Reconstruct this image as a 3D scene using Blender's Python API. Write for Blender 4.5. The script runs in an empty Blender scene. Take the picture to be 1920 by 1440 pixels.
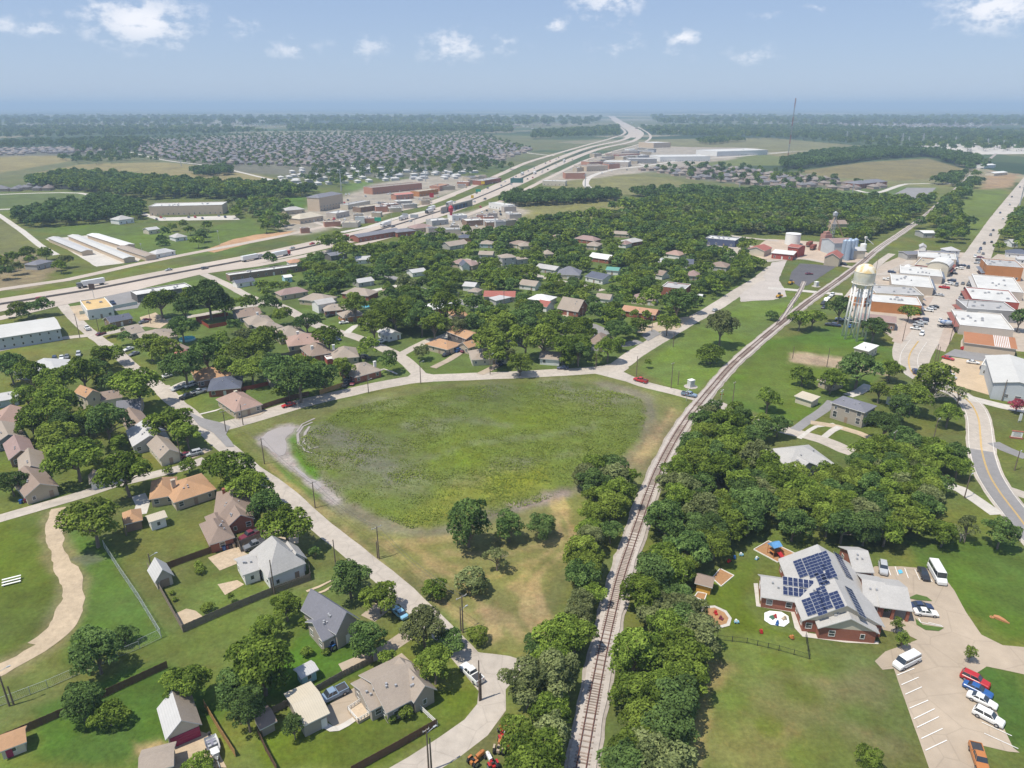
import bpy, bmesh, math, random
import numpy as np
from mathutils import Vector, Matrix
from mathutils.geometry import tessellate_polygon
rnd = random.Random(7); R = math.radians
# ------------------------------------------------------------ camera, sky, sun, exposure
CAM_H, FPX, PITCH = 100.0, 1331.0, R(21.42)
scene = bpy.context.scene
col = scene.collection
cam = bpy.data.cameras.new('camera'); cam_o = bpy.data.objects.new('camera', cam); col.objects.link(cam_o)
cam.sensor_width = 36; cam.lens = FPX / 1920 * 36; cam.clip_start = 0.5; cam.clip_end = 120000
cam_o.location = (0, 0, CAM_H); cam_o.rotation_euler = (math.pi/2 - PITCH, 0, 0)
scene.camera = cam_o
SUN_EL = R(66); SUN_DIR = Vector((-0.90*math.cos(SUN_EL), -0.436*math.cos(SUN_EL), math.sin(SUN_EL))).normalized()
sun = bpy.data.lights.new('sun', 'SUN'); sun.energy = 4.4; sun.angle = R(0.6); sun.color = (1, .94, .83)
sun_o = bpy.data.objects.new('sun', sun); col.objects.link(sun_o)
sun_o.rotation_euler = SUN_DIR.to_track_quat('Z', 'Y').to_euler()
vs = scene.view_settings
vs.view_transform = 'Standard'; vs.look = 'None'; vs.exposure = 0.28; vs.gamma = 1.0; vs.use_curve_mapping = False
scene.cycles.use_denoising = True
scene.cycles.max_bounces = 4; scene.cycles.diffuse_bounces = 3; scene.cycles.glossy_bounces = 2
scene.cycles.transmission_bounces = 2; scene.cycles.transparent_max_bounces = 4; scene.cycles.volume_bounces = 0
scene.cycles.caustics_reflective = False; scene.cycles.caustics_refractive = False
world = bpy.data.worlds.new('World'); scene.world = world; world.use_nodes = True
wt = world.node_tree; wt.nodes.clear()
def nd(t, kind, **kw):
    n = t.nodes.new(kind)
    for k, v in kw.items():
        if k == 'ins':
            for i, val in v.items():
                if isinstance(val, bpy.types.NodeSocket): t.links.new(val, n.inputs[i])
                else: n.inputs[i].default_value = val
        else: setattr(n, k, v)
    return n
def mth(t, op, a, b=0.0, c=0.0, clamp=False):
    return nd(t, 'ShaderNodeMath', operation=op, use_clamp=clamp, ins={0: a, 1: b, 2: c}).outputs[0]
def px_dir(px, py):
    x, y = (px-960)/FPX, (720-py)/FPX
    return Vector((x, math.cos(PITCH)+y*math.sin(PITCH), -math.sin(PITCH)+y*math.cos(PITCH)))
def build_sky():
    t = wt
    sky = nd(t, 'ShaderNodeTexSky', sky_type='NISHITA', sun_disc=False, sun_elevation=SUN_EL,
             sun_rotation=math.atan2(SUN_DIR.x, SUN_DIR.y), altitude=200, air_density=1.0, dust_density=.4, ozone_density=3.0)
    tc = nd(t, 'ShaderNodeTexCoord')
    sp = nd(t, 'ShaderNodeSeparateXYZ', ins={0: tc.outputs['Generated']})
    x, y, z = sp.outputs
    az = mth(t, 'ARCTAN2', x, y); el = mth(t, 'ARCSINE', z)
    cv = nd(t, 'ShaderNodeCombineXYZ', ins={0: az, 1: mth(t, 'MULTIPLY', el, 1.7), 2: 0.0}).outputs[0]
    cw = nd(t, 'ShaderNodeCombineXYZ', ins={0: az, 1: mth(t, 'MULTIPLY', el, 2.3), 2: 0.0}).outputs[0]
    n1 = nd(t, 'ShaderNodeTexNoise', ins={'Vector': cv, 'Scale': 36.0, 'Detail': 4.0, 'Roughness': .62}).outputs[0]
    n2 = nd(t, 'ShaderNodeTexNoise', ins={'Vector': cv, 'Scale': 5.0, 'Detail': 3.0}).outputs[0]
    tot = None
    # cumulus puffs: place in the photograph, half width, half height (pixels), strength
    for (px, py, w, h, s) in ((265, 40, 80, 30, 1.0), (190, 14, 22, 14, .7), (12, 45, 26, 26, .6), (75, 52, 34, 14, .6),
            (455, 50, 34, 14, .55), (545, 88, 38, 20, .6), (690, 92, 52, 16, .5), (850, 86, 56, 18, .75), (945, 84, 45, 14, .45),
            (1042, 46, 22, 10, .75), (1140, 4, 60, 12, .7), (1165, 90, 46, 14, .45), (1282, 70, 28, 18, .9), (1255, 98, 34, 18, .45),
            (1408, 107, 40, 12, .5), (1535, 15, 20, 12, .5), (1432, 32, 20, 9, .4), (1772, 30, 24, 12, .45), (1868, 14, 66, 22, 1.0), (130, 28, 40, 16, .4)):
        d = px_dir(px, py); a0 = math.atan2(d.x, d.y); e0 = math.atan2(d.z, math.hypot(d.x, d.y)); q = w/FPX*1.7
        dist = nd(t, 'ShaderNodeVectorMath', operation='DISTANCE', ins={0: cw, 1: (a0, e0*2.3, 0.0)}).outputs['Value']
        m = nd(t, 'ShaderNodeMapRange', ins={0: dist, 1: q, 2: q*.15, 3: 0.0, 4: min(1.0, s*1.12)}).outputs[0]
        tot = m if tot is None else mth(t, 'MAXIMUM', tot, m)
    # fair weather cumulus over the rest of the sky
    hi = nd(t, 'ShaderNodeMapRange', ins={0: el, 1: .22, 2: .4, 3: 0.0, 4: 1.0}).outputs[0]
    oth = nd(t, 'ShaderNodeMapRange', ins={0: n2, 1: .54, 2: .68, 3: 0.0, 4: .6}).outputs[0]
    tot = mth(t, 'MAXIMUM', tot, mth(t, 'MULTIPLY', oth, hi))
    dens = mth(t, 'MULTIPLY_ADD', mth(t, 'SUBTRACT', n1, .47), 3.3, mth(t, 'MULTIPLY', tot, 1.15))
    msk = nd(t, 'ShaderNodeMapRange', interpolation_type='SMOOTHSTEP', ins={0: dens, 1: .40, 2: 1.25, 3: 0.0, 4: 1.0}).outputs[0]
    msk = mth(t, 'MULTIPLY', msk, mth(t, 'MULTIPLY', tot, .95, clamp=True), clamp=True)
    # moist summer air: the Nishita sky veiled towards a pale lavender blue, paler at the horizon
    zz = mth(t, 'MAXIMUM', z, 0.0); g1 = nd(t, 'ShaderNodeMapRange', ins={0: zz, 1: 0.0, 2: .17, 3: 0.0, 4: 1.0}).outputs[0]; g2 = nd(t, 'ShaderNodeMapRange', ins={0: zz, 1: .17, 2: 1.0, 3: 0.0, 4: 1.0}).outputs[0]
    va = nd(t, 'ShaderNodeMix', data_type='RGBA', ins={0: g1, 6: SKY_LOW, 7: SKY_MID}).outputs[2]; vb = nd(t, 'ShaderNodeMix', data_type='RGBA', ins={0: g2, 6: va, 7: SKY_TOP}).outputs[2]
    tint = nd(t, 'ShaderNodeMix', data_type='RGBA', ins={0: .80, 6: sky.outputs[0], 7: vb}).outputs[2]
    mix = nd(t, 'ShaderNodeMix', data_type='RGBA', ins={0: msk, 6: tint, 7: CLOUD_COL}).outputs[2]
    bg = nd(t, 'ShaderNodeBackground', ins={0: mix, 1: SKY_STR})
    nd(t, 'ShaderNodeOutputWorld', ins={0: bg.outputs[0]})
SKY_STR = 0.13; CLOUD_COL = (6.2, 6.3, 6.7, 1)
SKY_LOW, SKY_MID, SKY_TOP = [tuple(c/.13 for c in q)+(1,) for q in ((.345, .440, .610), (.260, .355, .560), (.25, .335, .53))]
build_sky()
HAZE_DENS, HAZE_COL = 1.6e-4, (.60, .80, 1.0, 1)

# ------------------------------------------------------------ helpers
def G(px, py, z=0.0):
    d = px_dir(px, py); k = (z-CAM_H)/d.z
    return Vector((d.x*k, d.y*k))
def to_px(x, y, z):
    v = Vector((x, y, z-CAM_H)); f = Vector((0, math.cos(PITCH), -math.sin(PITCH))); u = Vector((0, math.sin(PITCH), math.cos(PITCH)))
    dd = v.dot(f)
    return 960+FPX*v.x/dd, 720-FPX*v.dot(u)/dd
def ppm(x, y): return FPX/max(1.0, (y*math.cos(PITCH)+CAM_H*math.sin(PITCH)))
MATS = {}
def mat(name, rgb=(.5, .5, .5), rough=.85, var=.12, scale=1.5, var2=0.0, scale2=.15, bump=0.0, bscale=8.0, metal=0.0, world_pos=False,
        rgb2=None, spec=.3, objvar=0.0, wave=None, emit=None, crack=None):
    if name in MATS: return MATS[name]
    m = bpy.data.materials.new(name); m.use_nodes = True; t = m.node_tree; t.nodes.clear()
    out = nd(t, 'ShaderNodeOutputMaterial'); b = nd(t, 'ShaderNodeBsdfPrincipled', ins={'Roughness': rough, 'Metallic': metal, 'Specular IOR Level': spec})
    t.links.new(b.outputs[0], out.inputs[0])
    if world_pos: vec = nd(t, 'ShaderNodeNewGeometry').outputs['Position']
    else: vec = nd(t, 'ShaderNodeTexCoord').outputs['Object']
    n = nd(t, 'ShaderNodeTexNoise', ins={'Vector': vec, 'Scale': scale, 'Detail': 5.0, 'Roughness': .6}).outputs[0]
    f = mth(t, 'MULTIPLY_ADD', mth(t, 'SUBTRACT', n, .5), var*4, 1.0)
    if var2:
        n2 = nd(t, 'ShaderNodeTexNoise', ins={'Vector': vec, 'Scale': scale2, 'Detail': 4.0}).outputs[0]
        f = mth(t, 'MULTIPLY', f, mth(t, 'MULTIPLY_ADD', mth(t, 'SUBTRACT', n2, .5), var2*4, 1.0))
    if objvar:
        oi = nd(t, 'ShaderNodeObjectInfo').outputs['Random']
        f = mth(t, 'MULTIPLY', f, mth(t, 'MULTIPLY_ADD', mth(t, 'SUBTRACT', oi, .5), objvar*2, 1.0))
    if wave:   # (axis, scale, amount): seams, courses, boards
        w = nd(t, 'ShaderNodeTexWave', wave_type='BANDS', bands_direction=wave[0], ins={'Vector': nd(t, 'ShaderNodeTexCoord').outputs['Object'], 'Scale': wave[1], 'Distortion': 0.0}).outputs[1]
        f = mth(t, 'MULTIPLY', f, mth(t, 'MULTIPLY_ADD', mth(t, 'POWER', w, 6.0), -wave[2], 1.0))
    if crack:  # (cells per metre, line width, darkening): joints and cracks
        vw = nd(t, 'ShaderNodeTexVoronoi', feature='DISTANCE_TO_EDGE', ins={'Vector': vec, 'Scale': crack[0], 'Randomness': .7}).outputs['Distance']
        f = mth(t, 'MULTIPLY', f, nd(t, 'ShaderNodeMapRange', ins={0: vw, 1: 0.0, 2: crack[1], 3: 1-crack[2], 4: 1.0}).outputs[0])
    base = (*rgb, 1)
    if rgb2:
        n3 = nd(t, 'ShaderNodeTexNoise', ins={'Vector': vec, 'Scale': scale2, 'Detail': 5.0}).outputs[0]
        k = nd(t, 'ShaderNodeMapRange', ins={0: n3, 1: .42, 2: .6}).outputs[0]
        base = nd(t, 'ShaderNodeMix', data_type='RGBA', ins={0: k, 6: base, 7: (*rgb2, 1)}).outputs[2]
    c = nd(t, 'ShaderNodeVectorMath', operation='SCALE', ins={0: base if not isinstance(base, tuple) else base[:3], 3: f}).outputs[0]
    t.links.new(c, b.inputs['Base Color'])
    if bump:
        nb = nd(t, 'ShaderNodeTexNoise', ins={'Vector': vec, 'Scale': bscale, 'Detail': 4.0}).outputs[0]
        t.links.new(nd(t, 'ShaderNodeBump', ins={'Strength': bump, 'Distance': .3, 'Height': nb}).outputs[0], b.inputs['Normal'])
    if emit:
        b.inputs['Emission Color'].default_value = (*emit[:3], 1); b.inputs['Emission Strength'].default_value = emit[3]
    MATS[name] = m
    return m
def setp(o, label=None, cat=None, group=None, kind=None):
    if label: o['label'] = label
    if cat: o['category'] = cat
    if group: o['group'] = group
    if kind: o['kind'] = kind
    return o
def empty(name, loc=(0, 0, 0), rz=0.0):
    o = bpy.data.objects.new(name, None); o.location = loc; o.rotation_euler = (0, 0, rz); o.empty_display_size = .5
    col.objects.link(o); return o
def link(name, me, parent=None, loc=None, rot=None, scale=None):
    o = bpy.data.objects.new(name, me); col.objects.link(o)
    if parent: o.parent = parent
    if loc is not None: o.location = loc
    if rot is not None: o.rotation_euler = rot
    if scale is not None: o.scale = scale
    return o
class MB:
    def __init__(s): s.v = []; s.f = []; s.m = []
    def add(s, vs, fs, mi=0):
        n = len(s.v); s.v += [tuple(p) for p in vs]
        for f in fs: s.f.append(tuple(i+n for i in f)); s.m.append(mi)
        return s
    def box(s, c, d, mi=0, rz=0.0, top=1.0):      # centre of the base, size; top: taper
        x, y, z = d[0]/2, d[1]/2, d[2]; k = top; ca, sa = math.cos(rz), math.sin(rz)
        vs = [(-x, -y, 0), (x, -y, 0), (x, y, 0), (-x, y, 0), (-x*k, -y*k, z), (x*k, -y*k, z), (x*k, y*k, z), (-x*k, y*k, z)]
        vs = [(c[0]+a*ca-b*sa, c[1]+a*sa+b*ca, c[2]+h) for a, b, h in vs]
        return s.add(vs, [(3, 2, 1, 0), (4, 5, 6, 7), (0, 1, 5, 4), (1, 2, 6, 5), (2, 3, 7, 6), (3, 0, 4, 7)], mi)
    def cyl(s, p0, p1, r0, r1=None, n=8, mi=0, caps=True):
        r1 = r0 if r1 is None else r1; p0 = Vector(p0); p1 = Vector(p1); d = (p1-p0).normalized()
        a = d.orthogonal().normalized(); b = d.cross(a)
        vs = [p0+(a*math.cos(2*math.pi*i/n)+b*math.sin(2*math.pi*i/n))*r0 for i in range(n)] + [p1+(a*math.cos(2*math.pi*i/n)+b*math.sin(2*math.pi*i/n))*r1 for i in range(n)]
        fs = [(i, (i+1) % n, n+(i+1) % n, n+i) for i in range(n)]
        if caps: fs += [tuple(range(n-1, -1, -1)), tuple(range(n, 2*n))]
        return s.add(vs, fs, mi)
    def prism(s, pts, z0, z1, mi=0):              # pts: 2-D outline, counter-clockwise
        n = len(pts)
        vs = [(p[0], p[1], z0) for p in pts]+[(p[0], p[1], z1) for p in pts]
        fs = [(i, (i+1) % n, n+(i+1) % n, n+i) for i in range(n)]
        s.add(vs, fs, mi)
        tr = tessellate_polygon([[Vector((p[0], p[1], 0)) for p in pts]])
        s.add([(p[0], p[1], z1) for p in pts], [tuple(q) for q in tr], mi)
        return s
    def lathe(s, prof, n=16, mi=0, c=(0, 0)):
        vs = []; fs = []
        for r, z in prof: vs += [(c[0]+r*math.cos(2*math.pi*i/n), c[1]+r*math.sin(2*math.pi*i/n), z) for i in range(n)]
        for k in range(len(prof)-1):
            for i in range(n): fs.append((k*n+i, k*n+(i+1) % n, (k+1)*n+(i+1) % n, (k+1)*n+i))
        return s.add(vs, fs, mi)
    def mesh(s, name, mats, smooth=False):
        me = bpy.data.meshes.new(name); me.from_pydata(s.v, [], s.f)
        if not isinstance(mats, (list, tuple)): mats = [mats]
        for m in mats: me.materials.append(m)
        if len(mats) > 1: me.polygons.foreach_set('material_index', s.m)
        if smooth: me.polygons.foreach_set('use_smooth', [True]*len(s.f))
        me.update(); return me
    def build(s, name, mats, parent=None, smooth=False, loc=None, rot=None):
        return link(name, s.mesh(name, mats, smooth), parent, loc, rot)
# ---- value noise for painting the ground and roughening outlines
_perm = np.random.RandomState(3).rand(512, 512)
def vnoise(x, y):
    xi = np.floor(x).astype(int); yi = np.floor(y).astype(int); fx = x-xi; fy = y-yi
    fx = fx*fx*(3-2*fx); fy = fy*fy*(3-2*fy); a = xi % 512; b = yi % 512; a1 = (xi+1) % 512; b1 = (yi+1) % 512
    return (_perm[a, b]*(1-fx)+_perm[a1, b]*fx)*(1-fy)+(_perm[a, b1]*(1-fx)+_perm[a1, b1]*fx)*fy
def fbm(x, y, s, o=4):
    t = 0; a = .5; n = 0; x = np.asarray(x, float)/s+17.3; y = np.asarray(y, float)/s+91.7
    for _ in range(o): t = t+a*vnoise(x, y); n += a; x, y = x*2.03+5.1, y*2.03+9.2; a *= .55
    return t/n-.5
def gpts(pts): return [tuple(G(p[0], p[1])) for p in pts]
def smooth_path(P, step=3.0, closed=False):
    P = [Vector(p) for p in P]; out = []; n = len(P)
    for i in range(n if closed else n-1):
        if closed: p0, p1, p2, p3 = P[i-1], P[i], P[(i+1) % n], P[(i+2) % n]
        else: p0, p1, p2, p3 = P[max(i-1, 0)], P[i], P[i+1], P[min(i+2, n-1)]
        k = max(1, int((p2.xy-p1.xy).length/step)); k = min(k, 60)
        for j in range(k):
            t = j/k
            out.append(.5*((2*p1)+(p2-p0)*t+(2*p0-5*p1+4*p2-p3)*t*t+(3*p1-p0-3*p2+p3)*t**3))
    if not closed: out.append(P[-1])
    return out
OBST = []   # (x, y, radius) kept free of filled-in trees
ZL = [0]
def nz():     # each sheet lies a few millimetres above the one before
    ZL[0] = (ZL[0]+1) % 40; return .015+.003*ZL[0]
OVER = {'painted_line': .165, 'painted_stripe': .165, 'painted_symbol': .170, 'grass_island': .155, 'asphalt_overlay': .150, 'asphalt_patch': .145, 'sand_pit': .150, 'sand_pit_rim': .140, 'splash_pad': .140, 'wheel_track': .145}   # sheets that lie on another sheet
def ribbon(name, pts, width, m, z=None, jit=0.15, step=4.0, kind='structure', smooth=True, raw=False, keep=True, thick=0.0):
    P = []
    for p in pts:
        g = Vector(p[:2]) if raw else G(p[0], p[1]); w = p[2] if len(p) > 2 else width
        P.append(Vector((g.x, g.y, w)))
    S = smooth_path(P, step) if smooth else P
    z = OVER.get(name) or (nz() if z is None else z)
    v = []; f = []
    for i, p in enumerate(S):
        a = S[max(i-1, 0)]; b = S[min(i+1, len(S)-1)]; d = Vector((b.x-a.x, b.y-a.y)).normalized(); nrm = Vector((-d.y, d.x))
        for sg in (1, -1):
            w = p.z/2+jit*float(fbm(p.x*1.0+sg*300, p.y, 4.0, 3))*4
            v.append((p.x+nrm.x*w*sg, p.y+nrm.y*w*sg, z))
        if keep: OBST.append((p.x, p.y, p.z/2+1.0))
    for i in range(len(S)-1): f.append((2*i, 2*i+1, 2*i+3, 2*i+2))
    mb = MB(); mb.add(v, f)
    if thick:
        n = len(S); w = [(a, b, z-thick) for a, b, _ in v]
        mb.add(v+w, [(2*i, 2*i+2, 2*n+2*i+2, 2*n+2*i) for i in range(n-1)]+[(2*i+3, 2*i+1, 2*n+2*i+1, 2*n+2*i+3) for i in range(n-1)])
    o = mb.build(name, m); setp(o, kind=kind)
    return o, S
def rough_outline(P, jit, step):
    out = []; n = len(P)
    for i in range(n):
        a = Vector(P[i]); b = Vector(P[(i+1) % n]); L = (b-a).length; k = max(1, min(80, int(L/step))); nr = Vector((-(b-a).y, (b-a).x)); nr = nr/max(L, 1e-6)
        for j in range(k):
            p = a.lerp(b, j/k); q = p+nr*float(fbm(p.x, p.y, step*4, 3))*2*jit; out.append((q.x, q.y))
    return out
def poly(name, pts, m, z=None, jit=0.25, step=2.0, kind='structure', raw=False, smooth=False, parent=None, keep=False):
    P = [Vector(p) for p in (pts if raw else gpts(pts))]
    if smooth: P = [p.xy for p in smooth_path([Vector((p.x, p.y, 0)) for p in P], step*2, True)]
    if jit: P = rough_outline(P, jit, step)
    z = OVER.get(name) or (nz() if z is None else z)
    V = [Vector((p[0], p[1], z)) for p in P]
    tr = tessellate_polygon([V]); fs = []
    for q in tr:
        a, b, c = [V[i] for i in q]
        fs.append(tuple(q) if (b-a).cross(c-a).z > 0 else tuple(reversed(q)))
    mb = MB(); mb.add(V, fs); o = mb.build(name, m, parent)
    if kind and not parent: setp(o, kind=kind)
    if keep:
        for p in P[::3]: OBST.append((p[0], p[1], 4))
    return o
# ------------------------------------------------------------ the ground: one sheet to the horizon, tinted by what grows or lies there
LAWN = (.122, .140, .026); LUSH = (.092, .124, .017); DRY = (.200, .168, .058); WEED = (.110, .142, .030); SOIL = (.175, .155, .135); OCHRE = (.30, .225, .105)
def build_ground():
    th = np.concatenate([np.radians(np.arange(-50, 50.01, .22)), np.radians(np.arange(55, 310.1, 5.0))])
    r = [0.0, 15.0, 30.0]
    while r[-1] < 44000: r.append(r[-1]*1.0105)
    r = np.array(r[1:]); nt, nr = len(th), len(r)
    X = (r[:, None]*np.sin(th)[None, :]).ravel(); Y = (r[:, None]*np.cos(th)[None, :]).ravel()
    D = np.hypot(X, Y); C = np.zeros((len(X), 3))
    def mix(w, rgb):
        nonlocal C
        C = C*(1-w[:, None])+np.array(rgb)[None, :]*w[:, None]
    def sst(x, a, b):
        t = np.clip((x-a)/(b-a), 0, 1); return t*t*(3-2*t)
    C[:] = LAWN
    # far country: a patchwork of dry fields, pasture and dark wood
    far = sst(D, 900, 1500)
    n = fbm(X, Y*1.0, 900, 4)
    w_ = np.tile(np.array([.070, .098, .040]), (len(X), 1))
    w_[n > .06] = (.16, .16, .075); w_[n < -.10] = (.035, .058, .030)
    n2 = fbm(X+5000, Y, 420, 3); w_[n2 > .16] = (.26, .23, .15); n3_ = fbm(X-9000, Y*1.6, 1500, 3); w_[(n3_ > .17) & (D > 2500)] = (.30, .27, .20)
    C = C*(1-far[:, None])+w_*far[:, None]
    nd_ = sst(fbm(X+900, Y+40, 26, 4), .02, .22)*(D < 1200); mix(nd_*.25, (.175, .155, .065))
    nb = fbm(X, Y, 60, 4); C *= (1+.5*nb)[:, None]
    n4 = fbm(X+77, Y+31, 11, 3); C[:, 0] *= 1+.5*n4
    def paint(px, rgb, feather=3.0, amp=3.0, scale=12.0, alpha=1.0, raw=False):
        P = np.array(px if raw else gpts(px)); x0, y0 = P.min(0)-feather*2-amp*2; x1, y1 = P.max(0)+feather*2+amp*2
        idx = np.nonzero((X > x0) & (X < x1) & (Y > y0) & (Y < y1))[0]
        if len(idx) == 0: return
        x, y = X[idx], Y[idx]; dmin = np.full(len(idx), 1e9); ins = np.zeros(len(idx), bool)
        for i in range(len(P)):
            ax, ay = P[i]; bx, by = P[(i+1) % len(P)]; ex, ey = bx-ax, by-ay; L = ex*ex+ey*ey+1e-9
            t = np.clip(((x-ax)*ex+(y-ay)*ey)/L, 0, 1); dmin = np.minimum(dmin, np.hypot(x-ax-t*ex, y-ay-t*ey))
            c = ((ay > y) != (by > y)) & (x < (bx-ax)*(y-ay)/(by-ay+1e-12)+ax); ins ^= c
        sd = np.where(ins, dmin, -dmin)+fbm(x, y, scale, 4)*2*amp
        w = sst(sd, -feather, feather)*alpha
        C[idx] = C[idx]*(1-w[:, None])+np.array(rgb)[None, :]*w[:, None]*(1+.35*fbm(x, y, 9, 3)+.3*fbm(x, y, 40, 2))[:, None]
    def streak(px, width, rgb, alpha=.8, feather=1.2, amp=1.2, raw=False):
        S = [Vector((*g, 0)) for g in (px if raw else gpts(px))]; S = smooth_path(S, 6); L = []; Rr = []
        for i, p in enumerate(S):
            a = S[max(i-1, 0)]; b = S[min(i+1, len(S)-1)]; d = (b-a).normalized(); L.append((p.x-d.y*width/2, p.y+d.x*width/2)); Rr.append((p.x+d.y*width/2, p.y-d.x*width/2))
        paint(L+Rr[::-1], rgb, feather, amp, 6.0, alpha, raw=True)
    # --- beyond the town
    TAN = (.215, .185, .085)
    paint([(0, 190), (1920, 190), (1920, 222), (0, 222)], (.050, .078, .045), 300, 300, 900, .35)
    paint([(60, 325), (150, 308), (300, 304), (420, 312), (520, 335), (560, 350), (420, 352), (340, 335), (200, 328)], TAN, 8, 10, 60)
    paint([(-40, 292), (100, 290), (140, 300), (40, 318), (-40, 330)], TAN, 8, 10, 60)
    paint([(300, 345), (500, 345), (600, 352), (420, 358)], (.17, .16, .08), 8, 8, 60)
    paint([(-60, 405), (20, 415), (100, 478), (60, 472), (-60, 484)], (.13, .135, .05), 3, 3)
    paint([(-60, 365), (150, 358), (230, 385), (-60, 400)], (.10, .13, .045), 3, 3)
    paint([(-60, 480), (60, 475), (110, 500), (70, 540), (-60, 545)], (.20, .165, .095), 4, 6)
    paint([(40, 432), (200, 418), (340, 438), (470, 408), (500, 440), (430, 480), (260, 480), (140, 440)], (.095, .135, .03), 4, 4)
    paint([(480, 372), (570, 368), (575, 395), (500, 400)], (.075, .13, .025), 3, 3)
    paint([(640, 345), (690, 340), (720, 352), (650, 358)], (.10, .15, .04), 3, 3)
    paint([(960, 372), (1080, 368), (1300, 376), (1240, 396), (1070, 418), (1000, 412), (950, 395)], (.17, .165, .062), 5, 6, 40)
    paint([(980, 366), (1060, 340), (1150, 322), (1260, 336), (1300, 350), (1440, 352), (1600, 356), (1500, 366), (1150, 366)], (.165, .16, .068), 6, 8, 60)
    paint([(1490, 322), (1620, 304), (1740, 297), (1812, 318), (1800, 330), (1690, 339), (1560, 333)], (.175, .15, .070), 6, 4, 50)
    paint([(1190, 262), (1440, 258), (1650, 276), (1600, 300), (1430, 284), (1250, 282)], (.16, .155, .075), 20, 20, 200)
    paint([(1440, 283), (1560, 286), (1600, 296), (1480, 312), (1430, 300)], (.18, .16, .08), 10, 8, 80)
    paint([(1180, 310), (1260, 308), (1250, 320), (1160, 322)], (.11, .14, .05), 10, 6, 60)
    paint([(1280, 300), (1440, 290), (1500, 300), (1480, 310), (1300, 312)], (.13, .15, .055), 10, 8, 80)
    paint([(1550, 345), (1660, 350), (1760, 352), (1740, 380), (1600, 376), (1500, 370)], (.10, .14, .045), 5, 4, 40)
    paint([(1850, 328), (1912, 326), (1895, 352), (1840, 354)], (.28, .20, .12), 3, 4, 20)
    paint([(1815, 355), (1890, 357), (1840, 440), (1760, 430)], (.115, .15, .035), 4, 4, 40)
    # suburbs and retail: pale streets between dark gardens
    for pl in ([(250, 262), (560, 255), (900, 256), (990, 285), (850, 330), (560, 335), (380, 315), (255, 285)], [(-60, 278), (230, 275), (235, 290), (-60, 295)],
               [(1190, 318), (1330, 312), (1500, 330), (1660, 352), (1480, 358), (1290, 335)], [(1400, 232), (1750, 222), (1900, 232), (1700, 245), (1440, 250)]):
        paint(pl, (.135, .13, .105), 20, 25, 120, .8)
    for pl in ([(640, 370), (700, 345), (800, 330), (905, 330), (880, 350), (800, 380), (690, 410), (560, 440), (500, 420), (560, 395)],
               [(850, 400), (960, 380), (985, 395), (960, 430), (900, 440), (780, 445)], [(1000, 345), (1060, 318), (1100, 300), (1210, 268), (1260, 275), (1420, 278), (1380, 298), (1150, 330)]):
        paint(pl, (.33, .29, .245), 8, 10, 40, .85)
    # town lots between the tracks and the freeway: mixed lawns
    paint([(110, 560), (470, 500), (600, 470), (1000, 425), (1400, 470), (1440, 530), (1180, 690), (700, 720), (400, 780)], (.090, .130, .034), 4, 8, 30, .8)
    # --- the open field and its margins
    paint([(420, 800), (560, 770), (720, 735), (860, 715), (1060, 706), (1150, 706), (1280, 752), (1285, 770), (1210, 900), (1080, 1080), (985, 1240), (900, 1215), (760, 1100), (560, 930)], (.135, .145, .048), 1.5, 1.2, 10)
    CF = [(560, 800), (640, 768), (720, 748), (830, 728), (950, 717), (1060, 713), (1140, 726), (1200, 747), (1214, 772), (1204, 812), (1180, 852), (1135, 888), (1080, 918), (1010, 943), (930, 955), (845, 986), (770, 992), (700, 972), (640, 940), (600, 905), (570, 868), (556, 830)]
    paint(CF, WEED, 2.0, 3.0, 18)
    paint([(700, 800), (1000, 760), (1180, 780), (1120, 860), (900, 900), (760, 880)], (.116, .148, .028), 12, 14, 40, .7)
    paint([(790, 960), (820, 920), (900, 890), (1010, 880), (1030, 915), (930, 945), (850, 982), (780, 985)], (.175, .190, .028), 6, 8, 24, .85)
    paint([(1000, 760), (1160, 740), (1190, 780), (1100, 800)], (.135, .165, .034), 10, 10, 30, .6)
    for c, s in (((640, 835), 1.0), ((700, 870), .7), ((1110, 738), .9), ((1150, 748), .6), ((600, 815), .7), ((800, 800), .45), ((660, 900), .5), ((750, 915), .5), ((960, 870), .35), ((870, 905), .3), ((720, 755), .45), ((940, 725), .4), ((1040, 720), .5)):
        g = G(*c); a = [(g.x+13*s*math.cos(k)*1.5, g.y+13*s*math.sin(k)) for k in np.linspace(0, 6.28, 12)[:-1]]
        paint(a, SOIL, 7*s, 12*s, 9, .36*min(1, s+.3), raw=True)
    for pts, w, a in (([(590, 800), (640, 822), (690, 860), (745, 905)], 7, .55), ([(760, 800), (850, 785), (960, 800)], 3, .4), ([(760, 870), (900, 830), (1010, 820), (1120, 800)], 4, .3),
                      ([(830, 760), (900, 742), (1000, 738), (1100, 745)], 3, .35), ([(880, 900), (1000, 865), (1090, 850)], 3, .3)):
        streak(pts, w, (.15, .15, .11), a, 2, 4)
    streak([(590, 890), (640, 945), (720, 985), (800, 1002), (900, 975), (990, 945), (1080, 920), (1140, 890), (1190, 850), (1220, 800), (1222, 765), (1195, 738), (1120, 716)], 5, (.155, .140, .100), .8, 2, 3)
    streak([(955, 952), (1010, 938), (1075, 925)], 5, (.235, .19, .16), .9, 1.5, 2)
    paint([(640, 975), (720, 1000), (830, 1002), (900, 985), (1060, 935), (1088, 990), (1060, 1060), (985, 1230), (900, 1200), (760, 1085)], (.165, .158, .052), 3, 4, 14, .75)
    streak([(1268, 768), (1245, 800), (1205, 850), (1185, 880)], 9, (.20, .165, .075), .8, 3, 3)
    streak([(1262, 765), (1250, 790), (1215, 835), (1196, 870)], 3.2, OCHRE, .8, 1.2, 2)
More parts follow.
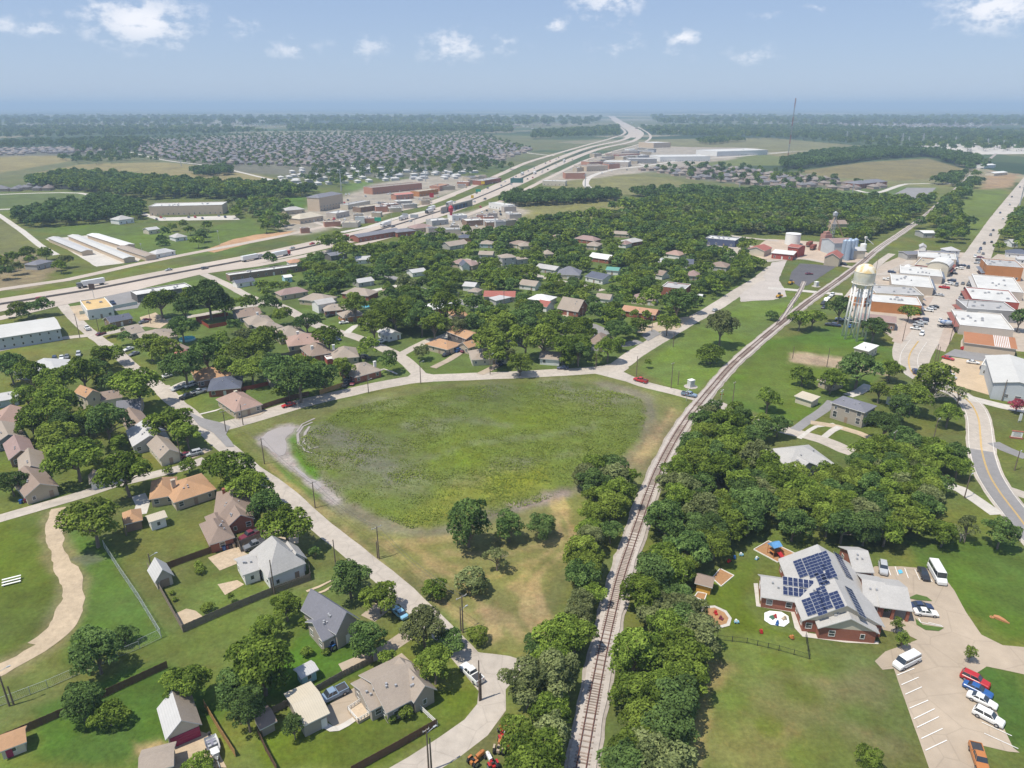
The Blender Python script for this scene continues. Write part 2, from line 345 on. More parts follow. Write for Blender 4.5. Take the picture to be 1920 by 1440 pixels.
    for pts, w, a in (([(1056, 930), (1062, 975), (1075, 1000), (1068, 1030), (1020, 1065), (990, 1100), (985, 1150), (1000, 1190)], 1.6, .85), ([(1040, 935), (1048, 985), (1055, 1015), (1010, 1050), (975, 1085)], 1.4, .7),
                      ([(830, 1035), (900, 1040), (960, 1035), (1050, 1010)], 2.5, .6), ([(720, 1018), (800, 1015), (860, 1005)], 2.5, .6), ([(790, 1050), (850, 1080), (900, 1130), (930, 1190)], 2.2, .7),
                      ([(760, 1020), (830, 1060), (890, 1070)], 2.5, .55), ([(960, 1090), (1000, 1120), (1020, 1160), (1010, 1200)], 4, .75), ([(860, 1090), (930, 1080), (1000, 1050)], 2, .5), ([(900, 1140), (950, 1160), (985, 1200)], 3, .6),
                      ([(1000, 1090), (1012, 1130), (1020, 1180)], 2.0, .9), ([(700, 1010), (760, 1050), (840, 1115)], 2.0, .55), ([(820, 1120), (880, 1165), (930, 1200)], 2.4, .6),
                      ([(500, 870), (560, 920), (620, 970)], 2.0, .5), ([(640, 990), (690, 1035), (760, 1095)], 1.8, .5), ([(530, 905), (580, 950), (640, 1005)], 1.4, .55)):
        streak(pts, w, OCHRE, a, .9, 1.5)
    MUDC = (.28, .25, .225)
    paint([(482, 822), (500, 806), (520, 798), (548, 794), (566, 797), (558, 812), (541, 826), (548, 842), (541, 856), (553, 866), (574, 880), (600, 898), (612, 912), (628, 926), (642, 940), (624, 946), (602, 932), (574, 909), (546, 883), (528, 867), (508, 851), (490, 835)], MUDC, 1.0, 2.2, 6)
    # mud flat rim, bright sedge beside it
    paint([(540, 825), (556, 805), (565, 840), (580, 870), (600, 895), (590, 900), (555, 860)], (.085, .16, .02), 1.5, 2, 8)
    paint([(510, 865), (560, 905), (600, 930), (590, 935), (540, 900)], (.09, .16, .025), 1.5, 2, 8, .8)
    # --- right side lawns
    paint([(1190, 690), (1330, 600), (1440, 545), (1500, 560), (1430, 625), (1360, 690), (1290, 745)], (.105, .150, .030), 2, 2, 20)
    paint([(1350, 740), (1440, 640), (1560, 610), (1690, 660), (1640, 720), (1500, 790), (1370, 765)], (.072, .128, .020), 2, 3, 20)
    paint([(1350, 740), (1440, 640), (1690, 660), (1500, 790)], (.105, .130, .022), 8, 8, 30, .6)
    paint([(1480, 660), (1560, 668), (1660, 690), (1660, 700), (1480, 680)], (.33, .255, .17), 1.5, 2, 8)
    paint([(1325, 1240), (1380, 1180), (1530, 1200), (1640, 1230), (1760, 1450), (1300, 1450)], (.115, .145, .036), 5, 10, 24, .9)
    for c, s in (((1480, 1330), 1.4), ((1600, 1290), 1.0), ((1400, 1400), 1.2), ((1640, 1400), .8)):
        g = G(*c); paint([(g.x+6*s*math.cos(k), g.y+5*s*math.sin(k)) for k in np.linspace(0, 6.28, 10)[:-1]], (.165, .140, .060), 4*s, 6*s, 7, .55, raw=True)
    for c, s in (((1500, 1300), .8), ((1450, 1360), .6), ((1540, 1250), .8), ((1620, 1340), .9), ((1700, 1330), .7), ((1460, 1240), .7)):
        g = G(*c); paint([(g.x+4*s*math.cos(k), g.y+3*s*math.sin(k)) for k in np.linspace(0, 6.28, 10)[:-1]], LUSH, 2*s, 3*s, 5, .6, raw=True)
    paint([(1330, 1245), (1350, 1240), (1370, 1250), (1340, 1300), (1320, 1370), (1310, 1440), (1300, 1350)], OCHRE, 1.5, 2.5, 6, .6)
    paint([(1300, 1130), (1360, 1060), (1420, 1040), (1400, 1130), (1430, 1175), (1530, 1200), (1380, 1185)], LUSH, 1.5, 2, 9)
    paint([(1680, 1000), (1760, 1020), (1920, 1000), (1980, 1180), (1900, 1200), (1760, 1110)], (.078, .125, .022), 2, 3, 14)
    paint([(1790, 1230), (1920, 1260), (1990, 1400), (1900, 1400)], (.066, .122, .020), 2, 3, 14)
    paint([(1325, 885), (1345, 900), (1380, 930), (1370, 945), (1340, 920), (1318, 895)], OCHRE, 1, 2, 6)
    paint([(1300, 800), (1340, 860), (1300, 960), (1240, 960)], (.088, .15, .025), 2, 3, 12)
    # --- left side lawns
    paint([(-80, 985), (100, 965), (105, 1100), (60, 1210), (-80, 1250)], LUSH, 1.5, 2, 14)
    paint([(120, 970), (210, 1030), (310, 1195), (120, 1250), (150, 1110)], (.078, .132, .022), 2, 2, 12)
    paint([(300, 1100), (560, 1060), (640, 1080), (600, 1160), (380, 1210)], (.110, .148, .032), 2, 3, 12)
    paint([(490, 1370), (620, 1350), (800, 1300), (900, 1280), (910, 1310), (860, 1360), (700, 1440), (500, 1440)], LUSH, 1.2, 1.5, 10)
    paint([(60, 1330), (300, 1240), (420, 1330), (300, 1440), (60, 1440)], (.066, .122, .018), 2, 3, 12)
    paint([(560, 1180), (700, 1200), (690, 1260), (520, 1310), (470, 1300)], (.064, .12, .018), 2, 2, 10)
    paint([(820, 1440), (900, 1370), (950, 1310), (960, 1400), (930, 1445)], (.125, .130, .045), 1.5, 2, 10)
    paint([(240, 1425), (250, 1395), (300, 1385), (310, 1400), (280, 1420)], OCHRE, 1, 2, 5)
    streak([(108, 953), (102, 975), (102, 1005), (110, 1035), (122, 1065), (134, 1092), (138, 1118), (128, 1150), (112, 1180), (88, 1206), (55, 1228), (20, 1248), (-40, 1276)], 6.5, (.21, .18, .09), .7, 1.5, 2)
    paint([(130, 1050), (170, 1030), (190, 1050), (160, 1065)], (.10, .10, .075), 1, 1.5, 5, .7)
    paint([(460, 1085), (540, 1065), (600, 1090), (560, 1110)], (.14, .13, .055), 2, 3, 8, .6)
    me = bpy.data.meshes.new('ground'); V = np.stack([X, Y, np.zeros_like(X)], 1)
    V = np.vstack([V, [[0, 0, 0]]]); ctr = len(V)-1
    i, j = np.meshgrid(np.arange(nr-1), np.arange(nt), indexing='ij'); j2 = (j+1) % nt
    Q = np.stack([i*nt+j, (i+1)*nt+j, (i+1)*nt+j2, i*nt+j2], -1).reshape(-1, 4)[:, ::-1]
    T = np.stack([np.full(nt, ctr), (np.arange(nt)+1) % nt, np.arange(nt)], -1)
    me.vertices.add(len(V)); me.vertices.foreach_set('co', V.ravel())
    me.loops.add(Q.size+T.size); me.loops.foreach_set('vertex_index', np.concatenate([Q.ravel(), T.ravel()]))
    ns = len(Q)+len(T); me.polygons.add(ns)
    me.polygons.foreach_set('loop_start', np.concatenate([np.arange(len(Q))*4, len(Q)*4+np.arange(len(T))*3]))
    me.update(calc_edges=True)
    ca = me.color_attributes.new('tint', 'FLOAT_COLOR', 'POINT')
    C4 = np.ones((len(V), 4)); C4[:-1, :3] = np.clip(C, .01, .8); C4[-1, :3] = LAWN
    ca.data.foreach_set('color', C4.ravel())
    m = bpy.data.materials.new('ground_cover'); m.use_nodes = True; t = m.node_tree; b = t.nodes['Principled BSDF']
    b.inputs['Roughness'].default_value = .95; b.inputs['Specular IOR Level'].default_value = .1
    at = nd(t, 'ShaderNodeAttribute', attribute_name='tint'); pos = nd(t, 'ShaderNodeNewGeometry').outputs['Position']
    n1 = nd(t, 'ShaderNodeTexNoise', ins={'Vector': pos, 'Scale': 1.1, 'Detail': 5.0, 'Roughness': .7}).outputs[0]
    n2 = nd(t, 'ShaderNodeTexNoise', ins={'Vector': pos, 'Scale': .16, 'Detail': 5.0, 'Roughness': .65}).outputs[0]
    n3 = nd(t, 'ShaderNodeTexNoise', ins={'Vector': pos, 'Scale': .035, 'Detail': 4.0}).outputs[0]
    f = mth(t, 'MULTIPLY', mth(t, 'MULTIPLY_ADD', n1, 1.3, .35), mth(t, 'MULTIPLY_ADD', n2, 1.1, .45))
    f = mth(t, 'MULTIPLY', f, mth(t, 'MULTIPLY_ADD', n3, .6, .7))
    c = nd(t, 'ShaderNodeVectorMath', operation='SCALE', ins={0: at.outputs['Color'], 3: f}).outputs[0]
    hs = nd(t, 'ShaderNodeHueSaturation', ins={'Hue': mth(t, 'MULTIPLY_ADD', n2, .05, .475), 'Saturation': mth(t, 'MULTIPLY_ADD', n3, .5, .75), 'Value': 1.0, 'Color': c}).outputs[0]
    n5 = nd(t, 'ShaderNodeTexNoise', ins={'Vector': pos, 'Scale': .42, 'Detail': 4.0, 'Roughness': .7}).outputs[0]
    dk = nd(t, 'ShaderNodeMapRange', ins={0: n5, 1: .50, 2: .72, 3: 0.0, 4: .35}).outputs[0]
    dry = nd(t, 'ShaderNodeVectorMath', operation='MULTIPLY', ins={0: hs, 1: (1.55, 1.12, 1.25)}).outputs[0]
    hs = nd(t, 'ShaderNodeMix', data_type='RGBA', ins={0: dk, 6: hs, 7: dry}).outputs[2]
    t.links.new(hs, b.inputs['Base Color'])
    t.links.new(nd(t, 'ShaderNodeBump', ins={'Strength': .5, 'Distance': .25, 'Height': n1}).outputs[0], b.inputs['Normal'])
    me.materials.append(m)
    o = link('ground', me); setp(o, kind='structure')
build_ground()
# ------------------------------------------------------------ roads, paths and paving
CONC = mat('concrete_road', (.425, .375, .32), .9, .14, .5, .14, .05, .2, 3, world_pos=True, crack=(.16, .025, .14))
ASPH = mat('grey_asphalt', (.235, .225, .22), .9, .10, .6, .10, .08, .2, 3, world_pos=True)
DARK = mat('dark_asphalt', (.105, .10, .105), .9, .12, .6, .15, .08, .2, 3, world_pos=True)
GRAV = mat('white_gravel', (.42, .375, .335), .95, .16, 1.2, .12, .12, .4, 4, world_pos=True)
DIRT = mat('pale_dirt', (.43, .34, .235), .95, .16, .8, .16, .12, .4, 2, world_pos=True)
TANC = mat('tan_concrete', (.38, .31, .235), .9, .10, .35, .14, .06, .1, 3, world_pos=True, crack=(.13, .022, .14))
PALE = mat('pale_concrete', (.50, .465, .415), .9, .12, .5, .10, .08, world_pos=True, crack=(.2, .02, .12))
FWY = mat('freeway_concrete', (.44, .375, .315), .9, .08, .3, .12, .03, world_pos=True)
MUD = mat('wet_mud', (.33, .295, .275), .45, .05, .3, .06, .08, world_pos=True, spec=.5)
LINE = mat('white_line_paint', (.72, .70, .66), .8, .08); YEL = mat('yellow_line_paint', (.62, .38, .06), .8, .08)
ribbon('street', [(112, 566), (135, 592), (160, 616), (190, 640), (218, 660), (243, 684), (268, 704), (296, 724), (322, 750), (352, 772), (378, 798), (405, 824), (440, 852), (472, 880), (505, 902), (538, 928), (570, 958), (604, 988), (640, 1016), (678, 1048), (718, 1080), (756, 1112), (796, 1150), (832, 1186), (866, 1222), (898, 1258), (922, 1290), (922, 1326), (892, 1364), (842, 1402), (780, 1440), (690, 1490)], 5.3, CONC)
poly('street_apron', [(862, 1208), (900, 1224), (955, 1230), (996, 1242), (985, 1260), (955, 1284), (938, 1304), (908, 1300), (886, 1272), (862, 1240)], CONC, jit=.4)
poly('asphalt_patch', [(352, 772), (378, 784), (410, 792), (432, 800), (424, 815), (440, 838), (425, 838), (400, 812), (372, 798)], ASPH, jit=.3)
poly('street_apron', [(300, 722), (322, 735), (330, 760), (345, 790), (368, 800), (400, 822), (420, 850), (440, 850), (405, 805), (360, 768), (318, 722)], CONC, jit=.3)
ribbon('street', [(388, 806), (440, 794), (490, 779), (560, 758), (632, 741), (706, 724), (782, 711), (860, 707), (960, 703), (1035, 699), (1112, 694), (1158, 686), (1190, 664), (1236, 636), (1286, 606), (1336, 579), (1388, 545), (1424, 523), (1452, 500)], 8.0, CONC)
poly('street_apron', [(700, 722), (765, 706), (785, 690), (800, 700), (830, 705), (900, 705), (860, 712), (780, 718)], CONC, jit=.2)
poly('street_apron', [(1085, 693), (1140, 688), (1165, 678), (1180, 690), (1165, 700), (1200, 722), (1160, 712), (1130, 704)], CONC, jit=.2)
ribbon('street', [(1140, 690), (1170, 706), (1205, 720), (1262, 734), (1310, 747), (1345, 758), (1378, 772), (1440, 797), (1478, 808), (1540, 824), (1582, 842), (1600, 848)], 6.0, CONC)
ribbon('street', [(790, 708), (775, 690), (748, 668), (722, 655), (690, 640), (655, 628), (600, 612), (560, 592), (535, 578), (510, 568)], 6.0, CONC)
ribbon('street', [(745, 668), (775, 652), (800, 640), (812, 635)], 4.5, CONC)
# main street: a wide paved front between the shops, two lanes out of town
ribbon('main_street', [(1990, 255, 14), (1955, 300, 14), (1922, 345, 15), (1878, 404, 15), (1853, 442, 15), (1832, 480, 17), (1815, 506, 20), (1790, 542, 21), (1755, 585, 20), (1731, 620, 18), (1712, 655, 16), (1709, 680, 13), (1722, 703, 10), (1758, 722, 8.4), (1796, 738, 8.2), (1820, 757, 8.2), (1834, 784, 8.2), (1838, 817, 8.2), (1841, 847, 8.2), (1853, 887, 8.2), (1876, 926, 8.2), (1904, 962, 8.2), (1942, 1012, 8.2), (1995, 1070, 8.2)], 15, CONC)
ribbon('asphalt_overlay', [(1840, 845), (1853, 887), (1876, 926), (1904, 962), (1942, 1012), (1995, 1070)], 6.2, ASPH, jit=.05)
for off in (-.14, .14):
    _, S_ = ribbon('painted_line', [(1722, 640), (1707, 662), (1704, 682), (1714, 703), (1752, 723), (1796, 738), (1820, 757), (1834, 784), (1838, 817), (1841, 847), (1853, 887), (1876, 926), (1904, 962), (1942, 1012), (1995, 1070)], .001, YEL, keep=False, jit=0)
    v = S_  # rebuilt below with the offset
    bpy.data.objects.remove(bpy.data.objects[-1] if False else _)
    pts = []
    for i, p in enumerate(v):
        a = v[max(i-1, 0)]; b = v[min(i+1, len(v)-1)]; d = Vector((b.x-a.x, b.y-a.y)).normalized(); pts.append((p.x-d.y*off, p.y+d.x*off))
    ribbon('painted_line', pts, .14, YEL, raw=True, jit=0, keep=False, smooth=False)
for off in (-3.3, 3.3):
    pts = []
    for i, p in enumerate(v):
        a = v[max(i-1, 0)]; b = v[min(i+1, len(v)-1)]; d = Vector((b.x-a.x, b.y-a.y)).normalized(); pts.append((p.x-d.y*off, p.y+d.x*off))
    ribbon('painted_line', pts, .13, LINE, raw=True, jit=0, keep=False, smooth=False)
ribbon('side_road', [(1800, 742), (1840, 752), (1880, 762), (1925, 770), (1990, 780)], 5.5, PALE)
ribbon('side_road', [(1862, 830), (1885, 842), (1925, 858)], 4.5, ASPH)
ribbon('side_road', [(1862, 905), (1890, 918), (1940, 935)], 4.5, CONC)
ribbon('side_road', [(1765, 905), (1800, 918), (1835, 940), (1870, 965)], 4.0, PALE, jit=.4)
poly('asphalt_patch', [(1790, 655), (1910, 672), (1905, 688), (1770, 666)], ASPH)
poly('gravel_lot', [(1770, 668), (1848, 678), (1890, 690), (1858, 742), (1790, 722), (1752, 690)], mat('tan_gravel', (.48, .37, .25), .95, .10, .8, .12, .1, world_pos=True))
poly('sidewalk', [(1795, 560), (1825, 560), (1790, 625), (1772, 660), (1755, 655), (1772, 610)], mat('worn_brick_walk', (.40, .32, .26), .9, .15, .6, .12, .1, world_pos=True))
poly('sidewalk', [(1725, 560), (1752, 556), (1715, 610), (1690, 645), (1672, 640), (1700, 590)], MATS['worn_brick_walk'])
poly('paved_block', [(1588, 568), (1612, 530), (1660, 492), (1720, 468), (1815, 474), (1790, 520), (1745, 592), (1700, 640), (1672, 634), (1640, 610), (1600, 604)], mat('worn_paving', (.40, .335, .27), .95, .14, .4, .14, .06, world_pos=True), z=.008, jit=.6)
poly('paved_block', [(1800, 650), (1820, 580), (1852, 490), (1870, 476), (1990, 490), (1990, 665), (1860, 655)], MATS['worn_paving'], z=.008, jit=.6)
# driveways, yards and lots west of the tracks
for nm, w, m, pts in (('side_street', 5.0, CONC, [(-60, 672), (0, 656), (60, 645), (120, 634), (176, 628)]), ('side_street', 4.6, CONC, [(-60, 990), (0, 972), (60, 955), (105, 942), (160, 926), (215, 908), (290, 890), (340, 878), (385, 862)]),
        ('side_street', 5.0, PALE, [(-40, 790), (20, 778), (62, 762), (92, 748)]), ('side_street', 5.5, CONC, [(372, 510), (400, 522), (430, 536), (455, 550), (480, 562), (492, 572)]),
        ('side_street', 5.0, CONC, [(188, 628), (235, 618), (290, 606), (330, 598), (380, 590), (440, 578), (486, 572)]), ('side_street', 5.5, ASPH, [(640, 490), (660, 500), (690, 508), (735, 520), (760, 530), (790, 542), (812, 545)]),
        ('side_street', 5.0, PALE, [(700, 545), (740, 537), (775, 530), (812, 526)]), ('side_street', 5.5, ASPH, [(850, 560), (880, 572), (915, 580), (950, 590), (985, 598), (1020, 602), (1070, 605), (1110, 610), (1130, 622), (1140, 640), (1160, 648), (1200, 640)]),
        ('side_street', 5.5, CONC, [(870, 486), (900, 492), (930, 500), (960, 506), (1000, 515), (1040, 525), (1090, 535), (1130, 545)]), ('side_street', 5.5, CONC, [(1240, 458), (1290, 464), (1330, 472), (1390, 486), (1430, 490), (1500, 485), (1560, 495), (1600, 502), (1650, 515), (1690, 500), (1740, 470)]),
        ('side_street', 5.5, CONC, [(1355, 440), (1400, 446), (1460, 452)]), ('side_street', 5.5, PALE, [(1440, 540), (1500, 545), (1530, 548), (1580, 552)]),
        ('side_street', 5.0, CONC, [(1590, 560), (1622, 520), (1650, 492), (1672, 476)]), ('side_street', 5.0, CONC, [(560, 400), (600, 420), (640, 428)]),
        ('path', 1.2, PALE, [(375, 777), (405, 770), (418, 765), (435, 775), (446, 780)]), ('path', 1.0, PALE, [(690, 698), (720, 692), (745, 702)]), ('path', 1.2, PALE, [(610, 1360), (622, 1367), (635, 1366), (650, 1358), (668, 1346)]),
        ('driveway', 3.2, TANC, [(812, 690), (840, 676), (862, 662), (880, 655)]), ('driveway', 3.4, TANC, [(900, 702), (920, 692), (935, 684)]), ('driveway', 5.0, TANC, [(440, 770), (455, 782), (480, 775), (490, 768)]),
        ('driveway', 3.0, PALE, [(320, 730), (335, 722), (350, 716)]), ('driveway', 3.0, PALE, [(335, 745), (360, 738), (390, 728)]), ('driveway', 3.0, PALE, [(305, 705), (320, 700), (335, 694)]),
        ('driveway', 3.4, TANC, [(352, 858), (372, 850), (390, 842)]), ('driveway', 3.2, TANC, [(640, 1255), (720, 1220), (765, 1190)]), ('driveway', 6.0, TANC, [(615, 1352), (660, 1320), (710, 1290), (745, 1255), (770, 1240)]),
        ('driveway', 4.0, TANC, [(690, 1160), (720, 1135), (745, 1120)]), ('driveway', 4.0, TANC, [(470, 1010), (500, 998), (520, 990)]), ('driveway', 4.0, DIRT, [(445, 1030), (480, 1022), (505, 1018), (560, 1010)]),
        ('driveway', 3.4, TANC, [(1045, 600), (1060, 592), (1070, 586)]), ('driveway', 3.5, TANC, [(1190, 612), (1210, 600), (1220, 594)]), ('driveway', 3.5, PALE, [(650, 625), (665, 612), (690, 606)]),
        ('driveway', 3.4, PALE, [(260, 928), (268, 945), (262, 965)]), ('path', 1.6, PALE, [(1498, 822), (1530, 800), (1565, 795)]), ('driveway', 3.5, ASPH, [(1490, 806), (1520, 785), (1545, 768), (1560, 752)]),
        ('driveway', 3.2, DIRT, [(1520, 792), (1570, 800), (1610, 812), (1640, 825), (1645, 838)]), ('driveway', 2.2, PALE, [(1545, 820), (1560, 808), (1575, 800)]), ('driveway', 4.0, PALE, [(1590, 742), (1610, 735), (1630, 722)])):
    ribbon(nm, pts, w, m, jit=.12)
ribbon('dirt_track', [(108, 953, 3), (102, 975, 3), (102, 1005, 3.2), (110, 1035, 3.4), (122, 1065, 3.8), (134, 1092, 4.4), (138, 1118, 4.8), (128, 1150, 5.2), (112, 1180, 5), (88, 1206, 4.2), (55, 1228, 3.8), (20, 1248, 3.8), (-40, 1276, 3.8)], 4, DIRT, jit=.55, step=1.2)
ribbon('dirt_track', [(125, 1150, 2.5), (95, 1180, 2.2), (62, 1208, 2)], 2, DIRT, jit=.5, step=2)
ribbon('wheel_track', [(575, 1110), (600, 1100), (625, 1088)], .7, DIRT, jit=.2); ribbon('wheel_track', [(583, 1118), (608, 1108), (630, 1096)], .6, DIRT, jit=.2)
poly('mud_flat', [(489, 822), (502, 811), (520, 804), (542, 800), (553, 802), (548, 812), (535, 824), (538, 840), (532, 852), (522, 856), (508, 846), (494, 833)], MUD, jit=1.3, step=1.2, smooth=True)
poly('mud_flat', [(552, 874), (568, 884), (590, 899), (602, 912), (596, 918), (574, 902), (556, 886)], MUD, jit=1.2, step=1.2, smooth=True)
for pts in ([(586, 792), (568, 800), (558, 815), (560, 832), (572, 846), (585, 850)], [(580, 800), (572, 812), (570, 830), (582, 842), (598, 838)], [(590, 785), (566, 796), (556, 810)]):
    ribbon('wheel_track', pts, .7, MUD, jit=.15, keep=False)
poly('gravel_lot', [(1385, 555), (1420, 530), (1455, 520), (1470, 540), (1475, 556), (1450, 562), (1390, 566)], GRAV, jit=.8)
poly('gravel_lot', [(1430, 520), (1448, 492), (1475, 488), (1462, 520), (1455, 540)], GRAV, jit=.6)
poly('asphalt_lot', [(1500, 494), (1530, 496), (1568, 500), (1540, 518), (1515, 535), (1500, 538), (1480, 526), (1484, 510)], DARK, jit=.4)
poly('industrial_yard', [(1420, 462), (1440, 448), (1560, 455), (1640, 478), (1620, 492), (1560, 492), (1500, 486), (1440, 488), (1400, 478)], mat('yard_dirt', (.44, .35, .27), .95, .14, .4, .14, .06, world_pos=True), jit=.8)
poly('asphalt_lot', [(1320, 448), (1350, 455), (1420, 462), (1400, 480), (1330, 468), (1300, 455)], CONC, jit=.3)
poly('gravel_lot', [(1155, 618), (1215, 610), (1240, 602), (1300, 592), (1270, 618), (1205, 625)], mat('buff_gravel', (.44, .35, .25), .95, .12, .6, .10, .08, world_pos=True), jit=.5)
poly('asphalt_patch', [(1200, 628), (1225, 618), (1240, 626), (1215, 640)], ASPH)
poly('concrete_pad', [(195, 552), (255, 540), (270, 556), (258, 578), (210, 584)], ASPH, jit=.2)
poly('concrete_pad', [(130, 575), (155, 572), (168, 600), (148, 602)], DIRT, jit=.2)
poly('parking_pad', [(262, 595), (292, 586), (318, 604), (300, 616), (268, 612)], DIRT, jit=.2)
poly('concrete_pad', [(800, 640), (840, 622), (850, 640), (825, 655)], PALE)
poly('walkway', [(300, 390), (300, 392), (310, 393)], PALE)
# rail corridor
RAIL = [(1070, 1560), (1090, 1440), (1104, 1360), (1119, 1280), (1132, 1215), (1147, 1150), (1163, 1085), (1181, 1030), (1198, 980), (1215, 930), (1235, 880), (1261, 830), (1286, 790), (1311, 757), (1336, 727), (1372, 686), (1410, 652), (1448, 620), (1487, 589), (1520, 563), (1553, 540), (1582, 519), (1612, 496), (1650, 464), (1690, 437), (1732, 407), (1768, 376), (1800, 348), (1830, 320), (1868, 288)]
_, RS = ribbon('ballast', RAIL, 4.5, GRAV, z=.30, jit=.2, step=2.0, thick=.32, keep=False)
for p_ in RS: OBST.append((p_.x, p_.y, 3.0))
ribbon('ballast_shoulder', RAIL, 5.8, mat('grey_gravel', (.33, .29, .25), .95, .18, .8, .16, .1, world_pos=True), jit=.3, step=2.0, keep=False)
SPUR = [(1458, 610), (1476, 583), (1490, 562), (1500, 546), (1508, 528)]
RUST = mat('rusty_rail', (.115, .050, .040), .7, .2, 2); TIE = mat('creosoted_timber', (.27, .215, .18), .9, .2, 3, objvar=.25)
def rail_pair(parent, S, name='rail', gauge=1.55):
    for sg in (1, -1):
        mb = MB(); pts = []
        for i, p in enumerate(S):
            a = S[max(i-1, 0)]; b = S[min(i+1, len(S)-1)]; d = Vector((b.x-a.x, b.y-a.y)).normalized(); n = Vector((-d.y, d.x)); pts.append((Vector((p.x, p.y))+n*sg*gauge/2, n))
        w = .085
        for (c, n) in pts: mb.v += [(c.x-n.x*w, c.y-n.y*w, .38), (c.x+n.x*w, c.y+n.y*w, .38), (c.x+n.x*w, c.y+n.y*w, .56), (c.x-n.x*w, c.y-n.y*w, .56)]
        for i in range(len(pts)-1):
            for k in range(4): mb.f.append((4*i+k, 4*i+(k+1) % 4, 4*i+4+(k+1) % 4, 4*i+4+k)); mb.m.append(0)
        mb.build(name, RUST, parent)
track = empty('railway_track'); setp(track, 'long curving single railway track with rusty rails on white gravel', 'railway')
rail_pair(track, RS)
tie_me = MB().box((0, 0, 0), (2.6, .24, .12)).mesh('tie', TIE)
fine = smooth_path([Vector((*G(*p), 0)) for p in RAIL], .62)
acc = 0.0; last = fine[0]; ntie = 0; rest = MB()
for i in range(1, len(fine)):
    acc += (fine[i]-last).length; last = fine[i]
    if acc >= .62 and last.y > 68 and last.y < 520:
        acc = 0.0; d = (fine[min(i+1, len(fine)-1)]-fine[i-1]); a = math.atan2(d.y, d.x)-math.pi/2+rnd.uniform(-.03, .03)
        if ntie < 300: link('tie', tie_me, track, (last.x, last.y, .29+rnd.uniform(0, .02)), (0, 0, a)); ntie += 1
        else: rest.box((last.x, last.y, .29), (2.6, .24, .12), rz=a)
setp(rest.build('far_ties', TIE, track), kind='stuff')
spur = empty('railway_spur'); setp(spur, 'short overgrown rail spur joining the main track beside the gravel turnout', 'railway')
_, SS = ribbon('ballast', SPUR, 2.4, GRAV, jit=.3)
rail_pair(spur, SS)
# freeway: two carriageways, frontage roads on either side
for nm, w, pts in (('frontage_road', 8, [(-60, 556), (0, 543), (125, 525), (250, 497), (375, 472), (470, 454), (560, 436), (620, 422), (668, 412), (730, 398), (800, 384), (850, 366)]),
        ('freeway_carriageway', 16, [(-80, 582), (0, 566), (175, 538), (300, 514), (480, 480), (600, 454), (690, 433), (780, 406), (860, 380), (930, 350), (1000, 318), (1060, 292), (1110, 275), (1168, 262), (1186, 250), (1172, 238), (1154, 226), (1142, 217)]),
        ('freeway_carriageway', 16, [(-80, 594), (0, 578), (175, 550), (300, 524), (480, 490), (600, 464), (700, 440), (790, 413), (872, 385), (945, 356), (1014, 324), (1075, 297), (1128, 278), (1188, 264), (1200, 250), (1182, 238), (1162, 226), (1150, 217)]),
        ('frontage_road', 8, [(-80, 612), (0, 597), (112, 570), (250, 542), (375, 512), (480, 498), (600, 474), (700, 452), (800, 424), (880, 402), (960, 368), (1040, 328), (1100, 300), (1150, 284), (1210, 266), (1218, 252), (1196, 238)]),
        ('frontage_road', 11, [(800, 384), (880, 352), (940, 326), (985, 306), (1030, 292), (1100, 272), (1150, 258), (1172, 248), (1160, 236)]),
        ('slip_road', 7, [(640, 436), (690, 426), (740, 410), (800, 396)]), ('freeway_shoulder', 60, [(1185, 258), (1192, 248), (1174, 236), (1158, 227), (1146, 218)]), ('freeway_shoulder', 4, [(-60, 588), (0, 572), (175, 544), (300, 519), (480, 485), (600, 459), (695, 436), (785, 409)]),
        ('county_road', 7, [(-40, 366), (70, 362), (150, 362), (180, 372), (185, 382), (120, 388), (-40, 394)]), ('county_road', 5, [(-10, 398), (40, 432), (75, 460), (105, 478)]), ('county_road', 8, [(920, 270), (980, 285), (1040, 292)]),
        ('county_road', 6, [(220, 278), (270, 292), (320, 302), (400, 312), (480, 330), (540, 345)]), ('county_road', 9, [(1140, 365), (1115, 358), (1098, 345), (1110, 330), (1150, 318), (1200, 312), (1290, 300), (1400, 292), (1480, 285)]),
        ('county_road', 6, [(1430, 287), (1520, 283), (1600, 284)]), ('county_road', 7, [(1590, 352), (1640, 362), (1700, 345), (1770, 345), (1800, 342)]), ('county_road', 7, [(1100, 300), (1150, 298), (1210, 310)])):
    ribbon(nm, pts, w, FWY if 'way' in nm or 'front' in nm else PALE, jit=.2, step=20, keep=(nm != 'county_road'))
poly('parking_lot', [(1665, 370), (1700, 352), (1755, 352), (1740, 368), (1720, 372)], ASPH, jit=.5)
poly('storage_yard', [(85, 448), (180, 440), (240, 462), (275, 475), (260, 490), (180, 500), (130, 470)], PALE, jit=.6)
poly('parking_lot', [(262, 396), (300, 408), (440, 404), (450, 412), (300, 414), (262, 402)], PALE, jit=.5)
poly('dirt_clearing', [(380, 470), (440, 448), (480, 440), (560, 432), (470, 456), (400, 474)], mat('red_dirt', (.40, .24, .13), .95, .2, .2, .15, .05, world_pos=True), jit=2)
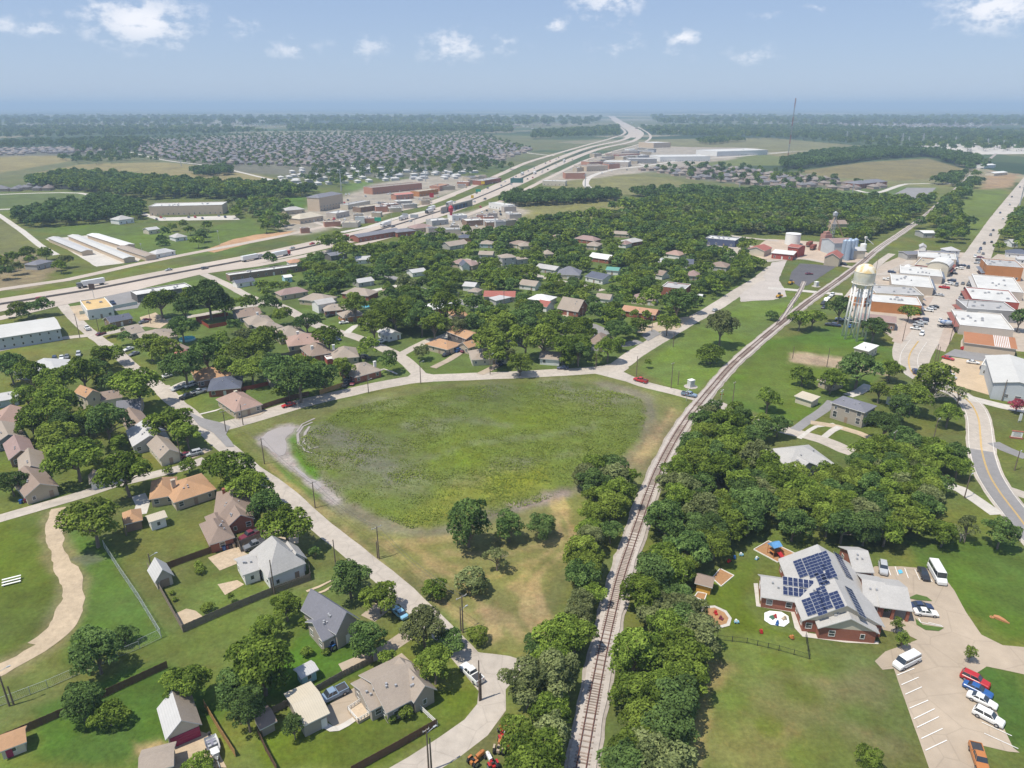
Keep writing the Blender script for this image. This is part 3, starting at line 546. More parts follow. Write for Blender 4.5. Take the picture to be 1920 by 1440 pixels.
# painted stalls, drive and parking court of the nursery building
PK = [(1640, 1240), (1660, 1222), (1720, 1200), (1700, 1190), (1650, 1180), (1640, 1160), (1660, 1120), (1620, 1080), (1640, 1062), (1690, 1062), (1760, 1068), (1790, 1108), (1812, 1150), (1840, 1190), (1880, 1210), (1925, 1214), (1990, 1220), (1990, 1275), (1925, 1266), (1850, 1250), (1832, 1262), (1850, 1290), (1885, 1370), (1900, 1402), (1912, 1412), (1890, 1410), (1840, 1398), (1850, 1440), (1748, 1460), (1676, 1254), (1655, 1256)]
poly('parking_court', PK, TANC, jit=.15)
poly('grass_island', [(1702, 1122), (1718, 1115), (1738, 1120), (1748, 1128), (1720, 1126)], mat('island_grass', (.075, .125, .025), .95, .2, 1, world_pos=True), jit=.1)
poly('grass_island', [(1716, 1160), (1730, 1172), (1770, 1178), (1760, 1184), (1735, 1182), (1718, 1172)], MATS['island_grass'], jit=.1)
for a, b in (((1682, 1267), (1714, 1254)), ((1690, 1285), (1722, 1271)), ((1697, 1303), (1728, 1289)), ((1705, 1329), (1740, 1314)), ((1713, 1349), (1752, 1330)), ((1719, 1365), (1760, 1345)), ((1727, 1386), (1767, 1367)), ((1735, 1408), (1775, 1389)),
             ((1840, 1355), (1897, 1381)), ((1845, 1376), (1909, 1405)), ((1664, 1063), (1670, 1080)), ((1678, 1063), (1684, 1080)), ((1696, 1066), (1703, 1085)), ((1715, 1068), (1724, 1088)), ((1735, 1072), (1748, 1092)), ((1740, 1168), (1766, 1174)), ((1722, 1160), (1726, 1168)), ((1726, 1168), (1768, 1176))):
    ribbon('painted_stripe', [a, b], .16, LINE, jit=0, keep=False, smooth=False)
poly('painted_symbol', [(1683, 1070), (1690, 1069), (1693, 1075), (1686, 1077)], mat('blue_paint', (.10, .42, .62), .8), jit=.05)
poly('sidewalk', [(1413, 1094), (1421, 1094), (1424, 1132), (1490, 1142), (1500, 1172), (1515, 1187), (1590, 1198), (1647, 1203), (1647, 1208), (1585, 1205), (1505, 1194), (1490, 1178), (1483, 1148), (1418, 1137)], PALE, jit=0)
poly('splash_pad', [(1433, 1150), (1443, 1146), (1465, 1148), (1478, 1156), (1480, 1168), (1470, 1176), (1445, 1172), (1433, 1164)], mat('white_slab', (.74, .76, .74), .7, .05), jit=0)
poly('sand_pit_rim', [(1310, 1152), (1316, 1138), (1340, 1136), (1362, 1146), (1372, 1160), (1368, 1174), (1345, 1180), (1320, 1174)], PALE, jit=0, smooth=True)
poly('sand_pit', [(1314, 1153), (1320, 1142), (1340, 1140), (1358, 1149), (1366, 1160), (1362, 1170), (1345, 1175), (1322, 1170)], mat('bark_mulch', (.34, .19, .09), .95, .2, 2), jit=0, smooth=True)
# fenced garden and patios
poly('garden_bed', [(332, 1165), (330, 1150), (350, 1141), (368, 1145), (380, 1156), (356, 1170), (338, 1172)], DIRT, jit=.2)
poly('patio', [(390, 1046), (440, 1026), (475, 1045), (412, 1070)], mat('buff_paving', (.44, .345, .24), .9, .22, 1.2), jit=0)
poly('patio', [(408, 1096), (445, 1088), (458, 1096), (422, 1116)], MATS['buff_paving'], jit=0)
poly('dirt_yard', [(318, 1385), (370, 1368), (400, 1378), (425, 1440), (330, 1445)], DIRT, jit=.4)

_, MS = ribbon('median_strip', [(-80, 588), (0, 572), (175, 544), (300, 519), (480, 485), (600, 459), (695, 436.5), (785, 409.5), (866, 382.5), (938, 353), (1007, 321), (1068, 294.5), (1119, 276.5)], 2.0, DARK, jit=.1, step=20)
mb_ = MB()
for i in range(len(MS)-1):
    a_, b_ = MS[i], MS[i+1]; d_ = Vector((b_.x-a_.x, b_.y-a_.y)); mb_.box(((a_.x+b_.x)/2, (a_.y+b_.y)/2, .02), (d_.length+.1, .6, 1.1), rz=math.atan2(d_.y, d_.x), top=.98)
setp(mb_.build('median_barrier', mat('stained_barrier', (.22, .20, .18), .9, .15, .3, world_pos=True)), 'long low concrete barrier between the freeway carriageways', 'barrier')
# ------------------------------------------------------------ buildings
from collections import Counter, defaultdict
ROOFC = {'tan': (.33, .275, .225), 'brown': (.27, .205, .165), 'pink': (.36, .245, .20), 'orange': (.42, .25, .14), 'grey': (.42, .405, .385), 'dark': (.105, .115, .15), 'white': (.66, .65, .62), 'red': (.34, .12, .095),
         'slate': (.185, .185, .21), 'rust': (.38, .165, .075), 'cream': (.50, .44, .34), 'metal': (.52, .51, .48), 'yellow': (.66, .47, .22), 'terra': (.44, .25, .16), 'green': (.12, .30, .25), 'rose': (.48, .20, .17), 'lgrey': (.47, .46, .45), 'mauve': (.30, .21, .19)}
WALLC = {'white': (.72, .71, .68), 'cream': (.58, .52, .41), 'tan': (.46, .39, .29), 'brick': (.30, .115, .075), 'brown': (.25, .17, .12), 'grey': (.42, .41, .39), 'taupe': (.36, .32, .27), 'blue': (.40, .46, .50), 'orange': (.46, .20, .075), 'yellow': (.62, .36, .06), 'red': (.36, .085, .065),
         'steel': (.47, .50, .52), 'stone': (.47, .40, .32), 'dgrey': (.30, .29, .28), 'navy': (.08, .10, .17), 'beige': (.56, .45, .33), 'teal': (.35, .55, .58), 'dark': (.14, .13, .12), 'weather': (.50, .44, .38), 'strip': (.44, .22, .15)}
def roofm(c):
    if c in ('white', 'metal', 'cream', 'yellow', 'green', 'rust', 'lgrey'): return mat('sheet_roof_'+c, ROOFC[c], .6, .05, .8, .06, .15, wave=('X', .8, .12))
    return mat('shingle_'+c, ROOFC[c], .9, .09, 2.2, .07, .25, .25, 6, wave=('Y', 2.4, .16))
def flatm(c): return mat('membrane_'+c, tuple(v*.8 for v in ROOFC[c]), .85, .09, .4, .12, .12)
def wallm(c):
    if c in ('brick', 'orange', 'red', 'brown'): return mat('brickwork_'+c, WALLC[c], .9, .12, 4, .08, .3, .2, 12)
    return mat('siding_'+c, WALLC[c], .85, .05, 2, .05, .3, wave=('Z', 2.6, .12))
TRIM = mat('white_trim', (.68, .67, .64), .7, .04); GLASS = mat('window_glass', (.045, .055, .065), .12, .05, 1, spec=.8); DOORM = mat('painted_door', (.30, .22, .16), .6); METAL = mat('grey_metal', (.42, .42, .43), .45, .08, metal=.3)
def win_mesh(w, h, nm='window', bar=True):
    m = MB(); t = .09
    m.box((0, -.03, -t), (w+2*t, .07, t)); m.box((0, -.03, h), (w+2*t, .07, t)); m.box((-w/2-t/2, -.03, 0), (t, .07, h)); m.box((w/2+t/2, -.03, 0), (t, .07, h))
    if bar: m.box((0, -.02, h/2-.03), (w, .05, .05))
    m.add([(-w/2, -.012, 0), (w/2, -.012, 0), (w/2, -.012, h), (-w/2, -.012, h)], [(0, 1, 2, 3)], 1)
    return m.mesh(nm, [TRIM, GLASS])
WIN = {'s': win_mesh(1.1, 1.25), 'w': win_mesh(1.9, 1.25), 'n': win_mesh(.7, 1.0, bar=False), 't': win_mesh(1.3, 2.1)}
DOOR = MB().box((0, -.03, 0), (1.0, .08, 2.05)).mesh('door', [DOORM]); DOORW = MB().box((0, -.03, 0), (1.0, .08, 2.05)).mesh('door', [TRIM])
def gdoor(c, w=4.6, h=2.2):
    m = MB()
    for k in range(4): m.box((0, -.03, k*h/4+.01), (w, .07, h/4-.03))
    return m.mesh('garage_door', [c])
GD_WHITE = gdoor(TRIM); GD_TAN = gdoor(wallm('tan')); GD_MAG = gdoor(mat('magenta_door', (.30, .03, .09), .55, .06))
HBOX = []   # picture boxes of buildings, so that filled-in trees do not hide them
def roof_geo(L, D, e, r, kind, trim):
    top = []
    if kind == 'g':
        V = [(0, 0, e), (L, 0, e), (L, D/2, e+r), (L, D, e), (0, D, e), (0, D/2, e+r)]; F = [(0, 1, 2, 5), (5, 2, 3, 4)]
    elif kind == 'G':
        V = [(0, 0, e), (L/2, 0, e+r), (L, 0, e), (L, D, e), (L/2, D, e+r), (0, D, e)]; F = [(0, 1, 4, 5), (1, 2, 3, 4)]
    elif kind == 'b':      # barrel
        n = 9; V = []; F = []
        for i in range(n): a = math.pi*i/(n-1); V.append((L/2-L/2*math.cos(a), 0, e+r*math.sin(a)))
        for i in range(n): a = math.pi*i/(n-1); V.append((L/2-L/2*math.cos(a), D, e+r*math.sin(a)))
        F = [(i, i+1, n+i+1, n+i) for i in range(n-1)]
        loop = list(range(n))+list(range(2*n-1, n-1, -1))
    elif kind == 's':
        V = [(0, 0, e), (L, 0, e), (L, D, e+r), (0, D, e+r)]; F = [(0, 1, 2, 3)]
    else:
        if L >= D: k = D/2; V = [(0, 0, e), (L, 0, e), (L, D, e), (0, D, e), (k, D/2, e+r), (max(L-k, k+.05), D/2, e+r)]; F = [(0, 1, 5, 4), (1, 2, 5), (2, 3, 4, 5), (3, 0, 4)]
        else: k = L/2; V = [(0, 0, e), (L, 0, e), (L, D, e), (0, D, e), (L/2, k, e+r), (L/2, max(D-k, k+.05), e+r)]; F = [(0, 1, 4), (1, 2, 5, 4), (2, 3, 5), (3, 0, 4, 5)]
    if kind != 'b': loop = {'g': [0, 1, 2, 3, 4, 5], 'G': [0, 1, 2, 3, 4, 5], 's': [0, 1, 2, 3]}.get(kind, [0, 1, 2, 3])
    m = MB(); m.add(V, F, 0); t = .2
    low = [(V[i][0], V[i][1], V[i][2]-t) for i in loop]; n = len(loop)
    m.add([V[i] for i in loop]+low, [(n+i, n+(i+1) % n, (i+1) % n, i) for i in range(n)], 1)
    m.add([(x, y, z-t) for x, y, z in V], [tuple(reversed(f)) for f in F], 1)
    return m
def building(label, wings, roof='tan', wall='cream', cat='house', name='house', group=None, trim=None, chim=None, win='s', door=True, detail=None, vents=2, fat=.45, skirt=None):
    """wings: (ax, ay, bx, by, depth, eave, rise, kind[, roof, wall]); a-b is the near eave in the photograph, depth metres or the far left roof corner"""
    W = []
    for w in wings:
        ax, ay, bx, by, dep, e, r, k = w[:8]; A = G(ax, ay, e); B = G(bx, by, e); L = (B-A).length; ux = (B-A)/L; uy = Vector((-ux.y, ux.x))
        if uy.dot(A) < 0: A, B = B, A; ux = -ux; uy = -uy
        if isinstance(dep, tuple): dep = max(2.0, abs((G(dep[0], dep[1], e)-A).dot(uy)))+(8.0 if name == 'shop' and group else 0)
        W.append((A, ux, uy, L, dep, e, r, k, w[8] if len(w) > 8 and w[8] else roof, w[9] if len(w) > 9 and w[9] else wall))
    A, ux, uy, L, D = W[0][:5]; c = A+ux*L/2+uy*D/2
    root = empty(name, (c.x, c.y, 0)); setp(root, label, cat, group)
    sc = ppm(c.x, c.y); near = sc > 3.6 if detail is None else detail
    for wi, (A, ux, uy, L, D, e, r, k, rc, wc) in enumerate(W):
        ang = math.atan2(ux.y, ux.x); loc = (A.x-c.x, A.y-c.y, 0); rot = (0, 0, ang); o = .08 if k == 'f' else fat
        wm = [wallm(wc), wallm('cream' if name == 'nursery_building' else wc)]; mb = MB(); x0, x1, y0, y1 = o, L-o, o, D-o
        if k == 'f':
            mb.box((L/2, D/2, 0), (L-2*o, D-2*o, e-.55)); t = .28
            for q in (((L/2, o+t/2, e-.55), (L-2*o, t, .55)), ((L/2, D-o-t/2, e-.55), (L-2*o, t, .55)), ((o+t/2, D/2, e-.55), (t, D-2*o-2*t-.01, .55)), ((L-o-t/2, D/2, e-.55), (t, D-2*o-2*t-.01, .55))): mb.box(*q)
            mb.build('wall', wm, root, loc=loc, rot=rot)
            rb = MB().box((L/2, D/2, e-.54), (L-2*o-2*t-.02, D-2*o-2*t-.02, .12)).build('roof', flatm(rc), root, loc=loc, rot=rot)
            cb = MB()
            for q in (((L/2, o+t/2-.03, e+.002), (L-2*o+.12, t+.1, .06)), ((L/2, D-o-t/2+.03, e+.002), (L-2*o+.12, t+.1, .06)), ((o+t/2-.03, D/2, e+.004), (t+.1, D-2*o-2*t-.1, .06)), ((L-o-t/2+.03, D/2, e+.004), (t+.1, D-2*o-2*t-.1, .06))): cb.box(*q)
            cb.build('coping', trim or TRIM, root, loc=loc, rot=rot)
            nv = vents if wi == 0 else 1
            for q in range(nv*2):
                u, v = rnd.uniform(.12, .88)*L, rnd.uniform(.2, .8)*D; s = rnd.uniform(.7, 1.5)
                vb = MB(); vb.box((0, 0, 0), (s, s*.8, .7)); vb.box((0, 0, .7), (s*.6, s*.5, .15)); v_ = vb.build('rooftop_unit', METAL, root, loc=(loc[0]+ux.x*u+uy.x*v, loc[1]+ux.y*u+uy.y*v, e-.42), rot=rot)
        else:
            zt = e-.02
            mb.add([(x0, y0, 0), (x1, y0, 0), (x1, y1, 0), (x0, y1, 0), (x0, y0, zt), (x1, y0, zt), (x1, y1, zt), (x0, y1, zt)], [(0, 1, 5, 4), (1, 2, 6, 5), (2, 3, 7, 6), (3, 0, 4, 7)])
            if k == 'g': mb.add([(x0, y0, zt), (x0, D/2, e+r-.1), (x0, y1, zt), (x1, y0, zt), (x1, D/2, e+r-.1), (x1, y1, zt)], [(0, 1, 2), (5, 4, 3)])
            if k == 'G': mb.add([(x0, y0, zt), (L/2, y0, e+r-.1), (x1, y0, zt), (x0, y1, zt), (L/2, y1, e+r-.1), (x1, y1, zt)], [(2, 1, 0), (3, 4, 5)], 1)
            if k == 's': mb.add([(x0, y0, zt), (x1, y0, zt), (x1, y1, zt), (x0, y1, zt), (x1, y1, e+r-.1), (x0, y1, e+r-.1)], [(1, 2, 4), (0, 5, 3), (2, 3, 5, 4)])
            if k == 'b':
                n = 9; arc = [(L/2-(L/2-o)*math.cos(math.pi*i/(n-1)), y0, e-.02+(r-.1)*math.sin(math.pi*i/(n-1))) for i in range(n)]
                mb.add(arc, [tuple(range(n-1, -1, -1))]); mb.add([(a, y1, b) for a, _, b in arc], [tuple(range(n))])
            mb.build('wall', wm, root, loc=loc, rot=rot)
            ro = roof_geo(L, D, e, r, k, trim).build('roof', [roofm(rc), trim or TRIM], root, loc=loc, rot=rot)
            if near and vents and k != 'b':
                for q in range(vents):
                    fx, fy = rnd.uniform(.25, .75), rnd.uniform(.25, .4); z = e+r*(2*fy if k in 'gh' else 1.5*fx if k == 'G' and fx < .5 else .4)
                    if k == 'G': fx = rnd.uniform(.2, .42); z = e+r*2*fx
                    if k == 's': z = e+r*fy
                    MB().box((0, 0, -.15), (.35, .35, .55)).build('vent', METAL, ro, loc=(fx*L, fy*D, z))
            if wi == 0 and chim:
                fx, fy, cm = chim
                zz = e+r*(1-abs(fy-.5)*2 if k in 'gh' else 1-abs(fx-.5)*2)
                ch = MB().box((0, 0, -1.0), (1.0, .8, 2.1)).box((0, 0, 1.1), (1.15, .95, .15)).build('chimney', wallm(cm), ro, loc=(fx*L, fy*D, zz))
        # openings
        if win:
            storeys = 2 if e > 5.0 and k != 'f' else 1
            for st in range(storeys):
                zb = .95+st*2.8
                for face, ln in ((0, L), (1, D), (3, D)):
                    if ln < 3 or (not near and face): continue
                    nwin = max(1, int(ln/(3.2 if near else 4.6)))
                    if wi and nwin > 2: nwin -= 1
                    for q in range(nwin):
                        u = (q+.5)/nwin*ln
                        if door and face == 0 and wi == 0 and st == 0 and q == nwin//2:
                            px_, py_ = u, o; link('door', DOORW if rnd.random() < .4 else DOOR, root, (loc[0]+ux.x*px_+uy.x*py_, loc[1]+ux.y*px_+uy.y*py_, .02), (0, 0, ang)); continue
                        if face == 0: px_, py_, fa = u, o, 0
                        elif face == 1: px_, py_, fa = L-o, u, math.pi/2
                        else: px_, py_, fa = o, u, -math.pi/2
                        link('window', WIN[win if rnd.random() < .7 else 'n'], root, (loc[0]+ux.x*px_+uy.x*py_, loc[1]+ux.y*px_+uy.y*py_, zb), (0, 0, ang+fa))
        pr = [to_px(*(A+ux*u*L+uy*v*D), z) for u in (0, 1) for v in (0, 1) for z in (0, e+max(r, 0))]
        HBOX.append((min(p[0] for p in pr), min(p[1] for p in pr), max(p[0] for p in pr), max(p[1] for p in pr), (A+uy*D/2).length))
        n_ = max(1, int(L/5)); m_ = max(1, int(D/5))
        for i in range(n_+1):
            for j in range(m_+1): q = A+ux*L*i/n_+uy*D*j/m_; OBST.append((q.x, q.y, 3.0))
    root['_frame'] = (W[0][0].x, W[0][0].y, math.atan2(W[0][1].y, W[0][1].x), W[0][3], W[0][4])
    return root
def on_wall(root, me, u, z, name, face=0):      # put a piece on the near (0) or right (1) wall of a building's first wing
    ax, ay, ang, L, D = root['_frame']; ux = Vector((math.cos(ang), math.sin(ang))); uy = Vector((-ux.y, ux.x)); o = .45
    p = Vector((ax, ay))+(ux*(u*L)+uy*(o-.03) if face == 0 else ux*(L-o+.03)+uy*(u*D) if face == 1 else ux*(o-.03)+uy*(u*D))
    return link(name, me, root, (p.x-root.location.x, p.y-root.location.y, z), (0, 0, ang+(0, math.pi/2, 0, -math.pi/2)[face]))
B = building
# --- near the bottom left
B('long low house with orange-tan hip roof beside the west side street', [(326, 943, 406, 917, 12, 2.8, 2.4, 'h'), (279, 937, 330, 928, 11, 2.75, 2.2, 'h')], 'orange', 'tan', chim=(.2, .55, 'stone'), vents=3)
B('small orange-roofed garage beside a white trailer on the lawn', [(231, 984, 268, 975, 6.5, 2.6, 1.5, 'h')], 'orange', 'brown', 'garage', 'garage', win=None, vents=0)
B('white shed with pale tan roof and two skylights beside the orange-roofed garage', [(279, 980, 314, 969, 4, 2.8, .9, 'g')], 'cream', 'white', 'shed', 'garden_shed', win='n', door=False, vents=0)
bh = B('red brick house with brown hip roof and white-topped brick chimney', [(398, 980, 476, 968, 16, 2.9, 3.0, 'h'), (392, 1022, 441, 1007, 11, 2.8, 2.2, 'h'), (398, 1000, 432, 990, 9, 2.78, 1.6, 'h'), (428, 987, 478, 972, 9, 2.85, 2.2, 'G')], 'brown', 'brick', chim=(.25, .75, 'brick'), vents=3)
vic = B('white house with steep grey pyramid roof inside the wooden fence', [(502, 1084, 574, 1056, 12, 3.6, 5.2, 'h'), (455, 1079, 490, 1067, 7.5, 3.1, 1.6, 'g'), (540, 1060, 576, 1047, 6, 3.5, 2.4, 'G')], 'grey', 'white', vents=4)
sh1 = B('grey gabled garden shed in the corner of the fenced yard', [(290, 1093, 327, 1079, 6, 2.3, 2.6, 'G')], 'lgrey', 'weather', 'shed', 'garden_shed', win=None, door=False, vents=0)
on_wall(sh1, MB().box((0, 0, 0), (1.9, .08, 2.0)).mesh('shed_door', [DOORM]), .5, .05, 'door')
blue = B('house with steep blue-grey shingle roof and tan walls among the trees', [(630, 1190, 675, 1160, 11.5, 4.2, 3.6, 'G'), (604, 1203, 642, 1184, 7.5, 3.3, 2.2, 'g')], 'slate', 'taupe', vents=3)
tanh = B('long tan-roofed house with white trim and front gable near the bend', [(724, 1338, 800, 1298, 11, 3.0, 2.6, 'g'), (694, 1334, 727, 1317, 8, 2.9, 1.6, 'g'), (776, 1318, 820, 1293, 9, 3.0, 2.4, 'G')], 'tan', 'taupe', vents=3)
def deck(root, pts):
    P = [G(*p) for p in pts]; c = root.location; q = [(p.x-c.x, p.y-c.y) for p in P]; m = MB(); m.prism(q, 0, .55); m.build('deck', mat('deck_boards', (.50, .40, .29), .9, .12, 2), root); r = MB(); WH = TRIM
    for a, b in ((0, 1), (1, 2), (0, 3)):
        A, C = Vector(q[a]), Vector(q[b]); n = 4
        for z in (.95, 1.35): r.cyl((A.x, A.y, z), (C.x, C.y, z), .06, .06, 4)
        for k in range(n+1): p = A.lerp(C, k/n); r.cyl((p.x, p.y, .5), (p.x, p.y, 1.4), .06, .06, 4)
    r.build('deck_railing', WH, root)
deck(tanh, [(653, 1336), (672, 1358), (696, 1344), (678, 1320)])
gar = B('tan metal-roofed garage with white side door beside the pickup', [(566, 1363, 619, 1337, 9, 3.0, 1.1, 'g')], 'cream', 'taupe', 'garage', 'garage', win=None, door=False, vents=0)
on_wall(gar, DOORW, .78, .02, 'door'); on_wall(gar, GD_WHITE, .5, .02, 'garage_door', 1)
B('small brown-roofed shed at the fence corner by the tan garage', [(487, 1369, 520, 1352, 4.5, 2.2, .8, 'g')], 'brown', 'taupe', 'shed', 'garden_shed', win=None, door=True, vents=0)
pg = B('cream garage with magenta door and half white half tan roof', [(310, 1388, 379, 1358, 8, 2.7, 2.6, 'G')], 'tan', 'cream', 'garage', 'garage', win=None, door=False, vents=0)
on_wall(pg, GD_MAG, .52, .03, 'garage_door')
def white_slope(root):
    for c in root.children:
        if c.name.startswith('roof'):
            c.data.materials.append(roofm('lgrey')); c.data.polygons[0].material_index = 2
white_slope(pg)
B('low grey-roofed building cut by the bottom edge below the magenta-door garage', [(258, 1454, 326, 1436, 5, 2.8, 1.0, 'g')], 'tan', 'taupe', 'shed', 'outbuilding', vents=0)
ph = B('tiny cream playhouse with orange roof and magenta door at the left edge', [(-6, 1412, 50, 1391, 4, 2.2, 1.0, 'g')], 'orange', 'cream', 'playhouse', 'playhouse', win='n', door=False, vents=0)
on_wall(ph, MB().box((0, 0, 0), (.9, .08, 1.8)).mesh('play_door', [MATS['magenta_door']]), .35, .02, 'door')
B('pale teal metal garden shed on the lawn below the blue-roofed house', [(564, 1273, 598, 1255, 3.2, 2.4, .5, 'g')], 'lgrey', 'teal', 'shed', 'garden_shed', win='n', door=False, vents=0)
# --- the row on the left edge, roofs side by side
for i, (w, rc, wc, lb) in enumerate((((-28, 802, 29, 795, 14, 2.8, 2.0, 'G'), 'pink', 'tan', 'pinkish-roofed house farthest up the row at the left edge'),
        ((-12, 834, 49, 819, 14, 2.8, 2.2, 'G'), 'tan', 'dgrey', 'tan-roofed house with dark gable wall in the row at the left edge'),
        ((16, 863, 68, 850, 14, 2.8, 2.2, 'G'), 'mauve', 'brown', 'mauve-brown-roofed house in the middle of the row at the left edge'),
        ((36, 892, 87, 880, 14, 2.8, 2.2, 'G'), 'tan', 'grey', 'tan-roofed house with grey gable, second nearest of the left edge row'),
        ((46, 932, 111, 911, 15, 2.8, 2.4, 'G'), 'brown', 'tan', 'brown-roofed house with tan gable wall and window beside the side street'))):
    B(lb, [w], rc, wc, group='row of gabled houses at the left edge')
B('small tan-roofed shed with pale blue door by the side street', [(167, 908, 193, 902, 6, 2.3, 1.5, 'G')], 'tan', 'white', 'shed', 'garden_shed', win=None, vents=0)
B('rounded cream metal shed on the lawn behind the tan-roofed corner house', [(210, 868, 236, 864, 4.5, 1.6, 1.6, 'b')], 'cream', 'weather', 'shed', 'garden_shed', win=None, vents=0)
B('tan-roofed corner house with blank gable beside the silver car', [(299, 861, 341, 849, 15, 2.8, 2.2, 'G')], 'tan', 'cream', vents=2)
B('grey-roofed house with striped porch roof between two tan-roofed houses', [(248, 838, 318, 822, 14, 2.9, 2.4, 'G')], 'lgrey', 'grey', vents=3)
B('brown-roofed house between the grey roof and the blue-grey roof', [(243, 807, 287, 796, 15, 2.8, 2.2, 'G')], 'brown', 'tan')
B('blue-grey-roofed house right of the cream two-storey house', [(216, 776, 264, 770, 12, 2.9, 2.4, 'g')], 'slate', 'tan')
B('tall cream two-storey house with bright orange gable roof', [(161, 746, 191, 737, 9, 5.8, 2.0, 'G'), (188, 752, 230, 745, 9, 3.2, 1.8, 'g', 'brown', 'white')], 'orange', 'cream')
B('low grey metal-roofed house at the left edge beside a driveway', [(-18, 755, 35, 746, 9, 2.8, 1.2, 'g')], 'lgrey', 'blue')
B('large plain grey hip roof half hidden by trees at the left', [(22, 698, 106, 702, 17, 3.2, 2.2, 'h')], 'lgrey', 'grey', 'house', 'house', vents=0)
B('pinkish-brown hip-roofed house at the corner lawn', [(440, 773, 493, 758, 16, 2.8, 3.0, 'h')], 'pink', 'tan', chim=(.55, .7, 'cream'))
B('dark blue-grey hip-roofed house below the orange-roofed one', [(388, 733, 452, 727, 13, 2.8, 2.6, 'h')], 'dark', 'brick')
B('house with orange and brown hip roof beside the parked white cars', [(370, 716, 440, 703, 14, 2.8, 2.8, 'h')], 'orange', 'brown', chim=(.8, .6, 'cream'))
B('house with brown roof behind trees left of the round pool', [(318, 662, 358, 652, 13, 2.8, 2.4, 'h'), (325, 668, 351, 665, 7, 2.7, 2.0, 'h', 'rose', 'tan')], 'brown', 'tan')
B('wide tan-roofed house with roof solar panel beside the oval pool', [(268, 641, 334, 630, 15, 2.9, 2.8, 'h'), (244, 627, 272, 621, 13, 2.85, 2.4, 'g')], 'tan', 'tan')
B('dark blue-roofed low shop with white end wall beside the street', [(206, 605, 250, 596, 9, 3.0, 1.8, 'g')], 'dark', 'brown', 'shop', 'shop')
B('flat-roofed shop with buff roof and bright yellow side wall by the freeway', [(163, 582, 212, 575, (146, 564), 5.0, 0, 'f', 'yellow', 'white')], 'yellow', 'yellow', 'shop', 'shop')
B('long low metal warehouse with pale roof and blue-grey wall at the left edge', [(-40, 640, 115, 616, 24, 5.5, 1.2, 'g')], 'metal', 'steel', 'warehouse', 'warehouse', win='n', door=False, vents=0)
B('long white flat-roofed block with dark wall behind trees by the freeway', [(256, 553, 360, 537, 12, 4.5, 0, 'f')], 'white', 'dark', 'shop', 'shop')
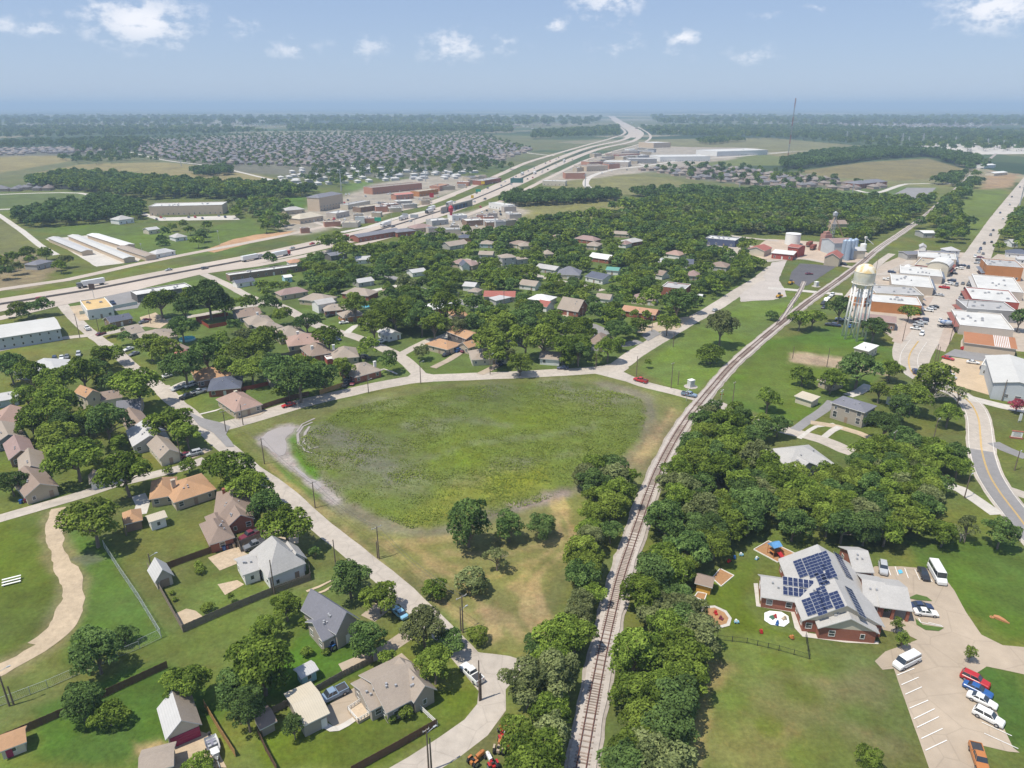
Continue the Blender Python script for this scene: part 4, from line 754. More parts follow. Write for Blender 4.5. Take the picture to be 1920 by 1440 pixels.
# --- around the curve and the middle of town
for lb, wg, rc, wc, kw in (
    ('tan hip-roofed corner house with white chimney and brick walls by the junction', [(664, 708, 717, 694, 13, 2.8, 2.8, 'h')], 'tan', 'brick', dict(chim=(.92, .3, 'white'))),
    ('tan-roofed house with white chimney, last of the row above the corner house', [(624, 674, 674, 669, 13, 2.8, 3.0, 'h')], 'tan', 'tan', dict(chim=(.1, .5, 'white'))),
    ('tan-roofed brick house with tall white chimney in the middle of the row', [(580, 669, 626, 661, 14, 2.8, 3.2, 'h')], 'brown', 'brick', dict(chim=(.25, .3, 'white'))),
    ('pinkish hip-roofed house with white chimney in the diagonal row', [(540, 650, 608, 642, 14, 2.8, 3.2, 'h')], 'pink', 'tan', dict(chim=(.35, .6, 'white'))),
    ('grey-brown hip-roofed house above the pinkish one in the diagonal row', [(524, 636, 579, 627, 15, 2.8, 3.2, 'h')], 'tan', 'tan', {}),
    ('tan-roofed house squeezed between two larger roofs in the diagonal row', [(494, 620, 532, 612, 12, 2.8, 2.6, 'h')], 'tan', 'tan', {}),
    ('pale tan hip-roofed house with small chimney near the top of the diagonal row', [(466, 610, 514, 603, 13, 2.8, 2.8, 'h')], 'tan', 'tan', dict(chim=(.5, .5, 'white'))),
    ('greyish-roofed house at the top of the diagonal row behind a dark tree', [(446, 596, 493, 589, 13, 2.8, 2.6, 'g')], 'brown', 'grey', {}),
    ('white flat patio roof on a small red shed in a back garden', [(613, 674, 633, 671, 5, 2.4, 0, 'f')], 'white', 'red', dict(cat='shed', name='garden_shed', win=None, door=False, vents=0)),
    ('small brown shed by the back fence above the red car', [(505, 717, 528, 712, 5, 2.2, .9, 'g')], 'brown', 'taupe', dict(cat='shed', name='garden_shed', win=None, door=False, vents=0)),
    ('little white house with grey gable roof on an open lawn', [(727, 631, 754, 625, 10, 2.7, 1.8, 'G')], 'lgrey', 'white', {}),
    ('sprawling house with bright orange roofs and a two-storey block behind', [(795, 645, 839, 656, 10, 2.8, 2.2, 'h'), (836, 621, 874, 636, 9, 5.6, 1.8, 'g', None, 'dark'), (878, 653, 903, 645, 7, 3.0, 1.8, 'g'), (838, 655, 860, 648, 9, 2.75, 1.6, 'h')], 'orange', 'tan', {}),
    ('tan-roofed house with white front half hidden by a round tree by the curve', [(884, 675, 968, 670, 12, 2.8, 2.8, 'h')], 'tan', 'cream', {}),
    ('orange-roofed house deep among trees behind the sprawling orange house', [(850, 596, 881, 593, 12, 2.8, 2.4, 'h')], 'orange', 'tan', {}),
    ('grey-blue house with white upper storey beside a brick cottage', [(596, 572, 630, 566, 9, 4.8, 1.6, 'g')], 'grey', 'white', {}),
    ('brown-roofed brick cottage beside a dark car', [(608, 584, 652, 580, 10, 2.8, 2.2, 'h')], 'tan', 'brick', {}),
    ('orange-brick cottage with tan roof beside a white parked car', [(643, 596, 684, 590, 10, 2.8, 2.2, 'h')], 'tan', 'orange', {}),
    ('two-storey grey house with tan hip roof and lower wing', [(941, 484, 969, 482, 10, 5.5, 1.8, 'h'), (968, 487, 991, 485, 8, 3.5, 1.4, 'h')], 'tan', 'grey', {}),
    ('low house with maroon roof and grey carport wing', [(906, 556, 966, 557, 11, 2.8, 2.0, 'g'), (930, 564, 968, 555, 6, 2.8, .6, 's', 'lgrey', 'grey')], 'red', 'tan', {}),
    ('white cottage with red roof beside the big brown-roofed brick house', [(1004, 572, 1025, 576, 8, 2.8, 2.2, 'g')], 'red', 'white', {}),
    ('brick house under one tall steep brown roof with garage wing', [(1044, 578, 1084, 585, 12, 2.9, 5.0, 'g')], 'tan', 'brick', {}),
    ('angled tan-roofed house with white front wall among trees', [(972, 533, 1004, 537, 9, 2.8, 2.2, 'g')], 'tan', 'white', {}),
    ('cream house with steep dark blue-grey roof and twin gables', [(1043, 514, 1087, 516, 13, 3.0, 4.0, 'h')], 'slate', 'cream', {}),
    ('house with wide low dark navy roof and pale end', [(1096, 518, 1130, 525, 14, 3.0, 2.2, 'g')], 'dark', 'white', {}),
    ('long grey-roofed house beside a round bush', [(1003, 501, 1041, 507, 9, 2.8, 1.8, 'g')], 'grey', 'grey', {}),
    ('pale tan hip roof rising from the treetops in the middle distance', [(1096, 460, 1121, 462, 12, 3.0, 2.4, 'h')], 'tan', 'tan', {}),
    ('long tan-roofed low house behind the treetops', [(1146, 438, 1181, 440, 9, 2.8, 1.8, 'g')], 'tan', 'tan', {}),
    ('maroon-roofed house half hidden beside the low tan one', [(1158, 457, 1174, 459, 10, 2.8, 2.2, 'h')], 'mauve', 'white', {}),
    ('long brick school building with terracotta roof facing a lawn', [(1164, 582, 1229, 591, 9, 3.0, 1.8, 'g')], 'terra', 'brick', dict(cat='school', name='school_building')),
    ('brick hall with flat pale roof at the edge of the open lawn', [(1240, 537, 1285, 542, (1250, 528), 5.0, 0, 'f')], 'lgrey', 'brick', dict(cat='hall', name='brick_hall')),
    ('white mobile unit standing on the lawn beside the brick hall', [(1299, 553, 1317, 555, 4, 3.0, .5, 'g')], 'white', 'white', dict(cat='cabin', name='portable_cabin', door=False)),
    ('white house with tan roof behind the school building', [(1115, 559, 1144, 562, 8, 2.8, 2.0, 'g')], 'tan', 'white', {}),
    ('mauve-roofed house near the brick hall', [(1289, 517, 1313, 518, 10, 2.8, 2.4, 'h')], 'mauve', 'grey', {}),
    ('white house with dark roof among trees above the mauve-roofed one', [(1280, 494, 1301, 495, 10, 3.2, 2.2, 'g')], 'dark', 'white', {}),
    ('small white-walled house with brown roof in the tree-filled block', [(1226, 514, 1242, 517, 9, 2.8, 2.2, 'g')], 'brown', 'white', {}),
    ('white bungalow with grey roof between dense trees', [(1231, 491, 1246, 492, 9, 2.8, 2.0, 'h')], 'lgrey', 'white', {}),
    ('teal-roofed outbuilding with white awnings', [(1135, 506, 1160, 508, 8, 3.0, 1.4, 'g')], 'green', 'white', dict(cat='shed', name='outbuilding')),
    ('long white-roofed brown block beside the freeway frontage road', [(430, 516, 576, 496, 7, 4.0, 0, 'f')], 'white', 'brown', dict(cat='shop', name='shop')),
    ('small house with dark roof and white front below the long brown block', [(443, 532, 479, 526, 7, 2.8, 1.4, 'g')], 'dark', 'white', {}),
    ('white house with red-orange roof by the frontage road', [(543, 494, 570, 491, 9, 2.8, 1.8, 'h')], 'terra', 'white', {}),
    ('pair of pale teal sheds among the trees', [(533, 521, 549, 519, 7, 3.2, 1.0, 'g')], 'white', 'teal', dict(cat='shed', name='outbuilding', door=False)),
    ('purple-fronted shop with dark roof beside the freeway', [(620, 480, 652, 475, 10, 3.5, 1.4, 'g')], 'slate', 'dark', dict(cat='shop', name='shop')),
    ('low house with pale grey roof on the lawn beside a white car', [(668, 488, 697, 486, 10, 2.8, 1.6, 'g')], 'lgrey', 'white', {}),
    ('brown-roofed house half hidden beside the grey asphalt street', [(717, 546, 740, 545, 9, 2.8, 2.0, 'h')], 'mauve', 'cream', {}),
    ('grey-roofed house on the corner of the asphalt street', [(672, 531, 703, 526, 9, 2.8, 1.6, 'g')], 'lgrey', 'grey', {}),
    ('white house with grey roof at the edge of a big lawn', [(773, 512, 801, 508, 9, 2.8, 1.4, 'g')], 'lgrey', 'white', {}),
    ('white-trimmed dark house with steep front gable', [(866, 499, 882, 498, 9, 3.4, 2.6, 'G')], 'dark', 'white', {}),
    ('two small grey and tan roofs close together beside the street', [(866, 536, 890, 538, 9, 2.9, 1.6, 'g'), (876, 546, 896, 548, 7, 2.8, 1.6, 'h', 'tan', 'cream')], 'lgrey', 'white', {}),
    ('house with pale tan roof beside a blue parked car in the tree-shaded street', [(896, 477, 924, 478, 9, 2.8, 1.8, 'g')], 'tan', 'grey', {}),
    ('blue-awninged white house with tan roof', [(897, 457, 923, 458, 10, 3.0, 2.0, 'h')], 'tan', 'blue', {}),
    ('brown-roofed house with orange end wall among tall trees', [(858, 446, 884, 446, 10, 3.0, 2.0, 'h')], 'dark', 'orange', {}),
    ('white-fronted house with blue-grey gable at the field edge', [(1083, 415, 1105, 415, 10, 3.4, 2.6, 'G')], 'slate', 'white', {}),
    ('small tan roof poking from treetops in the far block', [(1022, 477, 1040, 476, 9, 3.0, 2.2, 'h')], 'tan', 'tan', {}),
    ('pinkish roof peeping out between trees below the field', [(1036, 446, 1056, 446, 10, 3.0, 2.2, 'h')], 'brown', 'tan', {}),
    ('tan roof glimpsed behind the grey two-storey house', [(975, 462, 998, 461, 10, 3.0, 2.2, 'h')], 'tan', 'cream', {}),
    ('house with wide brown gable by the curving street bend', [(1098, 643, 1136, 648, 12, 3.2, 3.4, 'h')], 'brown', 'grey', {}),
    ('white cottage with tan roof at the foot of the tree-lined lawn', [(1010, 672, 1050, 675, 9, 2.8, 2.0, 'g')], 'tan', 'white', {})):
    B(lb, wg, rc, wc, **kw)
# --- right of the tracks
apt = B('two-storey stone-grey house with blue-grey roof and shuttered windows', [(1557, 754, 1622, 774, 9, 5.8, 1.6, 'h')], 'slate', 'taupe', win='t', vents=3)
B('open cream-roofed carport shed beside the two-storey house', [(1489, 742, 1523, 753, 5.5, 2.6, .5, 's')], 'cream', 'cream', 'shed', 'carport', win=None, door=False, vents=0)
B('white garage with blue-grey roof between trees', [(1660, 742, 1690, 753, 9, 3.0, 2.2, 'G')], 'slate', 'white', 'garage', 'garage', vents=0)
B('grey-roofed house half buried in the thicket beside a white car', [(1476, 880, 1566, 870, 13, 2.9, 3.2, 'h'), (1468, 868, 1496, 884, 8, 2.8, 2.0, 'g')], 'grey', 'grey')
B('small tan-roofed house almost hidden in the trees by the lawn', [(1532, 712, 1560, 722, 8, 2.8, 2.2, 'g')], 'tan', 'tan')
B('white flat-topped pump house beside the water tower', [(1600, 652, 1629, 659, 10, 3.6, .5, 's')], 'white', 'cream', 'shed', 'pump_house', win='n')
whs = B('large pale metal warehouse with blue-grey wall at the right edge', [(1862, 717, 1960, 731, 34, 6.5, 1.6, 'G')], 'metal', 'steel', 'warehouse', 'warehouse', win=None, door=False, vents=0)
on_wall(whs, WIN['s'], .32, 1.4, 'window'); on_wall(whs, WIN['w'], .55, 1.2, 'window')
B('white flat-roofed office attached to the gravel lot', [(1840, 684, 1878, 691, 11, 4.2, 0, 'f')], 'white', 'steel', 'office', 'office_building')
rb = B('low tan block building with rusty and white striped metal roof', [(1808, 642, 1908, 655, 15, 4.0, 1.0, 's')], 'rust', 'beige', 'shop', 'shop', win=None, vents=0)
ax, ay, ang, L_, D_ = rb['_frame']; m_ = MB()
for k in range(9): x_ = L_*.58+k*L_*.034; m_.add([(x_, .1, 4.04), (x_+L_*.019, .1, 4.04), (x_+L_*.019, D_-.1, 5.04), (x_, D_-.1, 5.04)], [(0, 1, 2, 3)])
m_.build('pale_roof_sheets', roofm('white'), rb, loc=(ax-rb.location.x, ay-rb.location.y, 0), rot=(0, 0, ang))
# downtown: brick shopfronts with parapets on both sides of the main street
for lb, w, rc, wc in (('shop with white roof and stained plaster side wall, nearest on the east side', (1800, 609, 1902, 619, (1810, 589), 4.6, 0, 'f'), 'white', 'weather'),
        ('shop with plain grey side wall, second on the east side of main street', (1814, 578, 1908, 584, (1818, 569), 6.0, 0, 'f'), 'lgrey', 'dgrey'),
        ('shop with red-painted side wall and small arched windows on the east side', (1823, 560, 1912, 568, (1832, 545), 5.4, 0, 'f'), 'white', 'red'),
        ('broad white-roofed shop behind the red-walled one on the east side', (1834, 541, 1920, 549, (1844, 520), 4.6, 0, 'f'), 'white', 'weather'),
        ('tall orange brick corner block at the far end of the east side', (1851, 497, 1920, 502, (1856, 489), 8.5, 0, 'f'), 'lgrey', 'orange'),
        ('orange brick shop with white round sign on its wall, nearest on the west side', (1636, 565, 1729, 573, (1641, 556), 5.4, 0, 'f'), 'white', 'orange'),
        ('shop with tan plaster side wall, second on the west side of main street', (1642, 549, 1733, 554, (1650, 540), 6.0, 0, 'f'), 'lgrey', 'tan'),
        ('white-roofed shop with pale grey wall in the middle of the west side', (1672, 533, 1751, 540, (1682, 518), 4.6, 0, 'f'), 'white', 'stone'),
        ('white-roofed shop with cluttered roof, fourth on the west side', (1688, 512, 1768, 519, (1698, 502), 4.6, 0, 'f'), 'white', 'weather'),
        ('brick shop in front of the white arched roof on the west side', (1715, 496, 1779, 503, (1722, 486), 5.4, 0, 'f'), 'cream', 'brick'),
        ('white-roofed block at the far end of the west side', (1721, 481, 1794, 487, (1728, 474), 5.0, 0, 'f'), 'white', 'stone'),
        ('red brick flat-roofed building left of the shops behind the water tower', (1590, 554, 1623, 559, (1606, 534), 5.0, 0, 'f'), 'white', 'orange')):
    o = B(lb, [w], rc, wc, 'shop', 'shop', 'brick shops along main street', vents=3, win='s' if wc == 'red' or w[5] > 8 else None, detail=False)
    ax, ay, ang, L, D = o['_frame']; f = 3 if 'east' in lb else 1; aw = MB(); aw.add([(-D*.46, 0, .5), (D*.46, 0, .5), (D*.46, -2.3, 0), (-D*.46, -2.3, 0), (-D*.46, 0, .4), (D*.46, 0, .4), (D*.46, -2.3, -.1), (-D*.46, -2.3, -.1)], [(0, 3, 2, 1), (4, 5, 6, 7), (3, 7, 6, 2), (0, 4, 7, 3), (1, 2, 6, 5)])
    on_wall(o, aw.mesh('awning', [mat('awning_'+('a', 'b', 'c')[len(lb) % 3], ((.42, .40, .38), (.24, .09, .07), (.16, .18, .22))[len(lb) % 3], .8)]), .5, 3.1, 'awning', f)
    for q in (.2, .5, .8): on_wall(o, WIN['t'], q, .5, 'shop_window', f)
B('white barrel-vaulted roof hall rising between the west side shops', [(1738, 497, 1780, 502, 16, 6.2, 3.2, 'b')], 'white', 'cream', 'hall', 'arched_hall', win=None, door=False, vents=0)
B('long low building with brown metal roof below the orange brick shop', [(1606, 598, 1681, 606, 12, 4.0, 1.6, 'g')], 'mauve', 'brown', 'shop', 'shop', win='n', vents=0)
B('white pyramid-roofed pavilion behind the west side shops', [(1686, 503, 1712, 506, 10, 3.0, 2.2, 'h')], 'white', 'brown', 'pavilion', 'pavilion', win=None, vents=0)
B('grey metal-roofed store shed at the top of the west side', [(1702, 477, 1790, 476, 12, 4.0, .8, 'g')], 'slate', 'grey', 'shed', 'outbuilding', vents=0)
B('white two-storey house with grey roof near the top of main street', [(1776, 470, 1802, 470, 9, 5.5, 2.0, 'h')], 'lgrey', 'white')
B('white-roofed store among trees left of main street', [(1732, 437, 1758, 437, 14, 4.0, 1.0, 'g')], 'white', 'grey', 'shop', 'shop')
B('white shed with grey roof among trees below the white-roofed store', [(1724, 463, 1738, 464, 10, 3.4, 1.6, 'G')], 'lgrey', 'white', 'shed', 'outbuilding', vents=0)
B('house with dark blue roof at the right edge above the brick block', [(1886, 474, 1935, 478, 12, 3.2, 2.4, 'h')], 'dark', 'white')
B('bungalow with pale roof right of the dark blue-roofed house', [(1908, 486, 1950, 489, 10, 3.0, 1.8, 'h')], 'lgrey', 'white')
B('white cottage peeping from trees right of main street', [(1898, 456, 1912, 456, 10, 3.2, 2.2, 'g')], 'grey', 'white')
# grain and feed works
B('long blue and white retail block with flat white roof', [(1323, 446, 1379, 451, 14, 5.2, 0, 'f')], 'white', 'navy', 'shop', 'shop', vents=4)
B('tan metal barn with red roof and wooden doors beside the feed works', [(1400, 467, 1434, 471, 16, 4.2, 2.2, 'G')], 'red', 'cream', 'barn', 'barn', win=None)
B('red and white feed store with white canopy roof', [(1446, 474, 1488, 478, 12, 4.0, .6, 's', 'white', 'red'), (1476, 462, 1498, 465, 12, 7.0, 1.2, 'g', 'red', 'red')], 'white', 'red', 'shop', 'feed_store')
B('shed with red roof and pale gable beside the blue-grey silos', [(1545, 482, 1575, 485, 16, 5.5, 3.0, 'G')], 'red', 'tan', 'shed', 'grain_shed', win=None, door=False, vents=0)
B('pale grey grain warehouse behind the silos', [(1565, 456, 1605, 455, 18, 9.0, 2.0, 'g')], 'mauve', 'steel', 'warehouse', 'warehouse', win=None, door=False, vents=0)
B('white metal feed shed beside the tracks', [(1600, 470, 1625, 470, 12, 6.0, 1.6, 'g')], 'lgrey', 'cream', 'shed', 'grain_shed', win=None, door=False, vents=0)
B('long brown-roofed hall hidden in the woods behind the feed works', [(1560, 420, 1592, 420, 18, 4.0, 2.2, 'g')], 'brown', 'tan', 'hall', 'hall', win=None, vents=0)
# --- along and beyond the freeway
B('beige four-storey hotel with grey roof and orange end wall', [(598, 371, 643, 363, 16, 13.5, 2.6, 'h')], 'slate', 'beige', 'hotel', 'hotel', win='s', detail=False, vents=0)
B('long two-storey beige office with white flat roof and arched windows', [(278, 387, 416, 384, 26, 9.0, 0, 'f')], 'white', 'beige', 'office', 'office_building', vents=6)
for lb, w, rc in (('shortest storage shed row with grey roof at the west end of the yard', (89, 446, 152, 472, 8, 3.2, .8, 'g'), 'lgrey'), ('longest storage shed row with blue-grey roof in the middle of the yard', (126, 442, 231, 485, 8, 3.2, .8, 'g'), 'metal'),
                  ('storage shed row with bright white roof in the yard', (162, 440, 230, 461, 9, 3.4, .8, 'g'), 'white'), ('storage shed row with tan-grey roof nearest the freeway', (217, 463, 272, 481, 8, 3.2, .8, 'g'), 'tan')):
    B(lb, [w], rc, 'beige', 'storage shed', 'storage_building', 'storage sheds west of the freeway', win=None, door=False, vents=0)
for lb, w, rc, wc in (('red brick strip mall with gabled parapets beyond the freeway', (698, 352, 791, 343, 18, 8.0, 0, 'f'), 'tan', 'strip'), ('red-roofed fuel station shop in front of the strip mall', (742, 366, 776, 363, 12, 5.5, 1.2, 'g'), 'rose', 'strip'),
        ('orange-brown strip shop right of the red fuel station', (786, 359, 822, 354, 14, 6, 0, 'f'), 'cream', 'orange'), ('red-roofed restaurant at the right of the strip mall', (824, 349, 842, 345, 14, 6, 0, 'f'), 'terra', 'strip'),
        ('tan-roofed restaurant beside the slip road', (562, 411, 607, 404, 16, 4.5, 3.5, 'h'), 'cream', 'beige'), ('grey-roofed low building left of the hotel', (535, 395, 572, 392, 14, 4, 2.5, 'h'), 'grey', 'tan'),
        ('long white canopy roof right of the hotel', (652, 384, 694, 376, 10, 5, 0, 'f'), 'lgrey', 'cream'), ('brown brick shop with white arched porch by the slip road', (676, 389, 718, 383, 12, 5, 0, 'f'), 'cream', 'brown'),
        ('white shop beside the hotel car park', (630, 400, 655, 395, 12, 5, 0, 'f'), 'white', 'weather'), ('white and blue drive-in building by the overpass', (848, 405, 876, 403, 12, 4.5, 0, 'f'), 'white', 'white'),
        ('long dark blue-roofed motel on the near side of the freeway', (672, 445, 752, 432, 12, 4.2, 1.6, 'g'), 'slate', 'brick'), ('grey-roofed motel wing right of the long blue one', (745, 436, 780, 432, 14, 4, 1.6, 'h'), 'slate', 'brick'),
        ('shop with white flat roof near the overpass', (810, 414, 841, 411, 12, 4.5, 0, 'f'), 'white', 'grey'), ('maroon-roofed restaurant on the near side of the freeway', (778, 429, 815, 425, 14, 4, 2.6, 'h'), 'mauve', 'beige'),
        ('white flat-roofed shop with brown wall near the drive-in', (875, 414, 908, 412, 14, 5, 0, 'f'), 'white', 'brown'), ('blue-grey canopied shop at the end of the near strip', (912, 417, 946, 416, 14, 4.5, 0, 'f'), 'lgrey', 'brown'),
        ('long white canopy of a fuel station near the field', (916, 380, 952, 385, 10, 5.5, 0, 'f'), 'white', 'white'), ('white kiosk at the edge of the fuel station', (948, 399, 960, 399, 8, 5, 0, 'f'), 'white', 'white'),
        ('glass-fronted store with white roof standing alone by the new road', (1017, 339, 1060, 340, 14, 6, 0, 'f'), 'white', 'cream'), ('brown brick store with white lettered front beyond the freeway', (905, 339, 940, 333, 16, 6, 0, 'f'), 'lgrey', 'brick'),
        ('huge white store at the centre of the far retail park', (1238, 294, 1332, 293, 60, 9, 0, 'f'), 'white', 'white'), ('long white warehouse at the right of the far retail park', (1345, 284, 1440, 281, 70, 10, 0, 'f'), 'white', 'white'),
        ('white-fronted store left of the huge white store', (1130, 303, 1178, 304, 40, 8, 0, 'f'), 'white', 'weather'), ('tan store in the far retail park beside the freeway', (1100, 312, 1140, 310, 30, 8, 0, 'f'), 'tan', 'beige'),
        ('red-brown store in the far retail park', (1160, 290, 1200, 288, 40, 9, 0, 'f'), 'tan', 'brick'), ('dark-windowed store between the far white stores', (1180, 298, 1232, 298, 40, 8, 0, 'f'), 'lgrey', 'dgrey'),
        ('distant white hall standing alone in the fields', (1226, 268, 1258, 267, 60, 12, 0, 'f'), 'white', 'beige'), ('purple-roofed fire station beside the parking lot', (1612, 345, 1665, 340, 20, 6, 3, 'h'), 'slate', 'brick'),
        ('farm shed with white roof by the far stretch of main street', (1846, 310, 1868, 309, 16, 5, 1.5, 'g'), 'white', 'white'), ('low white farm building by the far stretch of main street', (1865, 325, 1890, 323, 14, 4, 1.5, 'g'), 'white', 'cream'),
        ('white tin roof among the woods left of the feed works', (1496, 398, 1512, 397, 12, 4, 1.5, 'g'), 'white', 'white'), ('dark-roofed shop right beside the storage yard entrance', (68, 497, 100, 489, 10, 3.5, 1.8, 'h'), 'slate', 'grey'),
        ('grey-roofed house beside the brown dirt works', (292, 477, 330, 470, 10, 3, 2.2, 'h'), 'lgrey', 'white'), ('grey farmhouse in the green field west of the freeway', (328, 446, 352, 443, 12, 3, 2.4, 'h'), 'grey', 'white'),
        ('lilac-roofed farmhouse with white fence among dark trees', (222, 413, 252, 409, 14, 4, 3, 'h'), 'grey', 'white'), ('pale shed beside the farmhouse in the green field', (278, 432, 300, 429, 10, 3.5, 1.6, 'g'), 'lgrey', 'cream')):
    B(lb, [w], rc, wc, 'house' if 'house' in lb else 'shop', 'farmhouse' if 'house' in lb else 'commercial_building', None, win='s', detail=False, vents=1)

# more roofs glimpsed between the trees of the town blocks
def infill():
    rs = random.Random(77); P = [(450, 540), (600, 500), (760, 478), (1000, 432), (1280, 440), (1420, 485), (1400, 520), (1300, 575), (1150, 640), (1060, 680), (960, 640), (860, 585), (760, 600), (690, 590), (560, 580)]
    ob = defaultdict(list)
    for o in OBST: ob[(int(o[0]//16), int(o[1]//16))].append(o)
    marks = []
    for o in list(col.objects):
        if o.parent is None and o.get('category') in ('house', 'school', 'hall', 'shop') and 'label' in o: q = to_px(o.location.x, o.location.y, 1.5); marks.append((q[0], q[1], o['label']))
    n = 0; used = Counter(); tries = 0
    while n < 16 and tries < 6000:
        tries += 1; px, py = rs.uniform(440, 1420), rs.uniform(432, 680)
        if not inside_px(px, py, P): continue
        g = G(px, py); bi, bj = int(g.x//16), int(g.y//16)
        if any((a-g.x)**2+(b-g.y)**2 < (r+8.5)**2 for i in (-1, 0, 1) for j in (-1, 0, 1) for a, b, r in ob.get((bi+i, bj+j), ())): continue
        x, y, lab = min(marks, key=lambda m: (m[0]-px)**2+(1.6*(m[1]-py))**2); dx, dy = px-x, py-y
        rel = ('right of' if dx > 0 else 'left of') if abs(dx) > abs(dy)*1.1 else ('in front of' if dy > 0 else 'behind')
        rc = rs.choice(['tan', 'brown', 'grey', 'slate', 'lgrey', 'pink', 'tan', 'brown', 'mauve', 'white']); ref = ' '.join(lab.split()[:6]); word = {'tan': 'tan', 'brown': 'brown', 'grey': 'grey', 'slate': 'blue-grey', 'lgrey': 'pale grey', 'pink': 'pinkish', 'mauve': 'mauve', 'white': 'white'}[rc]
        for cut in (' with', ' and', ' of', ' in', ' by', ' at', ' on', ' the', ' beside', ' under', ' one', ' a', ' half', ' near', ' among'):
            while ref.endswith(cut): ref = ref[:-len(cut)]
        label = '%s-roofed house %s the %s' % (word, rel, ref)
        if used[label]: continue
        used[label] += 1; k = ppm(g.x, g.y); w = rs.uniform(11, 16)*k; sl = rs.choice((-.16, .10, .14))
        B(label, [(px-w/2, py-sl*w/2, px+w/2, py+sl*w/2, rs.uniform(9, 12), 2.9, rs.uniform(1.8, 2.8), rs.choice('hgh'))], rc, rs.choice(['tan', 'white', 'cream', 'brick', 'grey']), group='houses of the town blocks')
        ob[(bi, bj)].append((g.x, g.y, 9)); n += 1
def inside_px(px, py, P):
    c = False
    for i in range(len(P)):
        x0, y0 = P[i]; x1, y1 = P[(i+1) % len(P)]
        if (y0 > py) != (y1 > py) and px < (x1-x0)*(py-y0)/(y1-y0)+x0: c = not c
    return c
infill()

# small commercial buildings crowding the freeway frontage and the far retail park
def frontage():
    rs = random.Random(31); ob = [o for o in OBST if o[1] > 420]
    for P, n, ref, wr, hr in (([(560, 432), (640, 400), (700, 380), (790, 368), (850, 352), (800, 376), (700, 408), (600, 432)], 16, 'on the far side of the freeway near the hotel', (8, 18), (4, 6)), ([(770, 436), (850, 412), (930, 390), (975, 384), (960, 420), (900, 430)], 12, 'on the near side of the freeway by the overpass', (8, 16), (4, 6)),
                              ([(1020, 330), (1070, 305), (1120, 288), (1200, 272), (1240, 276), (1190, 300), (1120, 318), (1060, 330)], 26, 'in the far retail park beside the freeway', (16, 40), (5, 9)), ([(900, 345), (840, 350), (880, 335), (930, 322), (960, 318)], 6, 'left of the freeway beyond the strip mall', (10, 24), (4, 7))):
        k = 0; tr = 0; xs = [p[0] for p in P]; ys = [p[1] for p in P]
        while k < n and tr < 900:
            tr += 1; px, py = rs.uniform(min(xs), max(xs)), rs.uniform(min(ys), max(ys)); g = G(px, py)
            if not inside_px(px, py, P): continue
            w = rs.uniform(*wr); d = w*rs.uniform(.5, .9)
            if any((a-g.x)**2+(b-g.y)**2 < (r+w*.6)**2 for a, b, r in ob): continue
            q = w/2*ppm(g.x, g.y); rc = rs.choice(['white', 'white', 'lgrey', 'tan', 'cream', 'cream', 'slate'])
            B('small %s-roofed commercial building %s' % ({'lgrey': 'grey', 'slate': 'blue-grey'}.get(rc, rc), ref), [(px-q, py+rs.uniform(-.05, .05)*q, px+q, py-rs.uniform(0, .15)*q, d, rs.uniform(*hr), 0, 'f')], rc, rs.choice(['white', 'beige', 'strip', 'weather', 'tan', 'tan', 'grey']), 'shop', 'commercial_building', 'small commercial buildings '+ref, win=None, door=False, detail=False, vents=1)
            ob.append((g.x, g.y, w*.6)); k += 1
frontage()
# ------------------------------------------------------------ trees, shrubs and woods
def leaf_mat(name, c0, c1, c2, trans=.22):
    m = bpy.data.materials.new(name); m.use_nodes = True; t = m.node_tree; t.nodes.clear()
    out = nd(t, 'ShaderNodeOutputMaterial'); at = nd(t, 'ShaderNodeAttribute', attribute_name='lv').outputs['Fac']
    oi = nd(t, 'ShaderNodeObjectInfo').outputs['Random']
    a = nd(t, 'ShaderNodeMix', data_type='RGBA', ins={0: at, 6: (*c0, 1), 7: (*c1, 1)}).outputs[2]
    k = nd(t, 'ShaderNodeMapRange', ins={0: oi, 1: .35, 2: 1.0, 3: 0.0, 4: .75}).outputs[0]
    b = nd(t, 'ShaderNodeMix', data_type='RGBA', ins={0: k, 6: a, 7: (*c2, 1)}).outputs[2]
    f = mth(t, 'MULTIPLY', mth(t, 'MULTIPLY_ADD', at, .75, .62), mth(t, 'MULTIPLY_ADD', mth(t, 'FRACT', mth(t, 'MULTIPLY', oi, 7.13)), .5, .75))
    c = nd(t, 'ShaderNodeVectorMath', operation='SCALE', ins={0: b, 3: f}).outputs[0]
    d = nd(t, 'ShaderNodeBsdfDiffuse', ins={0: c}); tr = nd(t, 'ShaderNodeBsdfTranslucent', ins={0: c})
    mx = nd(t, 'ShaderNodeMixShader', ins={0: trans, 1: d.outputs[0], 2: tr.outputs[0]}); t.links.new(mx.outputs[0], out.inputs[0])
    return m
LEAF = leaf_mat('oak_leaves', (.088, .146, .024), (.180, .245, .040), (.185, .230, .042))
LEAFD = leaf_mat('dark_leaves', (.066, .126, .036), (.138, .208, .056), (.100, .152, .046))
LEAFG = leaf_mat('grey_leaves', (.120, .155, .055), (.215, .245, .098), (.165, .185, .075))
LEAFP = leaf_mat('crimson_blossom', (.20, .03, .05), (.34, .07, .10), (.26, .05, .08))
BARK = mat('bark', (.20, .165, .135), .95, .25, 3)
